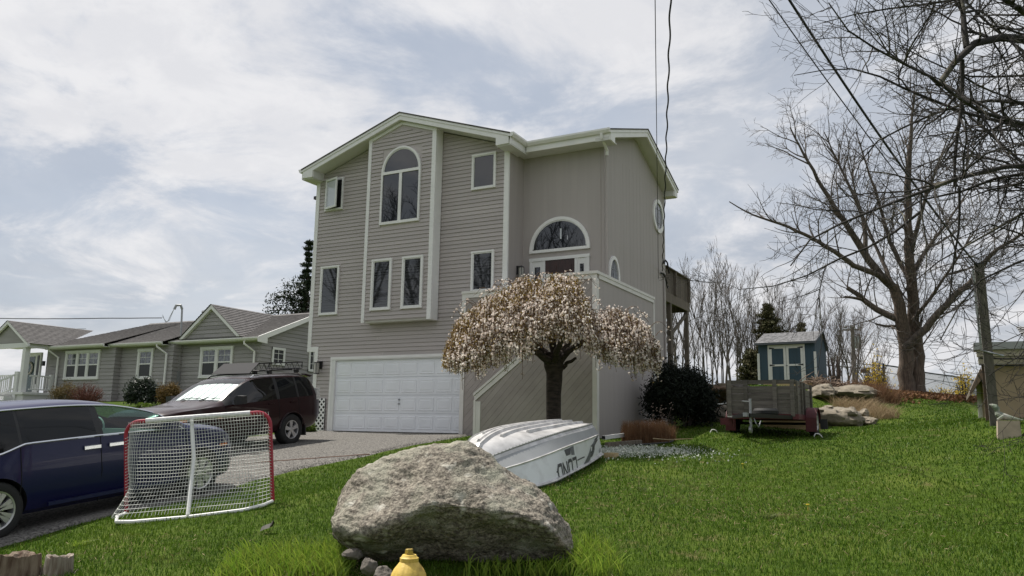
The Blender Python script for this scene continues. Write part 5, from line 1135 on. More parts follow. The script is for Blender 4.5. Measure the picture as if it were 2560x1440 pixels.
# ------------------------------------------------------------------ rotten tree stump in two halves
sp0 = PX(85, 1436, 6.8); stump = root('tree_stump', 'broken grey tree stump split in two chunks at the lawn edge', 'tree stump', (sp0[0], sp0[1], gz(sp0[0], sp0[1])))
M['rot'] = mat('rotten_wood', (.22, .17, .125), .95, col2=(.075, .042, .026), vscale=7, bump=.9, bscale=20, stretch=(3, 3, .5)); M['rot2'] = mat('silvered_wood', (.36, .32, .27), .95, col2=(.16, .12, .09), vscale=9, bump=.9, bscale=22, stretch=(3, 3, .4))
def chunk(cx_, rx, ry, h, seed, m, hollow=None):
    rg = []; r = random.Random(seed)
    for z, f in ((-.05, 1.10), (.02, 1.04), (.08, .99), (.16, .95), (h, .93)):
        ring = []
        for j in range(36):
            q = 2*math.pi*j/36; k = 1+.10*math.sin(3*q+seed)+.05*math.sin(7*q+seed*2)+.03*math.sin(13*q)
            zz = z if z < h else h+.010*math.sin(3*q+seed)+.005*math.sin(11*q)
            ring.append((cx_*Rr[0]+(rx*f*k*math.cos(q))*Rr[0]+ry*f*k*math.sin(q)*Fw[0], cx_*Rr[1]+rx*f*k*math.cos(q)*Rr[1]+ry*f*k*math.sin(q)*Fw[1], zz))
        rg.append(ring)
    inn = [((p[0]-cx_*Rr[0])*.72+cx_*Rr[0], (p[1]-cx_*Rr[1])*.72+cx_*Rr[1], p[2]-.015) for p in rg[-1]]; inn2 = [((p[0]-cx_*Rr[0])*.5+cx_*Rr[0], (p[1]-cx_*Rr[1])*.5+cx_*Rr[1], h-.07) for p in rg[-1]]
    return build('stump_chunk', MB().loft(rg+[inn, inn2]), m, stump, local=True, smooth=True, sharp=40)
chunk(-.13, .17, .14, .185, 2.0, M['rot']); chunk(.20, .105, .11, .175, 5.0, M['rot2'])
shd = MB()
for (x, a, l) in ((.05, .2, .14), (.10, -.3, .10), (.30, -.15, .09), (.32, .25, .07)): shd.tube([(x*Rr[0], x*Rr[1], 0), ((x+a*.2)*Rr[0], (x+a*.2)*Rr[1], l)], [.012, .004], 4)
tag(build('splinter', shd, M['rot2'], stump, local=True), kind='stuff')

# ------------------------------------------------------------------ trailer
tg = PX(1932, 1084, 17.9); TG = gz(tg[0], tg[1])
tl = root('utility_trailer', 'small red utility trailer with weathered grey plank sides', 'trailer', (tg[0], tg[1], TG))
TX0, TX1, TY0, TY1 = -.78, .72, -.95, 1.55; ZB = .47; M['tred'] = mat('trailer_red', (.085, .012, .016), .6, var=.25, vscale=6)
frm = MB(); frm.box(TX0, TX1, TY0, TY0+.06, ZB-.12, ZB-.01); frm.box(TX0, TX1, TY1-.06, TY1, ZB-.12, ZB-.01); frm.box(TX0, TX0+.06, TY0+.06, TY1-.06, ZB-.12, ZB-.01); frm.box(TX1-.06, TX1, TY0+.06, TY1-.06, ZB-.12, ZB-.01)
build('bed_frame', frm, M['tred'], tl, local=True); build('bed_floor', MB().box(TX0+.06, TX1-.06, TY0+.06, TY1-.06, ZB-.04, ZB), M['oldwood'], tl, local=True)
zrows = [(ZB+.0, ZB+.135), (ZB+.14, ZB+.275), (ZB+.282, ZB+.415), (ZB+.43, ZB+.565), (ZB+.625, ZB+.71)]
for k, (a, b) in enumerate(zrows):
    e = RND.uniform(-.006, .006)
    build('front_plank', MB().box(TX0, TX1-.05, TY0+.03, TY0+.055, a+e, b+e), M['oldwood'], tl, local=True)
    for x in (TX0+.01, TX1-.09): build('side_plank', MB().box(x, x+.025, TY0+.06, TY1-.05, a, b), M['oldwood'], tl, local=True)
    build('rear_plank', MB().box(TX0, TX1-.05, TY1-.055, TY1-.03, a, b), M['oldwood'], tl, local=True)
for x in (TX0+.02, TX0+.37, TX1-.52, TX1-.16): build('front_stake', MB().box(x, x+.085, TY0-.01, TY0+.03, ZB-.06, ZB+.72), M['oldwood'], tl, local=True)
for y in (TY0+.12, TY0+.75, TY0+1.15, TY1-.35):
    for x in (TX0-.035, TX1-.065): build('side_stake', MB().box(x, x+.04, y, y+.085, ZB-.06, ZB+.70), M['oldwood'], tl, local=True)
for s in (-1, 1):
    xw = TX0-.12 if s < 0 else TX1+.12
    wheel(tl, 0, 0, 0, .28, .16, .17, 6, 1, m_rim=mat('trailer_rim', (.42, .42, .42), .5)) if False else None
    wb2 = MB().lathe([(.001, s*.085), (.05, s*.085), (.06, s*.05), (.13, s*.045), (.155, s*.083), (.165, s*.08)], 28, (0, 0, 0), 'x', cap=False); wh = build('wheel', MB().add([(p[0]+xw, p[1]+.25, p[2]+.29) for p in wb2.v], wb2.f), mat('trailer_rim', (.5, .5, .49), .45), tl, local=True, smooth=True)
    ty_ = MB().lathe([(.16, -.08), (.25, -.085), (.28, -.06), (.285, 0), (.28, .06), (.25, .085), (.16, .08)], 32, (0, 0, 0), 'x', cap=False); build('tyre', MB().add([(p[0]+xw, p[1]+.25, p[2]+.29) for p in ty_.v], ty_.f), M['rubber'], wh, local=True, smooth=True)
    fd_ = MB(); rr2 = [[(xw-.115, .25+.37*math.cos(q), .30+.33*math.sin(q)), (xw+.115, .25+.37*math.cos(q), .30+.33*math.sin(q)), (xw+.115, .25+.35*math.cos(q), .30+.31*math.sin(q)), (xw-.115, .25+.35*math.cos(q), .30+.31*math.sin(q))] for q in np.linspace(-.05, math.pi+.05, 18)]
    fd_.loft(rr2); fd_.box(xw-.115, xw+.115, -.13, -.11, .10, .40); build('fender', fd_, M['tred'], tl, local=True, smooth=True)
build('axle', MB().tube([(TX0-.05, .25, .27), (TX1+.05, .25, .27)], .03, 8), M['black'], tl, local=True)
dbm = MB(); dbm.bar((TX0+.1, TY0+.1, ZB-.08), (-.17, TY0-1.05, ZB-.06), .06, .08); dbm.bar((TX1-.1, TY0+.1, ZB-.08), (-.09, TY0-1.05, ZB-.06), .06, .08); build('draw_bar', dbm, M['black'], tl, local=True)
cp_ = MB(); cp_.box(-.17, -.09, TY0-1.25, TY0-.95, ZB-.09, ZB-.01); build('coupler', cp_, M['galv'], tl, local=True)
jk = MB(); jk.tube([(-.10, TY0-.85, ZB+.28), (-.10, TY0-.85, ZB-.30)], .028, 8); jk.tube([(-.10, TY0-.85, ZB+.22), (-.24, TY0-.88, ZB+.23), (-.24, TY0-.95, ZB+.23)], .010, 5); jk.box(-.17, .0, TY0-.92, TY0-.78, ZB-.07, ZB-.02); jk.tube([(-.13, TY0-.87, .12), (-.08, TY0-.87, .12)], .07, 12); build('jack_stand', jk, M['galv'], tl, local=True)
build('safety_chain', MB().tube([(-.05, TY0-.9, ZB-.05), (.02, TY0-.95, .25), (.06, TY0-.9, .18), (.05, TY0-.6, .30)], .012, 5), M['galv'], tl, local=True); build('spare_tyre', MB().lathe([(.10, -.07), (.22, -.08), (.26, -.03), (.26, .03), (.22, .08), (.10, .07)], 28, (.10, TY0-.30, ZB+.02), 'z'), M['rubber'], tl, local=True, smooth=True)
build('maker_plate', MB().box(TX0+.01, TX0+.11, TY0-.004, TY0, ZB-.085, ZB-.03), M['white'], tl, local=True); build('mud_guard', MB().box(TX1+.22, TX1+.38, .52, .56, .16, .38), M['black'], tl, local=True)
build('light_bracket', MB().box(TX0-.2, TX0+.06, TY0+.2, TY0+.25, ZB-.25, ZB-.1), M['tred'], tl, local=True)
lz = tg+np.array((.15, 1.9, 0)); tag(build('lumber_beam', MB().box(lz[0]-.72, lz[0]+.62, lz[1], lz[1]+.09, gz(lz[0], lz[1])-.05, gz(lz[0], lz[1])+.24), M['newwood'], loc=(lz[0], lz[1], gz(lz[0], lz[1]))), 'long pale timber lying on the grass behind the trailer', 'lumber')

# ------------------------------------------------------------------ garden shed on the bank
shp = PX(1975, 968, 30.6); SZ = 3.26
shed = root('garden_shed', 'small blue garden shed with white framed double doors and grey roof', 'shed', (shp[0], shp[1]+.9, SZ), Matrix.Rotation(-.10, 3, 'Z'))
sw2, sd_, sh_ = 1.07, 1.8, 1.74
bd_ = MB().box(-sw2, sw2, -.9, .9, .1, sh_); bd_.prism([(sw2, -.9, sh_), (sw2, .9, sh_), (sw2, .25, 2.06)], (-2*sw2, 0, 0)); sbody = build('shed_wall', bd_, M['blue'], shed, local=True)
for x in (-sw2, sw2): build('corner_trim', MB().box(x-.045, x+.045, -.925, -.90, .1, 1.32), M['white'], shed, local=True)
df = MB(); df.box(-.70, -.64, -.925, -.9, .12, 1.62); df.box(.64, .70, -.925, -.9, .12, 1.62); df.box(-.70, .70, -.927, -.9, 1.56, 1.62); build('door_frame', df, M['white'], shed, local=True)
for s in (-1, 1):
    a, b = (-.635, -.008) if s < 0 else (.008, .635)
    dd = build('door', MB().box(a, b, -.918, -.895, .13, 1.56), M['blue'], shed, local=True); rm = MB()
    for (x0_, x1_, z0_, z1_) in ((a, a+.09, .13, 1.56), (b-.09, b, .13, 1.56), (a+.09, b-.09, .13, .20), (a+.09, b-.09, .80, .87), (a+.09, b-.09, 1.48, 1.56)): rm.box(x0_, x1_, -.935, -.918, z0_, z1_)
    build('door_rail', rm, M['white'], dd, local=True)
    for z in (.17, .84, 1.50):
        xh = a if s < 0 else b; build('strap_hinge', MB().add([(xh, -.938, z-.035), (xh, -.938, z+.035), (xh-s*.20, -.938, z+.01), (xh-s*.20, -.938, z-.01)], [(0, 1, 2, 3)]), M['black'], dd, local=True)
build('door_latch', MB().box(-.02, .05, -.945, -.935, .80, .825), M['black'], shed, local=True)
for (y0_, z0_, y1_, z1_, n_) in ((-1.08, 1.70, .25, 2.22, 10), (1.0, 1.5, .25, 2.22, 8)):
    vs, fs = [], []
    for k in range(n_):
        t0, t1 = k/n_, (k+1)/n_; ya, za = y0_+(y1_-y0_)*t0, z0_+(z1_-z0_)*t0; yb2, zb2 = y0_+(y1_-y0_)*t1, z0_+(z1_-z0_)*t1; o = len(vs); x = sw2+.09
        vs += [(-x, ya, za+.022), (x, ya, za+.022), (x, yb2, zb2+.004), (-x, yb2, zb2+.004), (-x, ya, za-.01), (x, ya, za-.01)]; fs += [(o, o+1, o+2, o+3), (o, o+4, o+5, o+1)]
    build('shed_roof', MB().add(vs, fs), mat('pale_shingle', (.22, .22, .225), .95, var=.35, vscale=5, stretch=(2, 1, 1), bump=.3), shed, local=True)
build('roof_edge', MB().prism([(sw2+.095, -1.09, 1.725), (sw2+.095, .25, 2.24), (sw2+.095, 1.01, 1.52), (sw2+.095, 1.01, 1.46), (sw2+.095, .25, 2.17), (sw2+.095, -1.09, 1.66)], (-.03, 0, 0)).box(-sw2-.09, sw2+.09, -1.085, -1.06, 1.63, 1.715), mat('slate_drip', (.10, .11, .125), .6), shed, local=True)
build('shed_skid', MB().box(-sw2+.1, sw2-.1, -.85, -.7, -.3, .1).box(-sw2+.1, sw2-.1, .6, .8, -.3, .1), M['oldwood'], shed, local=True)
# ------------------------------------------------------------------ stones, bank, fence, building on the right
RG_ = 'boulders of the rocky bank'
for a in [('wide ledge of pale rock at the top of the bank right of the shed', 2112, 1004, 27.0, 152, 42, 21, 1.0), ('rough rock ledge just below the brush pile by the shed', 2060, 998, 26.4, 66, 36, 33, .8),
          ('large tan boulder low in the bank beside the trailer wheel', 2088, 1072, 22.2, 118, 62, 22, .9), ('small angular stone wedged between the boulder and the straw', 2128, 1036, 22.8, 26, 18, 23, .3), ('grey squarish stone in the middle of the low rock row', 2136, 1052, 22.7, 34, 24, 24, .3),
          ('upper right stone of the low rock row under dry straw', 2158, 1043, 23.2, 24, 22, 25, .3), ('rounded stone at the right end of the low rock row', 2172, 1063, 22.6, 44, 24, 26, .4), ('flat pale slab lying on top of the large tan boulder', 2071, 1020, 22.2, 20, 8, 27, .25),
          ('pale pointed boulder left of the trailer wheel', 1822, 1066, 21.0, 66, 52, 28, .6), ('rounded grey boulder between the dark shrub and the trailer', 1783, 1050, 21.3, 40, 34, 29, .5)]:
    rpx(*a[:7], dep=a[7], group=RG_, flat=.2)
M['slope'] = mat('bare_bank', (.15, .10, .065), .95, col2=(.075, .06, .03), vscale=5, bump=.8, bscale=18)
bnk = rpx('brown earth mound with dead leaves left behind the trailer', 1800, 1006, 25.5, 96, 50, 31, dep=1.4, m=M['slope'], name='earth_mound', cat='mound')
brd = PX(1789, 1012, 22.5); tag(build('loose_board', MB().bar((brd[0]-.35, brd[1]-.1, brd[2]-.05), (brd[0]+.35, brd[1]+.1, brd[2]+.06), .14, .03), M['white'], loc=tuple(brd)), 'white board lying on the bank left of the trailer', 'board')
for px, py, lb, ln in ((1945, 967, 'left one of the two pale boards lying before the shed', .5), (1990, 968, 'right one of the two pale boards lying before the shed', .55)):
    q = PX(px, py, 28.6); zq = gz(q[0], q[1]); tag(build('loose_plank', MB().box(q[0]-ln, q[0]+ln, q[1]-.07, q[1]+.07, zq-.05, zq+.13), M['newwood'], loc=(q[0], q[1], zq)), lb, 'board', 'pale boards lying before the shed')
# chain link fence
fen = root('chain_link_fence', 'rusty dark chain link fence behind the big bare tree', 'fence', PX(2300, 1000, 36))
F0, F1 = PX(2213, 985, 35.5), PX(2413, 1010, 39.5); fd2 = F1-F0; H_F = 1.28
def fpt(t, h): p = F0+fd2*t; return np.array((p[0], p[1], p[2]+h))
M['fence'] = mat('fence_steel', (.045, .050, .055), .6, metal=.4)
for t, h, w in ((0, 1.36, .05), (.42, 1.22, .03), (1.0, 1.25, .04), (1.36, 1.2, .03)): build('fence_post', MB().tube([fpt(t, -.2), fpt(t, h)], w, 7), M['fence'], fen)
build('top_rail', MB().tube([fpt(t, H_F+.02*math.sin(t*9)-.02*t) for t in np.linspace(0, 1.5, 14)], .034, 6), M['fence'], fen); build('mid_rail', MB().tube([fpt(t, H_F-.32) for t in np.linspace(0, 1.5, 8)], .013, 5), M['fence'], fen)
cl_ = MB(); LN = np.linalg.norm(fd2); st_ = .085
for k in range(int(1.5*LN/st_)):
    for s in (1, -1):
        a0 = k*st_/LN; h0_, h1_ = (0.02, H_F); a1 = a0+s*(h1_-h0_)/LN
        t0, t1, ha, hb2 = a0, a1, h0_, h1_
        if t1 < 0: hb2 = h0_+(0-t0)/(t1-t0)*(h1_-h0_); t1 = 0
        if t1 > 1.5: hb2 = h0_+(1.5-t0)/(t1-t0)*(h1_-h0_); t1 = 1.5
        if hb2-ha > .05: cl_.tube([fpt(t0, ha), fpt(t1, hb2)], .0065, 3, cap=False)
tag(build('wire_mesh', cl_, mat('fence_wire', (.30, .31, .32), .5, metal=.3), fen), kind='stuff')
# utility pole with transformer, cables
up = PX(2136, 975, 58); pole = root('utility_pole', 'distant wooden utility pole carrying a grey transformer can', 'utility pole', (up[0], up[1], up[2]-1))
def uq(px, py): return PX(px, py, 58)
build('pole_shaft', MB().tube([uq(2138, 1000), uq(2131, 815)], [.17, .13], 8), M['poleg'], pole); build('cross_arm', MB().bar(uq(2108, 825), uq(2152, 824), .1, .12), M['poleg'], pole)
tc_ = uq(2142, 856); build('transformer', MB().lathe([(.001, -.42), (.24, -.42), (.26, -.35), (.26, .36), (.24, .42), (.001, .46)], 16, tuple(tc_)), mat('transformer_grey', (.34, .37, .36), .5), pole, smooth=True, sharp=40)
for px in (2114, 2126, 2136, 2147): q = uq(px, 818); build('insulator', MB().lathe([(.05, -.1), (.07, 0), (.05, .16)], 8, tuple(q)), M['galv'], pole)
build('fuse_arm', MB().tube([uq(2134, 838), uq(2144, 834), uq(2144, 846)], .035, 5), M['cable'], pole)
def wire(lb, pts, r, n=24, sag=0.0, twist=0, nm='overhead_wire', group=None, cat='wire'):
    P = [np.array(p, float) for p in pts]; L = np.concatenate([[0], np.cumsum([np.linalg.norm(b-a) for a, b in zip(P[:-1], P[1:])])]); out = []
    for t in np.linspace(0, L[-1], n*(6 if twist else 1)):
        i = min(int(np.searchsorted(L, t, 'right'))-1, len(P)-2); f = (t-L[i])/(L[i+1]-L[i]); q = P[i]+(P[i+1]-P[i])*f; q = q-np.array((0, 0, sag*4*(t/L[-1])*(1-t/L[-1])))
        if twist: q = q+np.array((math.sin(t*twist), math.cos(t*twist), 0))*r*.75
        out.append(q)
    o = build(nm, MB().tube(out, r, 5), M['cable'], loc=tuple(P[0])); return tag(o, lb, cat, group)
G_ = 'overhead wires crossing the sky'
def back(px, py, zt=8.3): r = ray(px, py); return EYE+r*((zt-1.6)/r[2])
wire('thick twisted service cable dropping to the right flank of the house', [(XS+.05, 24.95, 6.7), back(1686, -330)], .0155, 30, .12, 6.0, group=G_); wire('thin straight wire just left of the twisted service cable', [(XS+.04, 24.55, 6.35), back(1634, -330)], .0075, 24, .05, group=G_)
ptop = PX(2449, 672, 15.3)
wire('thicker of the two wires slanting to the grey service post', [ptop, back(1935, -60, 8.0)], .020, 24, .18, group=G_); wire('thinner of the two wires slanting to the grey service post', [ptop-np.array((0, 0, .15)), back(1895, -40, 8.0)], .010, 24, .14, group=G_)
wire('drooping service wire running to the mast on the ranch roof', [(-32.95, 25.75, 6.5), PX(250, 793, 38), PX(-40, 795, 40)], .022, 30, .06, 4.0, group=G_); wire('thin faint line far behind the ranch house roof', [PX(215, 822, 70), PX(-40, 822, 70)], .02, 8, group=G_)
for k, (ya, yb) in enumerate(((830, 868), (868, 900), (875, 910))): wire(['highest of the three thin power lines leaving the pole', 'middle one of the three thin power lines leaving the pole', 'lowest of the three thin power lines leaving the pole'][k], [PX(2140, ya, 58), PX(2560, yb+14, 52)], .012, 12, .25, group=G_)
wire('upper of the dark cables left of the fence post', [PX(2040, 893, 57), PX(2215, 914, 50)], .03, 12, .1, group=G_); wire('lower of the dark cables, carrying a rusty splice box', [PX(2040, 908, 57), PX(2215, 921, 50)], .045, 12, .1, group=G_)
sb = PX(2163, 927, 52); tag(build('splice_box', MB().box(sb[0]-.28, sb[0]+.28, sb[1]-.08, sb[1]+.08, sb[2]-.13, sb[2]+.12), mat('rust_box', (.16, .085, .06), .8), loc=tuple(sb)), 'rusty brown splice box hanging on the cable by the pole', 'cable box')
# tan garage of the other neighbour, its service post, planter block and figure
bcn = PX(2472, 1048, 15.9); BX, BY, BZ = bcn[0], bcn[1], 1.62
tb_ = root('tan_outbuilding', 'tan stucco outbuilding with a flat grey roof edge at the right margin', 'building', (BX+2, BY+2, BZ))
tw = build('stucco_wall', MB().box(BX, BX+6, BY, BY+5.2, BZ-.6, 2.98), M['tan'], tb_)
rt = MB(); rt.box(BX-.10, BX+6, BY-.16, BY-.02, 2.98, 3.12); rt.box(BX-.12, BX+6, BY-.20, BY-.02, 3.125, 3.25); build('trim_band', rt, mat('beige_trim', (.42, .37, .28), .7, var=.06), tb_)
build('roof_edge', MB().box(BX-.16, BX+6, BY-.26, BY+.3, 3.255, 3.40), mat('grey_flashing', (.34, .35, .35), .5), tb_)
vs, fs = [], []
for k in range(8): o = len(vs); y0_, z0_ = BY-.05+k*.28, 3.40+k*.07; vs += [(BX+.75, y0_, z0_+.03), (BX+6, y0_, z0_+.03), (BX+6, y0_+.28, z0_+.075), (BX+.75, y0_+.28, z0_+.075), (BX+.75, y0_, z0_-.01), (BX+6, y0_, z0_-.01)]; fs += [(o, o+1, o+2, o+3), (o, o+4, o+5, o+1)]
build('shingle_roof', MB().add(vs, fs), mat('grey_shingle', (.27, .27, .265), .95, var=.3, vscale=6, stretch=(2, 1, 1), bump=.3), tb_); build('corner_board', MB().box(BX-.05, BX+.02, BY-.03, BY+.1, BZ-.3, 2.97), mat('brown_corner', (.085, .055, .035), .8, var=.3), tb_)
build('side_eave', MB().prism([(BX-.02, BY+1.0, 3.0), (BX-.26, BY+1.0, 2.50), (BX-.26, BY+1.0, 2.42), (BX-.02, BY+1.0, 2.75)], (0, 3.5, 0)), mat('eave_brown', (.16, .13, .10), .7), tb_); build('side_trim', MB().box(BX-.10, BX-.02, BY+2.2, BY+2.3, BZ-.2, 2.7), M['white'], tb_)
wv = MB(); 
for zz in (2.93, 3.06): wv.tube([(BX-.1, BY-.22, zz+.03), (BX+.4, BY-.24, zz), (BX+3, BY-.23, zz+.02)], .014, 4)
build('wall_cable', wv, M['cable'], tb_)
pb = PX(2487, 1052, 15.3); pt = PX(2447, 662, 15.3); spost = root('service_post', 'tall weathered grey square post leaning beside the tan outbuilding', 'post', (pb[0], pb[1], BZ))
build('post_shaft', MB().loft([[tuple(c+np.array((a, b, 0))) for a, b in ((-.08, -.08), (.08, -.08), (.08, .08), (-.08, .08))] for c in (pb-np.array((0, 0, .3)), pb*.5+pt*.5, pt)]), mat('grey_post', (.125, .112, .098), .9, var=.22, vscale=5, stretch=(4, 4, .4), bump=.3), spost)
build('post_cap', MB().box(pt[0]-.085, pt[0]+.085, pt[1]-.085, pt[1]+.085, pt[2], pt[2]+.03), M['black'], spost); build('post_conduit', MB().tube([pt+np.array((-.11, -.12, -.1)), pt*.45+pb*.55+np.array((-.11, -.12, 0)), pt*.42+pb*.58+np.array((.25, -.13, -.03))], .022, 5), M['galv'], spost)
pk = PX(2524, 1098, 13.6); pbx = tag(build('planter_block', MB().loft([[(pk[0]-.19, pk[1]-.2, 1.36), (pk[0]+.17, pk[1]-.2, 1.36), (pk[0]+.17, pk[1]+.2, 1.36), (pk[0]-.19, pk[1]+.2, 1.36)], [(pk[0]-.16, pk[1]-.18, 1.83), (pk[0]+.16, pk[1]-.18, 1.83), (pk[0]+.16, pk[1]+.2, 1.83), (pk[0]-.16, pk[1]+.2, 1.83)]]), mat('pink_concrete', (.42, .34, .27), .9, var=.12, vscale=6, bump=.3), loc=(pk[0], pk[1], 1.45)), 'pinkish concrete block standing in front of the tan wall', 'block')
st_o = root('garden_statue', 'mossy grey green garden figure of a lizard lying on the concrete block', 'statue', (pk[0]-.02, pk[1]-.02, 1.83)); M['moss'] = mat('mossy_stone', (.15, .19, .14), .9, col2=(.33, .33, .29), vscale=12, bump=.4, bscale=40)
def blobs(pairs, nm):
    b = MB(); b.tube([p for p, r in pairs], [r for p, r in pairs], 10); return build(nm, b, M['moss'], st_o, local=True, smooth=True)
blobs([((.24, 0, .012), .008), ((.12, 0, .035), .028), ((.0, 0, .06), .055), ((-.08, 0, .085), .062), ((-.12, 0, .12), .055), ((-.13, 0, .16), .036)], 'statue_body'); blobs([((-.12, 0, .155), .036), ((-.13, -.0, .20), .052), ((-.15, 0, .235), .048), ((-.20, 0, .262), .028), ((-.235, 0, .272), .010)], 'statue_head'); blobs([((-.05, -.05, .07), .03), ((-.10, -.07, .04), .022), ((-.14, -.075, .012), .018)], 'statue_leg')
tag(build('dark_bucket', MB().lathe([(.13, 1.36), (.16, 1.62), (.15, 1.62), (.12, 1.40)], 16, (pk[0]+.36, pk[1]-.1, 0)), M['plast'], loc=(pk[0]+.36, pk[1]-.1, 1.36), smooth=True), 'dark plastic pot beside the concrete block', 'pot')
dse = PX(1560, 1092, 16.0); de_ = MB(); a_, b_ = PX(1509, 1094, 15.9), PX(1562, 1087, 16.6)
de_.bar(a_, b_, .085, .075); o = tag(build('drain_pipe', de_, M['white'], loc=tuple(a_)), 'white downspout extension lying at the foot of the porch wall', 'pipe'); build('pipe_mouth', MB().bar(a_+(a_-b_)*.012, a_-(a_-b_)*.002, .07, .06), M['dark'], o)

# ------------------------------------------------------------------ trees
class Tubes:
    def __init__(s): s.groups = {}
    def add(s, P, R, n):
        P = np.asarray(P, float); s.groups.setdefault((len(P), n), []).append((P, np.asarray(R, float)))
    def arrays(s):
        Vs, Fs, off = [], [], 0
        for (k, n), L in s.groups.items():
            P = np.stack([a for a, _ in L]); R = np.stack([b for _, b in L]); m = len(L)
            T = np.empty_like(P); T[:, 1:-1] = P[:, 2:]-P[:, :-2]; T[:, 0] = P[:, 1]-P[:, 0]; T[:, -1] = P[:, -1]-P[:, -2]
            T /= np.linalg.norm(T, axis=2, keepdims=True)+1e-12; mt = T.mean(1); ref = np.where((np.abs(mt[:, 2:3]) < .8), np.array([[0, 0, 1.]]), np.array([[1., .2, 0]]))
            A = np.cross(T, ref[:, None, :]); A /= np.linalg.norm(A, axis=2, keepdims=True)+1e-12; B = np.cross(A, T)
            q = 2*np.pi*np.arange(n)/n; V = P[:, :, None, :]+R[:, :, None, None]*(np.cos(q)[None, None, :, None]*A[:, :, None, :]+np.sin(q)[None, None, :, None]*B[:, :, None, :])
            i, j = np.meshgrid(np.arange(k-1), np.arange(n), indexing='ij'); a = (i*n+j).ravel(); b = (i*n+(j+1) % n).ravel(); f = np.stack([a, b, b+n, a+n], 1)
            F = (f[None]+(np.arange(m)*k*n)[:, None, None]).reshape(-1, 4)+off; Vs.append(V.reshape(-1, 3)); Fs.append(F); off += m*k*n
        return np.concatenate(Vs), np.concatenate(Fs)
def unit(v): v = np.asarray(v, float); return v/(np.linalg.norm(v)+1e-12)
def smoothpath(pts, n):
    P = np.array(pts, float); L = np.concatenate([[0], np.cumsum(np.linalg.norm(np.diff(P, axis=0), axis=1))]); q = np.linspace(0, L[-1], n)
    return np.stack([cr1(L, P[:, k], q) for k in range(3)], 1)
def wander(p, d, L, n, rg, wig, grav):
    out = [np.array(p, float)]; d = unit(d); st = L/(n-1)
    for _ in range(n-1):
        d = unit(d+rg.normal(0, wig, 3)+np.array((0, 0, grav))); out.append(out[-1]+d*st)
    return np.array(out)
def branch(T, path, r0, r1, lv, rg, pr):
    """add a limb and its children"""
    n = len(path); T.add(path, np.linspace(r0, r1, n)**1.0, 7 if r0 > .05 else (5 if r0 > .018 else 3))
    if lv >= pr['lv']: return
    L = np.linalg.norm(np.diff(path, axis=0), axis=1).sum(); k = rg.poisson(max(.3, L*pr['den'][lv]))
    for _ in range(k):
        t = rg.uniform(pr['t0'][lv], 1.0); x = t*(n-1); i = min(int(x), n-2); f = x-i; p = path[i]*(1-f)+path[i+1]*f; tg_ = unit(path[i+1]-path[i])
        a = unit(np.cross(tg_, rg.normal(0, 1, 3))); ang = math.radians(rg.uniform(*pr['ang'])); d = tg_*math.cos(ang)+a*math.sin(ang); d = d+np.array((0, 0, pr['up'][lv]))
        l = pr['len'][lv]*rg.uniform(.45, 1.15)*(1.15-.55*t); rr = max(pr['rmin'], min(r0+(r1-r0)*t, pr['rad'][lv])*rg.uniform(.55, .9))
        branch(T, wander(p, d, l, pr['seg'][lv], rg, pr['wig'], pr['grav'][lv]), rr, max(pr['rmin']*.7, rr*.35), lv+1, rg, pr)
def treeobj(name, label, group, base, limbs, pr, seed, mt, mtw, cat='tree'):
    rg = np.random.default_rng(seed); r = root(name, label, cat, base, group=group); T = Tubes(); C = Tubes()
    for path, ra, rb, kind in limbs:
        n = max(6, int(np.linalg.norm(np.diff(np.array(path), axis=0), axis=1).sum()/.35)); P = smoothpath(path, min(n, 40)); P = P+rg.normal(0, 1, P.shape)*min(.03, ra*.12)
        (T if kind == 't' else C).add(P, np.linspace(ra, rb, len(P)), 12 if ra > .12 else 8)
        if pr: 
            q = dict(pr); k0 = C
            sub = Tubes(); branch(sub, P, ra, rb, 0, rg, q)
            for key, L in sub.groups.items():
                for (pp, rr) in L:
                    if len(pp) == len(P) and np.allclose(pp, P): continue
                    C.add(pp, rr, key[1])
    V, Fq = T.arrays(); np_obj('trunk', V, Fq, mt, r, smooth=True)
    V, Fq = C.arrays(); np_obj('crown', V, Fq, mtw, r, smooth=True)
    return r
def ip(pts, d): return [PX(px, py, d+(dd[0] if dd else 0)) for px, py, *dd in pts]
PM = dict(lv=4, den=[2.2, 2.8, 3.4, 2.6], t0=[.22, .2, .15, .1], ang=(28, 62), up=[.12, .10, .05, .02], len=[2.6, 1.25, .62, .34], rad=[.040, .018, .010, .007], rmin=.0056, seg=[8, 6, 5, 4], wig=.10, grav=[.05, .03, .0, 0])
D_ = 32.0
tb0 = PX(2280, 990, D_); _bz = gz(tb0[0], tb0[1])
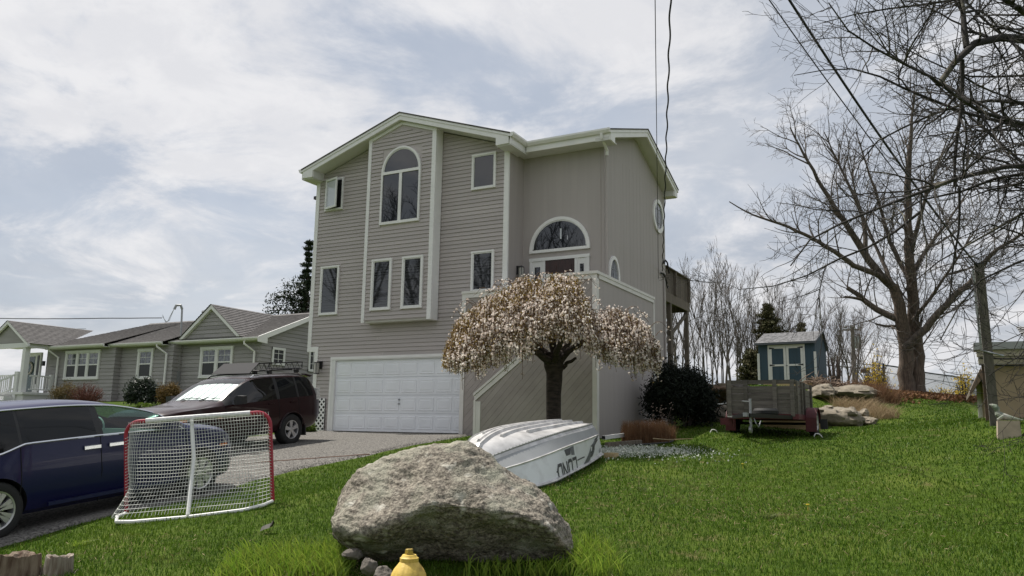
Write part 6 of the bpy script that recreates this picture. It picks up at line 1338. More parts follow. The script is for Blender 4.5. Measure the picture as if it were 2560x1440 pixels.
treeobj('bare_tree', 'big bare double trunked tree standing before the chain link fence', None, (tb0[0], tb0[1], _bz),
 [(ip([(2272, 1010), (2267, 960), (2265, 900), (2263, 840), (2250, 770), (2232, 712)], D_), .325, .20, 't'), (ip([(2294, 1010), (2294, 960, .1), (2294, 890, .2), (2286, 810, .2), (2278, 700, .1), (2272, 600), (2269, 500, -.1)], D_), .295, .135, 't'),
  (ip([(2236, 722), (2204, 690), (2165, 640), (2135, 590), (2107, 549), (2065, 483), (2017, 400), (1975, 320)], D_), .175, .025, 'c'), (ip([(2232, 715), (2200, 690, -.3), (2142, 667, -.7), (2052, 608, -1.3), (1954, 563, -1.6), (1880, 535, -1.8), (1822, 505, -2)], D_), .13, .018, 'c'),
  (ip([(2250, 800), (2205, 780, .3), (2168, 757, .5), (2140, 735, .5), (2118, 719, .6)], D_), .15, .085, 'c'), (ip([(2180, 765, .4), (2150, 748, .2), (2112, 742, .1)], D_), .07, .05, 'c'), (ip([(2240, 815), (2215, 815, -.3), (2190, 810, -.5)], D_), .055, .04, 'c'),
  (ip([(2166, 640), (2160, 560, .4), (2130, 480, .8), (2092, 400, 1.1), (2060, 330, 1.3)], D_), .10, .02, 'c'), (ip([(2274, 700), (2252, 660, .6), (2222, 594, 1.0), (2197, 504, 1.4), (2170, 421, 1.7), (2140, 330, 2)], D_), .11, .02, 'c'),
  (ip([(2264, 870, -.2), (2290, 845, -.5), (2325, 808, -.8), (2368, 758, -1.1), (2420, 712, -1.3), (2475, 640, -1.6), (2560, 580, -2)], D_), .17, .05, 'c'), (ip([(2269, 520), (2272, 430), (2278, 330, .2), (2284, 230, .3)], D_), .15, .025, 'c'),
  (ip([(2275, 640), (2300, 540, -.6), (2335, 440, -1), (2370, 340, -1.4)], D_), .10, .02, 'c'), (ip([(2276, 690), (2320, 620, .6), (2380, 540, 1), (2440, 450, 1.4)], D_), .10, .02, 'c'), (ip([(2240, 730), (2200, 640, 1), (2150, 520, 1.8), (2120, 400, 2.4)], D_), .09, .02, 'c'), (ip([(2283, 800), (2330, 740, -.8), (2390, 650, -1.5), (2450, 560, -2)], D_), .08, .02, 'c')],
 PM, 11, M['bark'], M['barkg'])
# nearer tree: its trunk stands out of frame on the right, its limbs hang in
PN = dict(lv=4, den=[4.5, 5.0, 5.2, 3], t0=[.12, .12, .1, .1], ang=(30, 70), up=[.03, .02, .02, .02], len=[1.35, .62, .30, .14], rad=[.022, .010, .006, .004], rmin=.0029, seg=[8, 6, 5, 3], wig=.13, grav=[-.01, .01, .02, 0])
D2 = 9.6; nb_ = PX(2990, 1200, D2); trunk_ = [(nb_[0], nb_[1], gz(nb_[0], nb_[1])-.1), tuple(PX(2960, 900, D2)), tuple(PX(2930, 600, D2)), tuple(PX(2900, 300, D2)), tuple(PX(2880, 0, D2)), tuple(PX(2860, -350, D2))]
NL = [([(2890, 150), (2700, 110), (2560, 97, -.2), (2489, 94, -.4), (2427, 118, -.5), (2392, 149, -.6), (2347, 212, -.8)], .075, .030), ([(2415, 118, -.5), (2409, 52, -.4), (2399, -30, -.2), (2380, -130)], .036, .016),
      ([(2910, 420), (2700, 360, .6), (2520, 310, 1), (2402, 278, 1.2), (2316, 243, 1.3), (2246, 215, 1.3), (2170, 181, 1.4), (2100, 172, 1.4), (1985, 188, 1.5)], .040, .005), ([(2900, 380), (2650, 330, -.8), (2500, 295, -1), (2420, 264, -1.2), (2350, 205, -1.3), (2263, 160, -1.5), (2177, 115, -1.6), (2128, 90, -1.7), (2111, 45, -1.7), (2072, 5, -1.8)], .036, .006),
      ([(2905, 360), (2700, 280, 1.5), (2560, 257, 1.6), (2489, 250, 1.7), (2420, 257, 1.7), (2350, 278, 1.8), (2274, 312, 1.9), (2211, 340, 2), (2152, 403, 2), (2125, 470, 2)], .042, .006), ([(2405, 149, -.5), (2402, 278, -.5), (2388, 365, -.6), (2386, 465, -.6)], .026, .014),
      ([(2930, 560), (2700, 430, -.5), (2560, 410, -.6), (2454, 431, -.8), (2350, 462, -1), (2246, 504, -1.1), (2107, 556, -1.3), (2013, 608, -1.4), (1975, 665, -1.5)], .040, .007), ([(2920, 520), (2700, 440), (2560, 431), (2489, 445), (2402, 480), (2281, 508, .2), (2222, 549, .3)], .034, .008),
      ([(2940, 640), (2700, 500, .8), (2560, 532, .9), (2454, 594, 1), (2350, 650, 1.1), (2288, 702, 1.1)], .030, .006), ([(2940, 700), (2700, 610, -.6), (2560, 650, -.6), (2506, 671, -.6), (2437, 712, -.5), (2402, 758, -.5), (2350, 850, -.5)], .026, .006), ([(2300, 530, .2), (2194, 608, .1), (2107, 643), (2003, 695), (1920, 718), (1845, 724)], .018, .004), ([(2399, 470, -.6), (2398, 556, -.6), (2385, 643, -.6), (2374, 750, -.6)], .016, .007),
      ([(2890, 60), (2700, -60, .5), (2500, -20, .8), (2320, 10, 1), (2160, 30, 1.1), (2060, 55, 1.2)], .036, .006), ([(2880, 0), (2720, 60, -1), (2620, 60, -1.4), (2540, 20, -1.8), (2450, -60, -2)], .055, .02), ([(2920, 460), (2740, 250, 1), (2600, 160, 1.4), (2470, 60, 1.8), (2380, -30, 2)], .04, .012), ([(2935, 600), (2760, 520, 1.4), (2600, 440, 1.8), (2480, 340, 2.2), (2330, 200, 2.6), (2250, 120, 2.8)], .036, .008),
      ([(2945, 700), (2780, 560, .4), (2640, 470, .6), (2500, 400, .8), (2380, 390, 1), (2260, 430, 1.1)], .032, .006), ([(2950, 800), (2760, 700, -.4), (2620, 640, -.5), (2540, 580, -.6), (2470, 560, -.7), (2390, 600, -.7)], .026, .005), ([(2900, 250), (2720, 190, 2), (2560, 190, 2.4), (2420, 190, 2.8), (2280, 130, 3), (2200, 80, 3.2)], .036, .006), ([(2950, 850), (2800, 760, -1), (2680, 760, -1.3), (2600, 820, -1.5), (2540, 900, -1.6), (2470, 940, -1.6)], .018, .004), ([(2955, 900), (2800, 900, -.5), (2650, 980, -.6), (2560, 990, -.7), (2500, 1000, -.8)], .013, .003)]
treeobj('overhanging_tree', 'leafless lichen flecked tree reaching in from the right edge', None, trunk_[0], [(trunk_, .24, .10, 't')]+[(ip(p, D2), a, b, 'c') for p, a, b in NL], PN, 23, M['barkg'], mat('lichen_bark', (.13, .12, .085), .95, col2=(.030, .026, .024), vscale=2.5, lo=.56, hi=.70, bump=.4, bscale=40))
# thicket of bare multi-stemmed trees behind the shed and deck
PT = dict(lv=3, den=[2.3, 3.2, 3.6], t0=[.28, .25, .2], ang=(14, 40), up=[.22, .18, .12], len=[1.7, .85, .42], rad=[.022, .012, .008], rmin=.0068, seg=[7, 5, 4], wig=.10, grav=[.08, .05, .02])
TH = [(1672, 965, 40, 690, 1650, 4), (1704, 965, 43, 650, 1690, 4), (1742, 965, 41, 640, 1735, 4), (1776, 965, 44, 635, 1775, 5), (1806, 964, 42, 640, 1800, 5), (1838, 966, 40, 668, 1822, 4), (1868, 966, 45, 665, 1850, 4), (1892, 966, 43, 700, 1880, 4), (1925, 965, 46, 700, 1915, 5), (1962, 965, 47, 730, 1955, 5), (2000, 965, 45, 745, 1990, 5), (2040, 968, 44, 740, 2030, 4), (2075, 972, 41, 760, 2060, 4), (2102, 975, 43, 745, 2110, 4), (2130, 980, 40, 770, 2140, 5), (2175, 985, 47, 830, 2180, 5)]
TL = ['bare tree half hidden behind the deck posts, leftmost of the thicket', 'slim bare tree just right of the deck edge', 'second bare tree right of the deck, grey and upright', 'tall bare tree rising left of the mossy stump, third from the deck', 'tall fan shaped bare tree above the dark shrub', 'leaning bare tree above the left end of the trailer', 'bare tree left of the dark conifer, branching low', 'bare tree standing close by the left corner of the shed', 'bare tree behind the left half of the shed roof', 'bare tree behind the middle of the shed roof', 'bare tree behind the right half of the shed roof', 'bare tree just behind the right shed corner', 'dark stemmed bare tree right of the shed', 'bare tree between the shed and the utility pole', 'thin bare tree in front of the utility pole', 'low bare bush right of the utility pole']
for i, (px, py, d, top, tx, ns) in enumerate(TH):
    rg = np.random.default_rng(100+i); b0 = PX(px, py, d); zb2 = gz(b0[0], b0[1]); lm = []
    for k in range(ns):
        f = (k/(ns-1)-.5)*2; ex = tx+f*62+rg.uniform(-16, 22); ey = top+rg.uniform(0, 60)+abs(f)*28; dd = rg.uniform(-1.2, 1.2); mx = px+(ex-px)*.35+rg.uniform(-6, 6)
        st0 = np.array((b0[0]+f*.10, b0[1]+rg.uniform(-.1, .1), zb2-.15)); lm.append(([st0, (st0+np.array(PX(mx, py-(py-ey)*.3, d+dd*.3)))/2+rg.normal(0, .04, 3), PX(mx, py-(py-ey)*.35, d+dd*.4), PX(px+(ex-px)*.7, py-(py-ey)*.68, d+dd*.8), PX(ex, ey, d+dd)], rg.uniform(.030, .062), .008, 't' if k == ns//2 else 'c'))
    treeobj('thicket_tree', TL[i], 'bare trees of the thicket behind the shed', (b0[0], b0[1], zb2), lm, PT, 200+i, M['stem'], M['stem'])
# conifers
M['needle'] = leafmat('needle_dark', [(.010, .020, .010), (.018, .032, .013), (.030, .045, .016)], .7, .1); M['needle2'] = leafmat('needle_olive', [(.045, .050, .022), (.075, .075, .030), (.10, .085, .04)], .8, .1)
def quads(C, S_, rg, asp=.45, N_=None):
    """small leaf quads at points C, sizes S_"""
    n = len(C); d = rg.normal(0, 1, (n, 3)); d /= np.linalg.norm(d, axis=1, keepdims=True); e = np.cross(d, rg.normal(0, 1, (n, 3))); e /= np.linalg.norm(e, axis=1, keepdims=True)+1e-9
    a = d*S_[:, None]; b = e*S_[:, None]*asp; V = np.stack([C-a, C-b*.9+a*.15, C+a, C+b*.9+a*.15], 1).reshape(-1, 3); return V, np.arange(4*n).reshape(-1, 4)
def conifer(label, px, py, d, h, wd_, seed, m, bare=.3, group=None, whorls=26, extra=None, name='conifer'):
    rg = np.random.default_rng(seed); b = PX(px, py, d); zb2 = gz(b[0], b[1]); top = zb2+h; r = root(name, label, 'tree', (b[0], b[1], zb2), group=group); T = Tubes(); T.add(np.array([(b[0], b[1], zb2-.3), (b[0]+.05, b[1], zb2+h*.5), (b[0], b[1], top)]), [h*.022, h*.013, .015], 8); C = []; B = Tubes(); B.add(np.array([(b[0], b[1], top-.5), (b[0], b[1], top-.2), (b[0], b[1], top+.1)]), [.02, .015, .006], 4)
    for w in range(whorls):
        f = w/(whorls-1); z = zb2+h*(.08+.9*f); L = wd_*(1-f)**.8*rg.uniform(.6, 1.15)+.12
        for k in range(rg.integers(4, 7)):
            a = rg.uniform(0, 2*math.pi); p = wander((b[0], b[1], z), (math.cos(a), math.sin(a), .12), L*rg.uniform(.6, 1.1), 6, rg, .07, -.04); B.add(p, np.linspace(.02, .006, 6), 3)
            for t in np.linspace(bare*.6, 1, int(9+L*9)): x = t*5; i = min(int(x), 4); q = p[i]+(p[i+1]-p[i])*(x-i); C.append(q+rg.normal(0, .07+.05*L*(1-t), (7, 3))*np.array((1, 1, .75)))
    if extra:
        for pts in extra:
            P = smoothpath(pts, 12); B.add(P, np.linspace(.06, .015, 12), 5)
            for q in P[3:]: C.append(q+rg.normal(0, 1, (46, 3))*np.array((.20, .2, .19)))
    C = np.concatenate(C); V, Fq = quads(C, rg.uniform(.05, .12, len(C))*d/42, rg, .38); np_obj('foliage', V, Fq, m, r); V, Fq = T.arrays(); np_obj('trunk', V, Fq, M['bark'], r, smooth=True); V, Fq = B.arrays(); np_obj('branches', V, Fq, M['twig'], r); return r
dC = 46
conifer('dark spruce rising behind the left edge of the house', 760, 830, dC, 9.3, 1.05, 5, M['needle'], extra=[[PX(774, 770, dC), PX(735, 748, dC), PX(700, 742, dC), PX(676, 752, dC)], [PX(774, 790, dC), PX(740, 770, dC), PX(725, 740, dC), PX(716, 712, dC)], [PX(774, 780, dC), PX(740, 776, dC-.5), (PX(700, 775, dC-.5)), PX(672, 778, dC-.5)], [PX(774, 760, dC), PX(758, 720, dC), PX(742, 705, dC)]])
conifer('olive conifer behind the shed, left of its roof', 1926, 960, 42, 5.4, 2.0, 6, M['needle2'], .2, 'conifers by the shed'); conifer('small conifer behind the right half of the shed roof', 2010, 962, 42, 4.3, 1.4, 7, M['needle2'], .2, 'conifers by the shed', 18); conifer('low dense evergreen against the left wall of the shed', 1878, 966, 34, 1.75, .75, 8, M['needle2'], .1, 'conifers by the shed', 16)
# ------------------------------------------------------------------ weeping cherry in blossom
rg = np.random.default_rng(77); DCH = 16.0
cb = PX(1384, 1060, DCH); CBZ = gz(cb[0], cb[1]); ch = root('weeping_cherry', 'umbrella shaped weeping cherry in white blossom on a thick dark trunk', 'tree', (cb[0], cb[1], CBZ))
def cpt(px, py, dd=0.0): return PX(px, py, DCH+dd)
T = Tubes(); T.add(smoothpath([(cb[0], cb[1], CBZ-.2), cpt(1384, 1045), cpt(1384, 985), cpt(1386, 935), cpt(1384, 905), cpt(1380, 880)], 16), np.interp(np.linspace(0, 1, 16), [0, .25, .6, .8, .9, 1], [.185, .145, .15, .165, .215, .15]), 18)
for pts, ra, rb in (([cpt(1384, 915), cpt(1350, 880, -.2), cpt(1320, 820, -.3), cpt(1290, 770, -.4)], .085, .03), ([cpt(1386, 920), cpt(1420, 880, -.1), cpt(1470, 850, -.2), cpt(1540, 810, -.2), cpt(1590, 800, -.1)], .08, .025), ([cpt(1384, 905), cpt(1380, 840), cpt(1385, 770), cpt(1380, 720)], .09, .03),
                    ([cpt(1384, 910), cpt(1360, 880, .4), cpt(1320, 800, .8)], .09, .03), ([cpt(1384, 910), cpt(1420, 860, .5), cpt(1450, 780, .9)], .08, .03), ([cpt(1384, 910), cpt(1340, 880, -.5), cpt(1270, 820, -.8), cpt(1225, 815, -.9)], .09, .025), ([cpt(1384, 910), cpt(1400, 860, -.7), cpt(1430, 780, -1.2)], .08, .03), ([cpt(1398, 922), cpt(1426, 905, -.1), cpt(1442, 893, -.1)], .05, .025)):
    P = smoothpath(pts, 10); T.add(P+rg.normal(0, .012, P.shape), np.linspace(ra, rb, 10), 8)
kx = rg.normal(0, 1, (40, 3)); 
V, Fq = T.arrays(); np_obj('trunk', V, Fq, mat('cherry_bark', (.060, .044, .036), .9, col2=(.022, .017, .015), vscale=8, bump=.7, bscale=16, stretch=(1, 1, 3)), ch, smooth=True)
topx = [1100, 1118, 1140, 1180, 1230, 1290, 1340, 1400, 1450, 1478, 1500, 1540, 1580, 1620, 1648, 1660]; topy = [890, 830, 790, 762, 718, 696, 688, 682, 692, 745, 785, 772, 772, 795, 850, 900]
botx = [1100, 1120, 1160, 1240, 1330, 1360, 1400, 1440, 1480, 1520, 1600, 1650, 1662]; boty = [905, 925, 930, 915, 890, 862, 850, 862, 885, 905, 925, 925, 905]
S_T = Tubes(); FL = []; BUD = []; m2 = DCH/F_PX
for k in range(2300):
    px = rg.uniform(1108, 1652); dd = rg.uniform(-1, 1)
    half = 1.9*math.sqrt(max(.03, 1-((px-1380)/300)**2)); half *= 1.0 if px < 1500 else .75; dpt = dd*half
    rim = abs(dd)**2.2
    yt = np.interp(px, topx, topy)+7*math.sin(px*.052+dd*2)+6*math.sin(px*.13+dd*5)+5; yb_ = np.interp(px, botx, boty)
    y0 = yt+(yb_-yt)*.55*rim+rg.exponential(1)*14; 
    if y0 > yb_: continue
    ln = min(rg.uniform(.25, 1.0)*(yb_-y0)+rg.exponential(12), (yb_-y0)+rg.uniform(0, 34)*(1 if rg.random() < .3 else .2))
    if rg.random() < .03: ln += rg.uniform(15, 50)
    core = math.hypot((px-1385)/110, dpt/.8)
    if core < 1 and y0+ln > 800: ln = max(10, 800+rg.uniform(0, 60)-y0)
    out = np.sign(px-1380)*rg.uniform(2, 16); n = 7; pts = []
    for t in np.linspace(0, 1, n):
        arc = -9*math.sin(min(t*3, 1)*math.pi)*rg.uniform(.3, 1) if t < .34 else 0
        pts.append(PX(px-out*(1-t)**2+rg.normal(0, 1.2), y0+ln*t**1.25+arc, DCH+dpt*(1+.05*t)))
    pts = np.array(pts); S_T.add(pts, np.linspace(.0085, .0045, n), 3)
    L = ln*m2; nf = rg.poisson(3+L*26); dens = (rg.beta(.9, 1.3)*1.35) if yt+46 < y0+ln*.5 or px > 1490 else .10
    if px > 1490: dens *= 1.15
    c0 = .5
    for q in range(int(nf*dens)):
        t = (c0+rg.normal(0, .10))%1.0*(n-1) if q % 6 else rg.uniform(.05, 1)**.85*(n-1)
        if q % 6 == 0: c0 = t/(n-1)
        t = min(max(t, 0), n-1.001); i = min(int(t), n-2); p = pts[i]+(pts[i+1]-pts[i])*(t-i)+rg.normal(0, .028, 3); FL.append(p)
    for q in range(int(4+nf*(1.5 if y0 < yt+55 and px < 1480 else .22))):
        t = rg.uniform(0, 1)*(n-1); i = min(int(t), n-2); BUD.append(pts[i]+(pts[i+1]-pts[i])*(t-i)+rg.normal(0, .02, 3))
for k in range(60):   # loose arching whips over the top
    px = rg.uniform(1150, 1640); yt = np.interp(px, topx, topy); s = rg.choice([-1, 1]); w = rg.uniform(18, 60); hgt = rg.uniform(4, 16); dp = rg.uniform(-.8, .8)
    P = np.array([PX(px+s*w*t, yt+8-hgt*math.sin(math.pi*min(t*1.25, 1))+22*max(0, t-.6), DCH+dp) for t in np.linspace(0, 1, 8)]); S_T.add(P, np.linspace(.007, .003, 8), 3)
    for q in range(rg.integers(1, 9)): i = rg.integers(2, 8); FL.append(P[i]+rg.normal(0, .02, 3))
V, Fq = S_T.arrays(); o = np_obj('hanging_twigs', V, Fq, mat('cherry_twig', (.115, .072, .042), .9, var=.3, vscale=5), ch)
FL = np.array(FL); n = len(FL); sz = rg.uniform(.014, .034, n); V1, F1_ = quads(FL, sz, rg, .85); V2, F2_ = quads(FL+rg.normal(0, .006, FL.shape), sz*.95, rg, .85)
np_obj('blossom', np.concatenate([V1, V2]), np.concatenate([F1_, F2_+len(V1)]), leafmat('blossom_white', [(.64, .53, .47), (.82, .75, .69), (.90, .86, .81), (.72, .60, .53)], .6, .35), ch)
BUD = np.array(BUD); V, Fq = quads(BUD, rg.uniform(.012, .028, len(BUD)), rg, .4); np_obj('young_leaf', V, Fq, leafmat('bronze_leaf', [(.22, .15, .03), (.32, .22, .035), (.15, .09, .03)], .6, .3), ch)
print('cherry', len(FL), len(BUD))

# ------------------------------------------------------------------ shrubs
def bush(name, label, px, py, d, w, h, seed, m, n, size, asp=.45, twigs=0, mt=None, dep=.6, cat='shrub', group=None, flat=1.0, hollow=.35):
    rg = np.random.default_rng(seed); b = PX(px, py, d); zb2 = gz(b[0], b[1]); s = d/F_PX; W2, H2 = w*s/2, h*s; r = root(name, label, cat, (b[0], b[1], zb2), group=group)
    cl = rg.uniform(-1, 1, (26, 3)); cl[:7, 2] += .5; cl[:, 2] = (cl[:, 2]+1)/2; C = []
    for c in cl:
        q = math.hypot(c[0], c[1]); 
        if q > 1: c = c/q
        zmax = math.sqrt(max(.08, 1-.8*min(1, c[0]**2+c[1]**2*.6))); cen = np.array((c[0]*W2*.78, c[1]*W2*dep, (.12+c[2]*.80*zmax)*H2)); C.append(cen+rg.normal(0, 1, (n//26, 3))*np.array((W2*.17, W2*.17, H2*.12)))
    C = np.concatenate(C); C[:, 2] = np.abs(C[:, 2]); ca, sa = Rr[:2]; P = np.stack([b[0]+C[:, 0]*Rr[0]-C[:, 1]*Rr[1], b[1]+C[:, 0]*Rr[1]+C[:, 1]*Rr[0], zb2+C[:, 2]], 1)
    V, Fq = quads(P, rg.uniform(.6, 1.4, len(P))*size, rg, asp); np_obj('foliage', V, Fq, m, r)
    T = Tubes()
    for k in range(max(twigs, 14)):
        a = rg.uniform(-1, 1); e = np.array((b[0]+a*W2*Rr[0]*.9, b[1]+a*W2*Rr[1]*.9+rg.uniform(-.2, .2)*W2, zb2+H2*rg.uniform(.6, 1.06)*(1-.35*a*a))); T.add(smoothpath([(b[0]+a*W2*.25*Rr[0], b[1]+a*W2*.25*Rr[1], zb2-.05), (np.array((b[0], b[1], zb2))*.35+e*.65+rg.normal(0, .05, 3)), e], 6), np.linspace(.014, .004, 6)*(d/25), 3)
    V, Fq = T.arrays(); np_obj('stems', V, Fq, mt or M['stem'], r); return r
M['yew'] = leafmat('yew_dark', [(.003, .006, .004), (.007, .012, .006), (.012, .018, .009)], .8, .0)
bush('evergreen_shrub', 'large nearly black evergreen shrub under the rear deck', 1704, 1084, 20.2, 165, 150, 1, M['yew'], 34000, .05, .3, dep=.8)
bush('evergreen_shrub', 'dark glossy evergreen bush below the single ranch window', 356, 1018, 33.0, 88, 66, 2, leafmat('rhodo', [(.012, .022, .012), (.02, .035, .016), (.10, .11, .10)], .35, .05), 9000, .06, .4)
bush('red_twig_shrub', 'bare red stemmed shrub under the triple ranch window', 214, 1018, 34.0, 96, 58, 3, leafmat('redbud', [(.09, .035, .025), (.14, .06, .04)], .8, .2), 1800, .03, .3, twigs=150, mt=mat('red_stem', (.115, .04, .03), .9))
bush('brown_shrub', 'olive brown twiggy shrub left of the red stemmed shrub', 160, 1016, 34.5, 80, 54, 4, leafmat('olive_bud', [(.10, .075, .03), (.15, .11, .04)], .8, .2), 4200, .035, .35, twigs=90); bush('brown_shrub', 'rusty olive shrub right of the dark glossy bush by the ranch', 418, 1020, 32.5, 66, 60, 5, leafmat('rust_bud', [(.10, .065, .02), (.16, .10, .03), (.08, .06, .025)], .8, .2), 6000, .04, .4, twigs=50)
bush('green_clump', 'small bright green clump between the ranch and the maroon vehicle', 360, 1024, 31.5, 40, 14, 6, leafmat('lime', [(.10, .16, .02), (.14, .20, .03)], .6, .3), 1500, .05, .4); bush('green_clump', 'low bright green weed patch beside the lattice panel', 772, 1083, 23.6, 34, 30, 7, leafmat('lime2', [(.08, .14, .015), (.13, .19, .03)], .6, .3), 2600, .035, .4)
M['fors'] = leafmat('forsythia', [(.50, .34, .03), (.62, .45, .05), (.30, .22, .04)], .6, .3); M['dryl'] = leafmat('dry_leaf', [(.13, .062, .028), (.20, .10, .045), (.09, .045, .025), (.24, .14, .06)], .8, .15)
bush('forsythia', 'yellow flecked forsythia at the right end of the rock ledge', 2195, 1000, 29, 84, 96, 8, M['fors'], 900, .04, .5, twigs=70); bush('forsythia', 'sparse yellow forsythia twig above the fence by the outbuilding', 2412, 1002, 33.5, 46, 96, 9, M['fors'], 420, .045, .5, twigs=12, mt=M['twig']); bush('forsythia', 'low yellow forsythia behind the leaf litter right of the trunk', 2360, 1012, 34, 120, 36, 10, M['fors'], 420, .045, .5, twigs=50)
bush('bare_brush', 'grey bare brush behind the fence beside the outbuilding', 2425, 1012, 41, 90, 70, 11, leafmat('greybud', [(.10, .085, .08), (.15, .13, .12)], .8, .2), 1000, .03, .3, twigs=220, mt=mat('grey_stem', (.12, .105, .10), .9)); bush('bare_brush', 'tangle of bare brush between the pole and the fence post', 2180, 990, 44, 120, 96, 12, leafmat('greybud2', [(.10, .085, .07), (.14, .11, .08)], .8, .2), 1000, .03, .3, twigs=160)
def strands(name, label, px, py, d, w, dep, n, h, seed, m, wdt, cat, kind=None, lean=.35, bend=.35, group=None, nseg=3, spread=None, top=None):
    rg = np.random.default_rng(seed); b = PX(px, py, d) if px is not None else py; s = (d or float((b-EYE)@_fw))/F_PX; zb2 = gz(b[0], b[1]); U = rg.uniform(-.5, .5, n); Vv = rg.uniform(-.5, .5, n)
    bx_, by_ = b[0]+U*w*s*Rr[0]+Vv*dep*Fw[0], b[1]+U*w*s*Rr[1]+Vv*dep*Fw[1]; bz_ = GZ(bx_, by_)-.01; H = h*rg.uniform(.55, 1.1, n); a = rg.uniform(0, 2*np.pi, n); L = rg.uniform(0, lean, n)*H
    dx, dy = np.cos(a)*L, np.sin(a)*L; rows = []
    for k in range(nseg+1):
        t = k/nseg; wd2 = wdt*(1-t**2*.85)*rg.uniform(.7, 1.2, n) if k else wdt*np.ones(n); z = bz_+H*(t-bend*t*t*.5); x, y = bx_+dx*t**1.6, by_+dy*t**1.6; rows.append((np.stack([x-np.sin(a+1.2)*wd2/2, y+np.cos(a+1.2)*wd2/2, z], 1), np.stack([x+np.sin(a+1.2)*wd2/2, y-np.cos(a+1.2)*wd2/2, z], 1)))
    V = np.stack([q for r_ in rows for q in r_], 1).reshape(-1, 3); m0 = (nseg+1)*2; f = np.array([(2*k, 2*k+1, 2*k+3, 2*k+2) for k in range(nseg)]); Fq = (f[None]+(np.arange(n)*m0)[:, None, None]).reshape(-1, 4)
    o = np_obj(name, V, Fq, m, loc=(b[0], b[1], zb2)); return tag(o, label, cat, group, kind)
M['straw'] = leafmat('straw_red', [(.17, .085, .04), (.24, .13, .065), (.12, .055, .03), (.32, .21, .12)], .8, .2); M['straw2'] = leafmat('straw_pale', [(.30, .22, .12), (.40, .31, .19), (.20, .13, .07)], .8, .2)
strands('ornamental_grass', 'clump of cut reddish brown ornamental grass at the porch corner', 1612, 1098, 16.6, 108, .7, 4200, .46, 1, M['straw'], .006, 'grass clump', lean=.12, bend=.02)
strands('ornamental_grass', 'small leaning tuft of brown grass right of the cut clump', 1662, 1094, 16.9, 44, .5, 1300, .36, 2, M['straw'], .006, 'grass clump', lean=.4, bend=.1)
strands('dry_stalks', 'pale dry straw spilling over the low rock row', 2160, 1030, 24.3, 110, 1.8, 2200, .55, 3, M['straw2'], .012, 'dead plants', lean=.9, bend=.6); strands('dry_stalks', 'brown dead stems standing right of the upper rock ledge', 2190, 1008, 27.0, 70, 1.6, 1500, .75, 4, M['straw'], .012, 'dead plants', lean=.7, bend=.3)
bp_ = Tubes(); rg = np.random.default_rng(4); q0 = PX(2075, 980, 28.3)
for k in range(260):
    c = q0+Rr*rg.uniform(-.75, .85)+Fw*rg.uniform(-.3, .5); z0 = gz(c[0], c[1]); c = np.array((c[0], c[1], z0+rg.uniform(0, .42)*(1-abs(rg.uniform(-1, 1))*.4))); d = unit(rg.normal(0, 1, 3)*np.array((1, 1, .35))); bp_.add(np.array([c-d*.3, c+rg.normal(0, .03, 3), c+d*.35]), [.014, .012, .006], 4)
V, Fq = bp_.arrays(); tag(np_obj('brush_pile', V, Fq, mat('brush_wood', (.17, .12, .085), .9, var=.4, vscale=6), loc=tuple(q0)), 'pile of cut brown branches against the right wall of the shed', 'brush pile', kind='stuff')
lg = PX(2072, 962, 30.5); ft = MB(); 
for k in range(7): a = k*.9; ft.tube([(lg[0]+.25+.1*math.cos(a), lg[1]+.1*math.sin(a), gz(lg[0], lg[1])+.0), (lg[0]+.22+.22*math.cos(a), lg[1]+.15*math.sin(a), gz(lg[0], lg[1])+.75+.08*k)], [.05, .03], 6)
tag(build('leaning_logs', ft, M['bark'], loc=tuple(lg)), 'bundle of brown logs leaning on the right side of the shed', 'logs')
dl_ = Tubes(); rg = np.random.default_rng(9); q0 = PX(1654, 1066, 16.9)
for k in range(9):
    a = q0+Rr*rg.uniform(-.16, .16); z0 = gz(a[0], a[1]); e = a+Rr*rg.uniform(-.25, .15)+np.array((0, 0, rg.uniform(.1, .45))); dl_.add(np.array([(a[0], a[1], z0+.2), (a+e)/2+rg.normal(0, .02, 3), e]), [.004, .003, .002], 3)
    for _ in range(5): c = e+rg.normal(0, .05, 3); dl_.add(np.array([c-(.012, 0, .01), c, c+(.012, 0, .01)]), [.008, .011, .006], 4)
V, Fq = dl_.arrays(); tag(np_obj('dried_flower', V, Fq, mat('seed_head', (.05, .035, .03), .9), loc=(q0[0], q0[1], gz(q0[0], q0[1]))), 'thin dead flower stems with dark seed heads against the porch wall', 'dead plants')
hs = MB(); hp_ = [PX(px, py, dq) for px, py, dq in ((1590, 1112, 15.8), (1630, 1107, 16.0), (1670, 1103, 16.3), (1682, 1092, 16.6))]; hs.tube(smoothpath([(p[0], p[1], gz(p[0], p[1])+.03) for p in hp_], 14), .022, 6); tag(build('garden_edging', hs, M['plast'], loc=tuple(hp_[0])), 'dark curved edging strip round the cut ornamental grass', 'edging')
bs = MB(); b1, b2 = PX(1518, 1112, 15.4), PX(1600, 1104, 16.0); bs.bar((b1[0], b1[1], gz(b1[0], b1[1])+.05), (b2[0], b2[1], gz(b2[0], b2[1])+.05), .12, .12); tag(build('bed_timber', bs, M['deckwood'], loc=tuple(b1)), 'dark weathered timber edging the bed behind the boat', 'timber')
rs2 = MB(); a_, b_, c_ = PX(1632, 1096, 15.8), PX(1668, 1094, 16.1), PX(1732, 1085, 16.9); rs2.tube([(p[0], p[1], gz(p[0], p[1])+q) for p, q in ((a_, .15), (b_, .10), (c_, .04))], [.012, .010, .005], 4); tag(build('fallen_stick', rs2, M['straw2'], loc=tuple(a_)), 'long thin stick lying from the cut grass towards the trailer', 'stick')
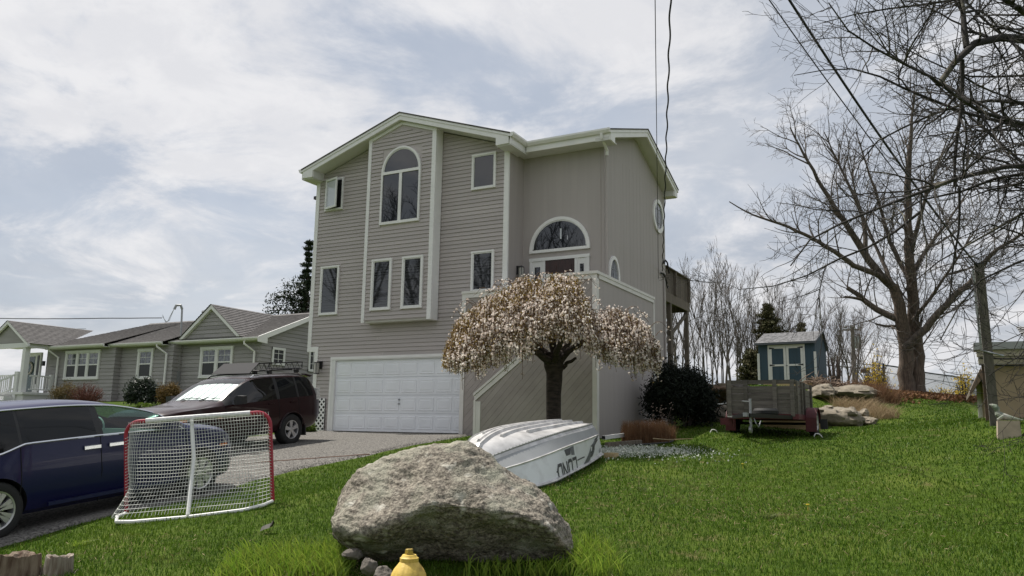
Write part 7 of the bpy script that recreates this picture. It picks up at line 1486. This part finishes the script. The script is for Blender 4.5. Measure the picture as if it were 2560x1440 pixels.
for (px, py, d, lb) in ((1786, 1078, 18.3, 'white hooked pipe lying in the grass left of the trailer'), (2046, 1092, 17.2, 'small bent white wire in front of the trailer wheel')):
    q = PX(px, py, d); z0 = gz(q[0], q[1]); tag(build('bent_wire', MB().tube(smoothpath([q*np.array((1, 1, 0))+np.array((0, 0, z0))+Rr*x+np.array((0, 0, z)) for x, z in ((-.10, .02), (-.05, .09), (.02, .08), (.09, .0))], 8), .012, 5), M['white'], loc=tuple(q)), lb, 'wire')

# ------------------------------------------------------------------ lawn grass, leaves, petals
def inside_drive(x, y): return (x < driveR(y)+.02) & (x > driveL(y)-.05) & (y < 19)
HOUSE_R = [(-17.6, -6.95, 17.15, 26)]
def blades(name, n, d0, d1, seed, label, m, hh=(.018, .042), wk=.00085, wmin=.0042, fall=2.0, half=36):
    rg = np.random.default_rng(seed); d = d0*(d1/d0)**rg.random(n); a = YAW+np.radians(rg.uniform(-half, half, n)); x = -np.sin(a)*d; y = np.cos(a)*d
    k = ~inside_drive(x, y)
    for (xa, xb, ya, yb) in HOUSE_R: k &= ~((x > xa) & (x < xb) & (y > ya) & (y < yb))
    k &= ~((x > BX) & (y > BY)); k &= x > -10.5; x, y, d = x[k], y[k], d[k]; n = len(x); z = GZ(x, y)
    patch = np.sin(x*1.7+y*.6)*np.sin(y*1.3-x*.8)+.6*np.sin(x*4.1+1)*np.sin(y*3.7)
    H = rg.uniform(*hh, n)*(1+.13*patch)*(1+d*.012); wd2 = np.maximum(wmin, wk*d)*rg.uniform(.7, 1.3, n); f = rg.uniform(0, np.pi, n); la = rg.uniform(0, 2*np.pi, n); le = rg.uniform(.15, .95, n)*H
    sx_, sy_ = np.cos(f)*wd2/2, np.sin(f)*wd2/2; B0 = np.stack([x-sx_, y-sy_, z-.01], 1); B1 = np.stack([x+sx_, y+sy_, z-.01], 1); mx, my = x+np.cos(la)*le*.35, y+np.sin(la)*le*.35
    M0 = np.stack([mx-sx_*.75, my-sy_*.75, z+H*.62], 1); M1 = np.stack([mx+sx_*.75, my+sy_*.75, z+H*.62], 1); Tp = np.stack([x+np.cos(la)*le, y+np.sin(la)*le, z+H], 1); T2 = Tp+np.stack([sx_*.2, sy_*.2, 0*z], 1)
    V = np.stack([B0, B1, M1, M0, T2, Tp], 1).reshape(-1, 3); F2 = np.array([(0, 1, 2, 3), (3, 2, 4, 5)]); Fq = (F2[None]+(np.arange(n)*6)[:, None, None]).reshape(-1, 4)
    return tag(np_obj(name, V, Fq, m), label, 'grass', kind='stuff')
mgr = bpy.data.materials.new('grass_blade'); mgr.use_nodes = True; _t = mgr.node_tree; _p = _t.nodes['Principled BSDF']; _p.inputs['Roughness'].default_value = .55; _p.inputs['Specular IOR Level'].default_value = .25
g_ = _t.nodes.new('ShaderNodeNewGeometry'); cr_ = _t.nodes.new('ShaderNodeValToRGB'); _t.links.new(g_.outputs['Random Per Island'], cr_.inputs[0]); el = cr_.color_ramp.elements
for i, (ps_, c) in enumerate([(0, (.032, .075, .004)), (.35, (.052, .112, .006)), (.7, (.076, .150, .009)), (.93, (.105, .175, .016)), (1.0, (.22, .21, .08))]):
    e_ = el[i] if i < 2 else el.new(ps_); e_.position = ps_; e_.color = (*c, 1)
_c = _mix(_t, _nz(_t, .55, 6), cr_.outputs[0], (.105, .175, .014), .50, .80); _c = _mix(_t, _nz(_t, 1.5, 7), _c, (.20, .175, .065), .63, .80)
_t.links.new(_c, _p.inputs['Base Color']); tr_n = _t.nodes.new('ShaderNodeBsdfTranslucent'); _t.links.new(_c, tr_n.inputs[0]); mx_ = _t.nodes.new('ShaderNodeMixShader'); mx_.inputs[0].default_value = .3
_t.links.new(_p.outputs[0], mx_.inputs[1]); _t.links.new(tr_n.outputs[0], mx_.inputs[2]); _t.links.new(mx_.outputs[0], _t.nodes['Material Output'].inputs[0])
blades('lawn_grass', 330000, 4.3, 40, 1, 'short mown spring grass covering the sloping lawn', mgr)
M['daylily'] = leafmat('daylily_leaf', [(.13, .23, .022), (.20, .31, .035), (.27, .36, .05), (.15, .19, .03)], .5, .4)
DG = 'fresh green daylily leaves round the boulder'
_ga = [gp(735, 1418), gp(840, 1412), gp(1478, 1404), gp(1290, 1436)]
for q, (lb, w, dep, n, h, sd) in zip(_ga, [('fresh yellow green daylily leaves left of the boulder', 320, .9, 1100, .25, 1), ('daylily leaves close against the left foot of the boulder', 70, .5, 150, .24, 2), ('daylily leaves at the right foot of the boulder', 130, 1.0, 420, .23, 3), ('thin daylily leaves in front of the boulder right of the hydrant', 260, .3, 200, .2, 4)]):
    strands('daylily_leaves', lb, None, q, None, w, dep, n, h, 80+sd, M['daylily'], .014, 'plants', lean=.75, bend=.55, group=DG, nseg=4, kind='stuff')
strands('dead_leaf_blades', 'pale dead blades and twigs under the daylily leaves', None, gp(770, 1422), None, 360, .8, 420, .10, 41, M['straw2'], .008, 'dead plants', lean=2.6, bend=1.2, kind='stuff')
for k, (px, py, d, sz, n, lb) in enumerate([(205, 1340, 8.3, 60, 60, 'bright green weed by the goal corner'), (1606, 1243, 10.2, 40, 34, 'pale rosette weed in the middle of the lawn'), (1872, 1136, 14.0, 24, 26, 'grey green tuft of coarse grass below the trailer'), (1900, 1160, 13.2, 20, 20, 'low tuft of coarse grass in the right lawn'), (1925, 1300, 8.8, 60, 34, 'coarse grass tuft near the lower edge of the lawn')]):
    strands('weed', lb, px, py, d, sz*.5, .12, n, .13, 60+k, M['daylily'] if k == 0 else leafmat('weed_%s' % 'abcde'[k], [(.09, .13, .03), (.15, .18, .06)], .6, .3), .012, 'weed', lean=1.1, bend=.9, nseg=4)
def scatter(name, label, cen, rx, ry, n, seed, m, size, zoff=.04, asp=.7, group=None, keep=None, cat=None):
    rg = np.random.default_rng(seed); g = rg.normal(0, .45, (n, 2)); P = cen[None, :2]+g[:, :1]*rx*Rr[None, :2]+g[:, 1:]*ry*Fw[None, :2]; z = GZ(P[:, 0], P[:, 1])+rg.uniform(0, zoff, n); C = np.stack([P[:, 0], P[:, 1], z], 1)
    if keep is not None: C = C[keep(C)]
    V, Fq = quads(C, rg.uniform(.6, 1.3, len(C))*size, rg, asp); return tag(np_obj(name, V, Fq, m), label, cat, kind='stuff')
scatter('fallen_petals', 'white cherry petals scattered on the grass by the porch', PX(1560, 1128, 14.6), 1.5, 1.2, 5200, 3, leafmat('petal', [(.52, .55, .50), (.66, .68, .62), (.40, .44, .38)], .7, .2), .017, .05, .8, keep=lambda C: (C[:, 1] < 17.1), cat='petals')
scatter('leaf_litter', 'rust brown dead leaves heaped under the bare tree', PX(2300, 1006, 30.5), 2.9, 1.3, 9000, 5, M['dryl'], .06, .16, cat='leaves'); scatter('leaf_litter', 'brown leaves on the mound left behind the trailer', PX(1800, 1000, 25.5), .9, .8, 2200, 6, M['dryl'], .05, .25, cat='leaves'); scatter('leaf_litter', 'rusty leaves and stems by the forsythia right of the ledge', PX(2200, 1006, 28.0), 1.0, .9, 2600, 7, M['dryl'], .05, .2, cat='leaves')
scatter('dead_grass', 'bleached thatch and stalks dotted over the lawn', PX(1700, 1270, 9.6), 4.2, 3.2, 2600, 8, M['straw2'], .028, .05, .10, cat='dead grass'); scatter('dead_grass', 'dry bits of leaf on the lawn near the stump', PX(300, 1390, 7.4), 1.6, 1.0, 260, 12, M['straw2'], .025, .05, .12, cat='dead grass')
scatter('gravel_edge', 'loose pale grit along the driveway edge by the lawn', PX(760, 1178, 14.6), 2.6, 1.0, 1500, 9, leafmat('grit', [(.25, .24, .22), (.42, .40, .37)], .9, 0), .012, .07, .9, keep=lambda C: C[:, 0] < driveR(C[:, 1]), cat='grit')
lf = PX(668, 1334, 8.1); lq = np.array((lf[0], lf[1], gz(lf[0], lf[1])+.05)); tag(build('curled_leaf', MB().grid([[lq+Rr*x+np.array((0, 0, z+.02*math.cos(y*3)))+Fw*y*.05 for y in (-1, 0, 1)] for x, z in ((-.06, .0), (-.02, .02), (.03, .035), (.055, .07))]), mat('dark_leaf', (.03, .028, .018), .7), loc=tuple(lq)), 'single dark curled leaf on the lawn left of the boulder', 'leaf')
dn = np.random.default_rng(3)
for k, (px, py, d) in enumerate(((1858, 1186, 12.5), (2020, 1273, 9.4))): q = PX(px, py, d); fl = MB().lathe([(.001, .045), (.02, .05), (.022, .043), (.004, .03)], 8, (q[0], q[1], gz(q[0], q[1])+.03)); fl.tube([(q[0], q[1], gz(q[0], q[1])), (q[0], q[1], gz(q[0], q[1])+.065)], .003, 4); tag(build('dandelion', fl, mat('dandelion_yellow', (.55, .42, .02), .6), loc=tuple(q)), ['yellow dandelion in the lawn below the trailer', 'yellow dandelion low in the right lawn'][k], 'flower')
# ------------------------------------------------------------------ street trees across the road, seen only in the window panes
PB = dict(lv=3, den=[1.7, 2.2, 2.4], t0=[.25, .2, .15], ang=(25, 55), up=[.15, .12, .08], len=[2.6, 1.3, .7], rad=[.06, .03, .016], rmin=.012, seg=[7, 5, 4], wig=.10, grav=[.05, .03, 0])
for k, (x, y, h) in enumerate(((-39, -10, 19), (-33.5, -12, 20), (-27.5, -10, 19), (-21.5, -12, 18))):
    z0 = gz(x, y); rg = np.random.default_rng(500+k); lm = [([(x, y, z0-.2), (x+.1, y, z0+h*.2), (x, y+.1, z0+h*.38)], .30, .2, 't')]
    for j in range(7): a = j*.9+rg.uniform(0, .4); e = rg.uniform(2.2, 4.6); lm.append(([(x, y, z0+h*.34), (x+math.cos(a)*e*.4, y+math.sin(a)*e*.4, z0+h*.55), (x+math.cos(a)*e, y+math.sin(a)*e, z0+h*rg.uniform(.8, 1.0))], .13, .03, 'c'))
    treeobj('street_tree', ['bare street tree mirrored in the left windows', 'bare street tree mirrored in the bay windows', 'bare street tree mirrored in the right windows', 'bare street tree mirrored in the fan window'][k], 'bare street trees across the road', (x, y, z0), lm, PB, 600+k, M['bark'], M['twig'])
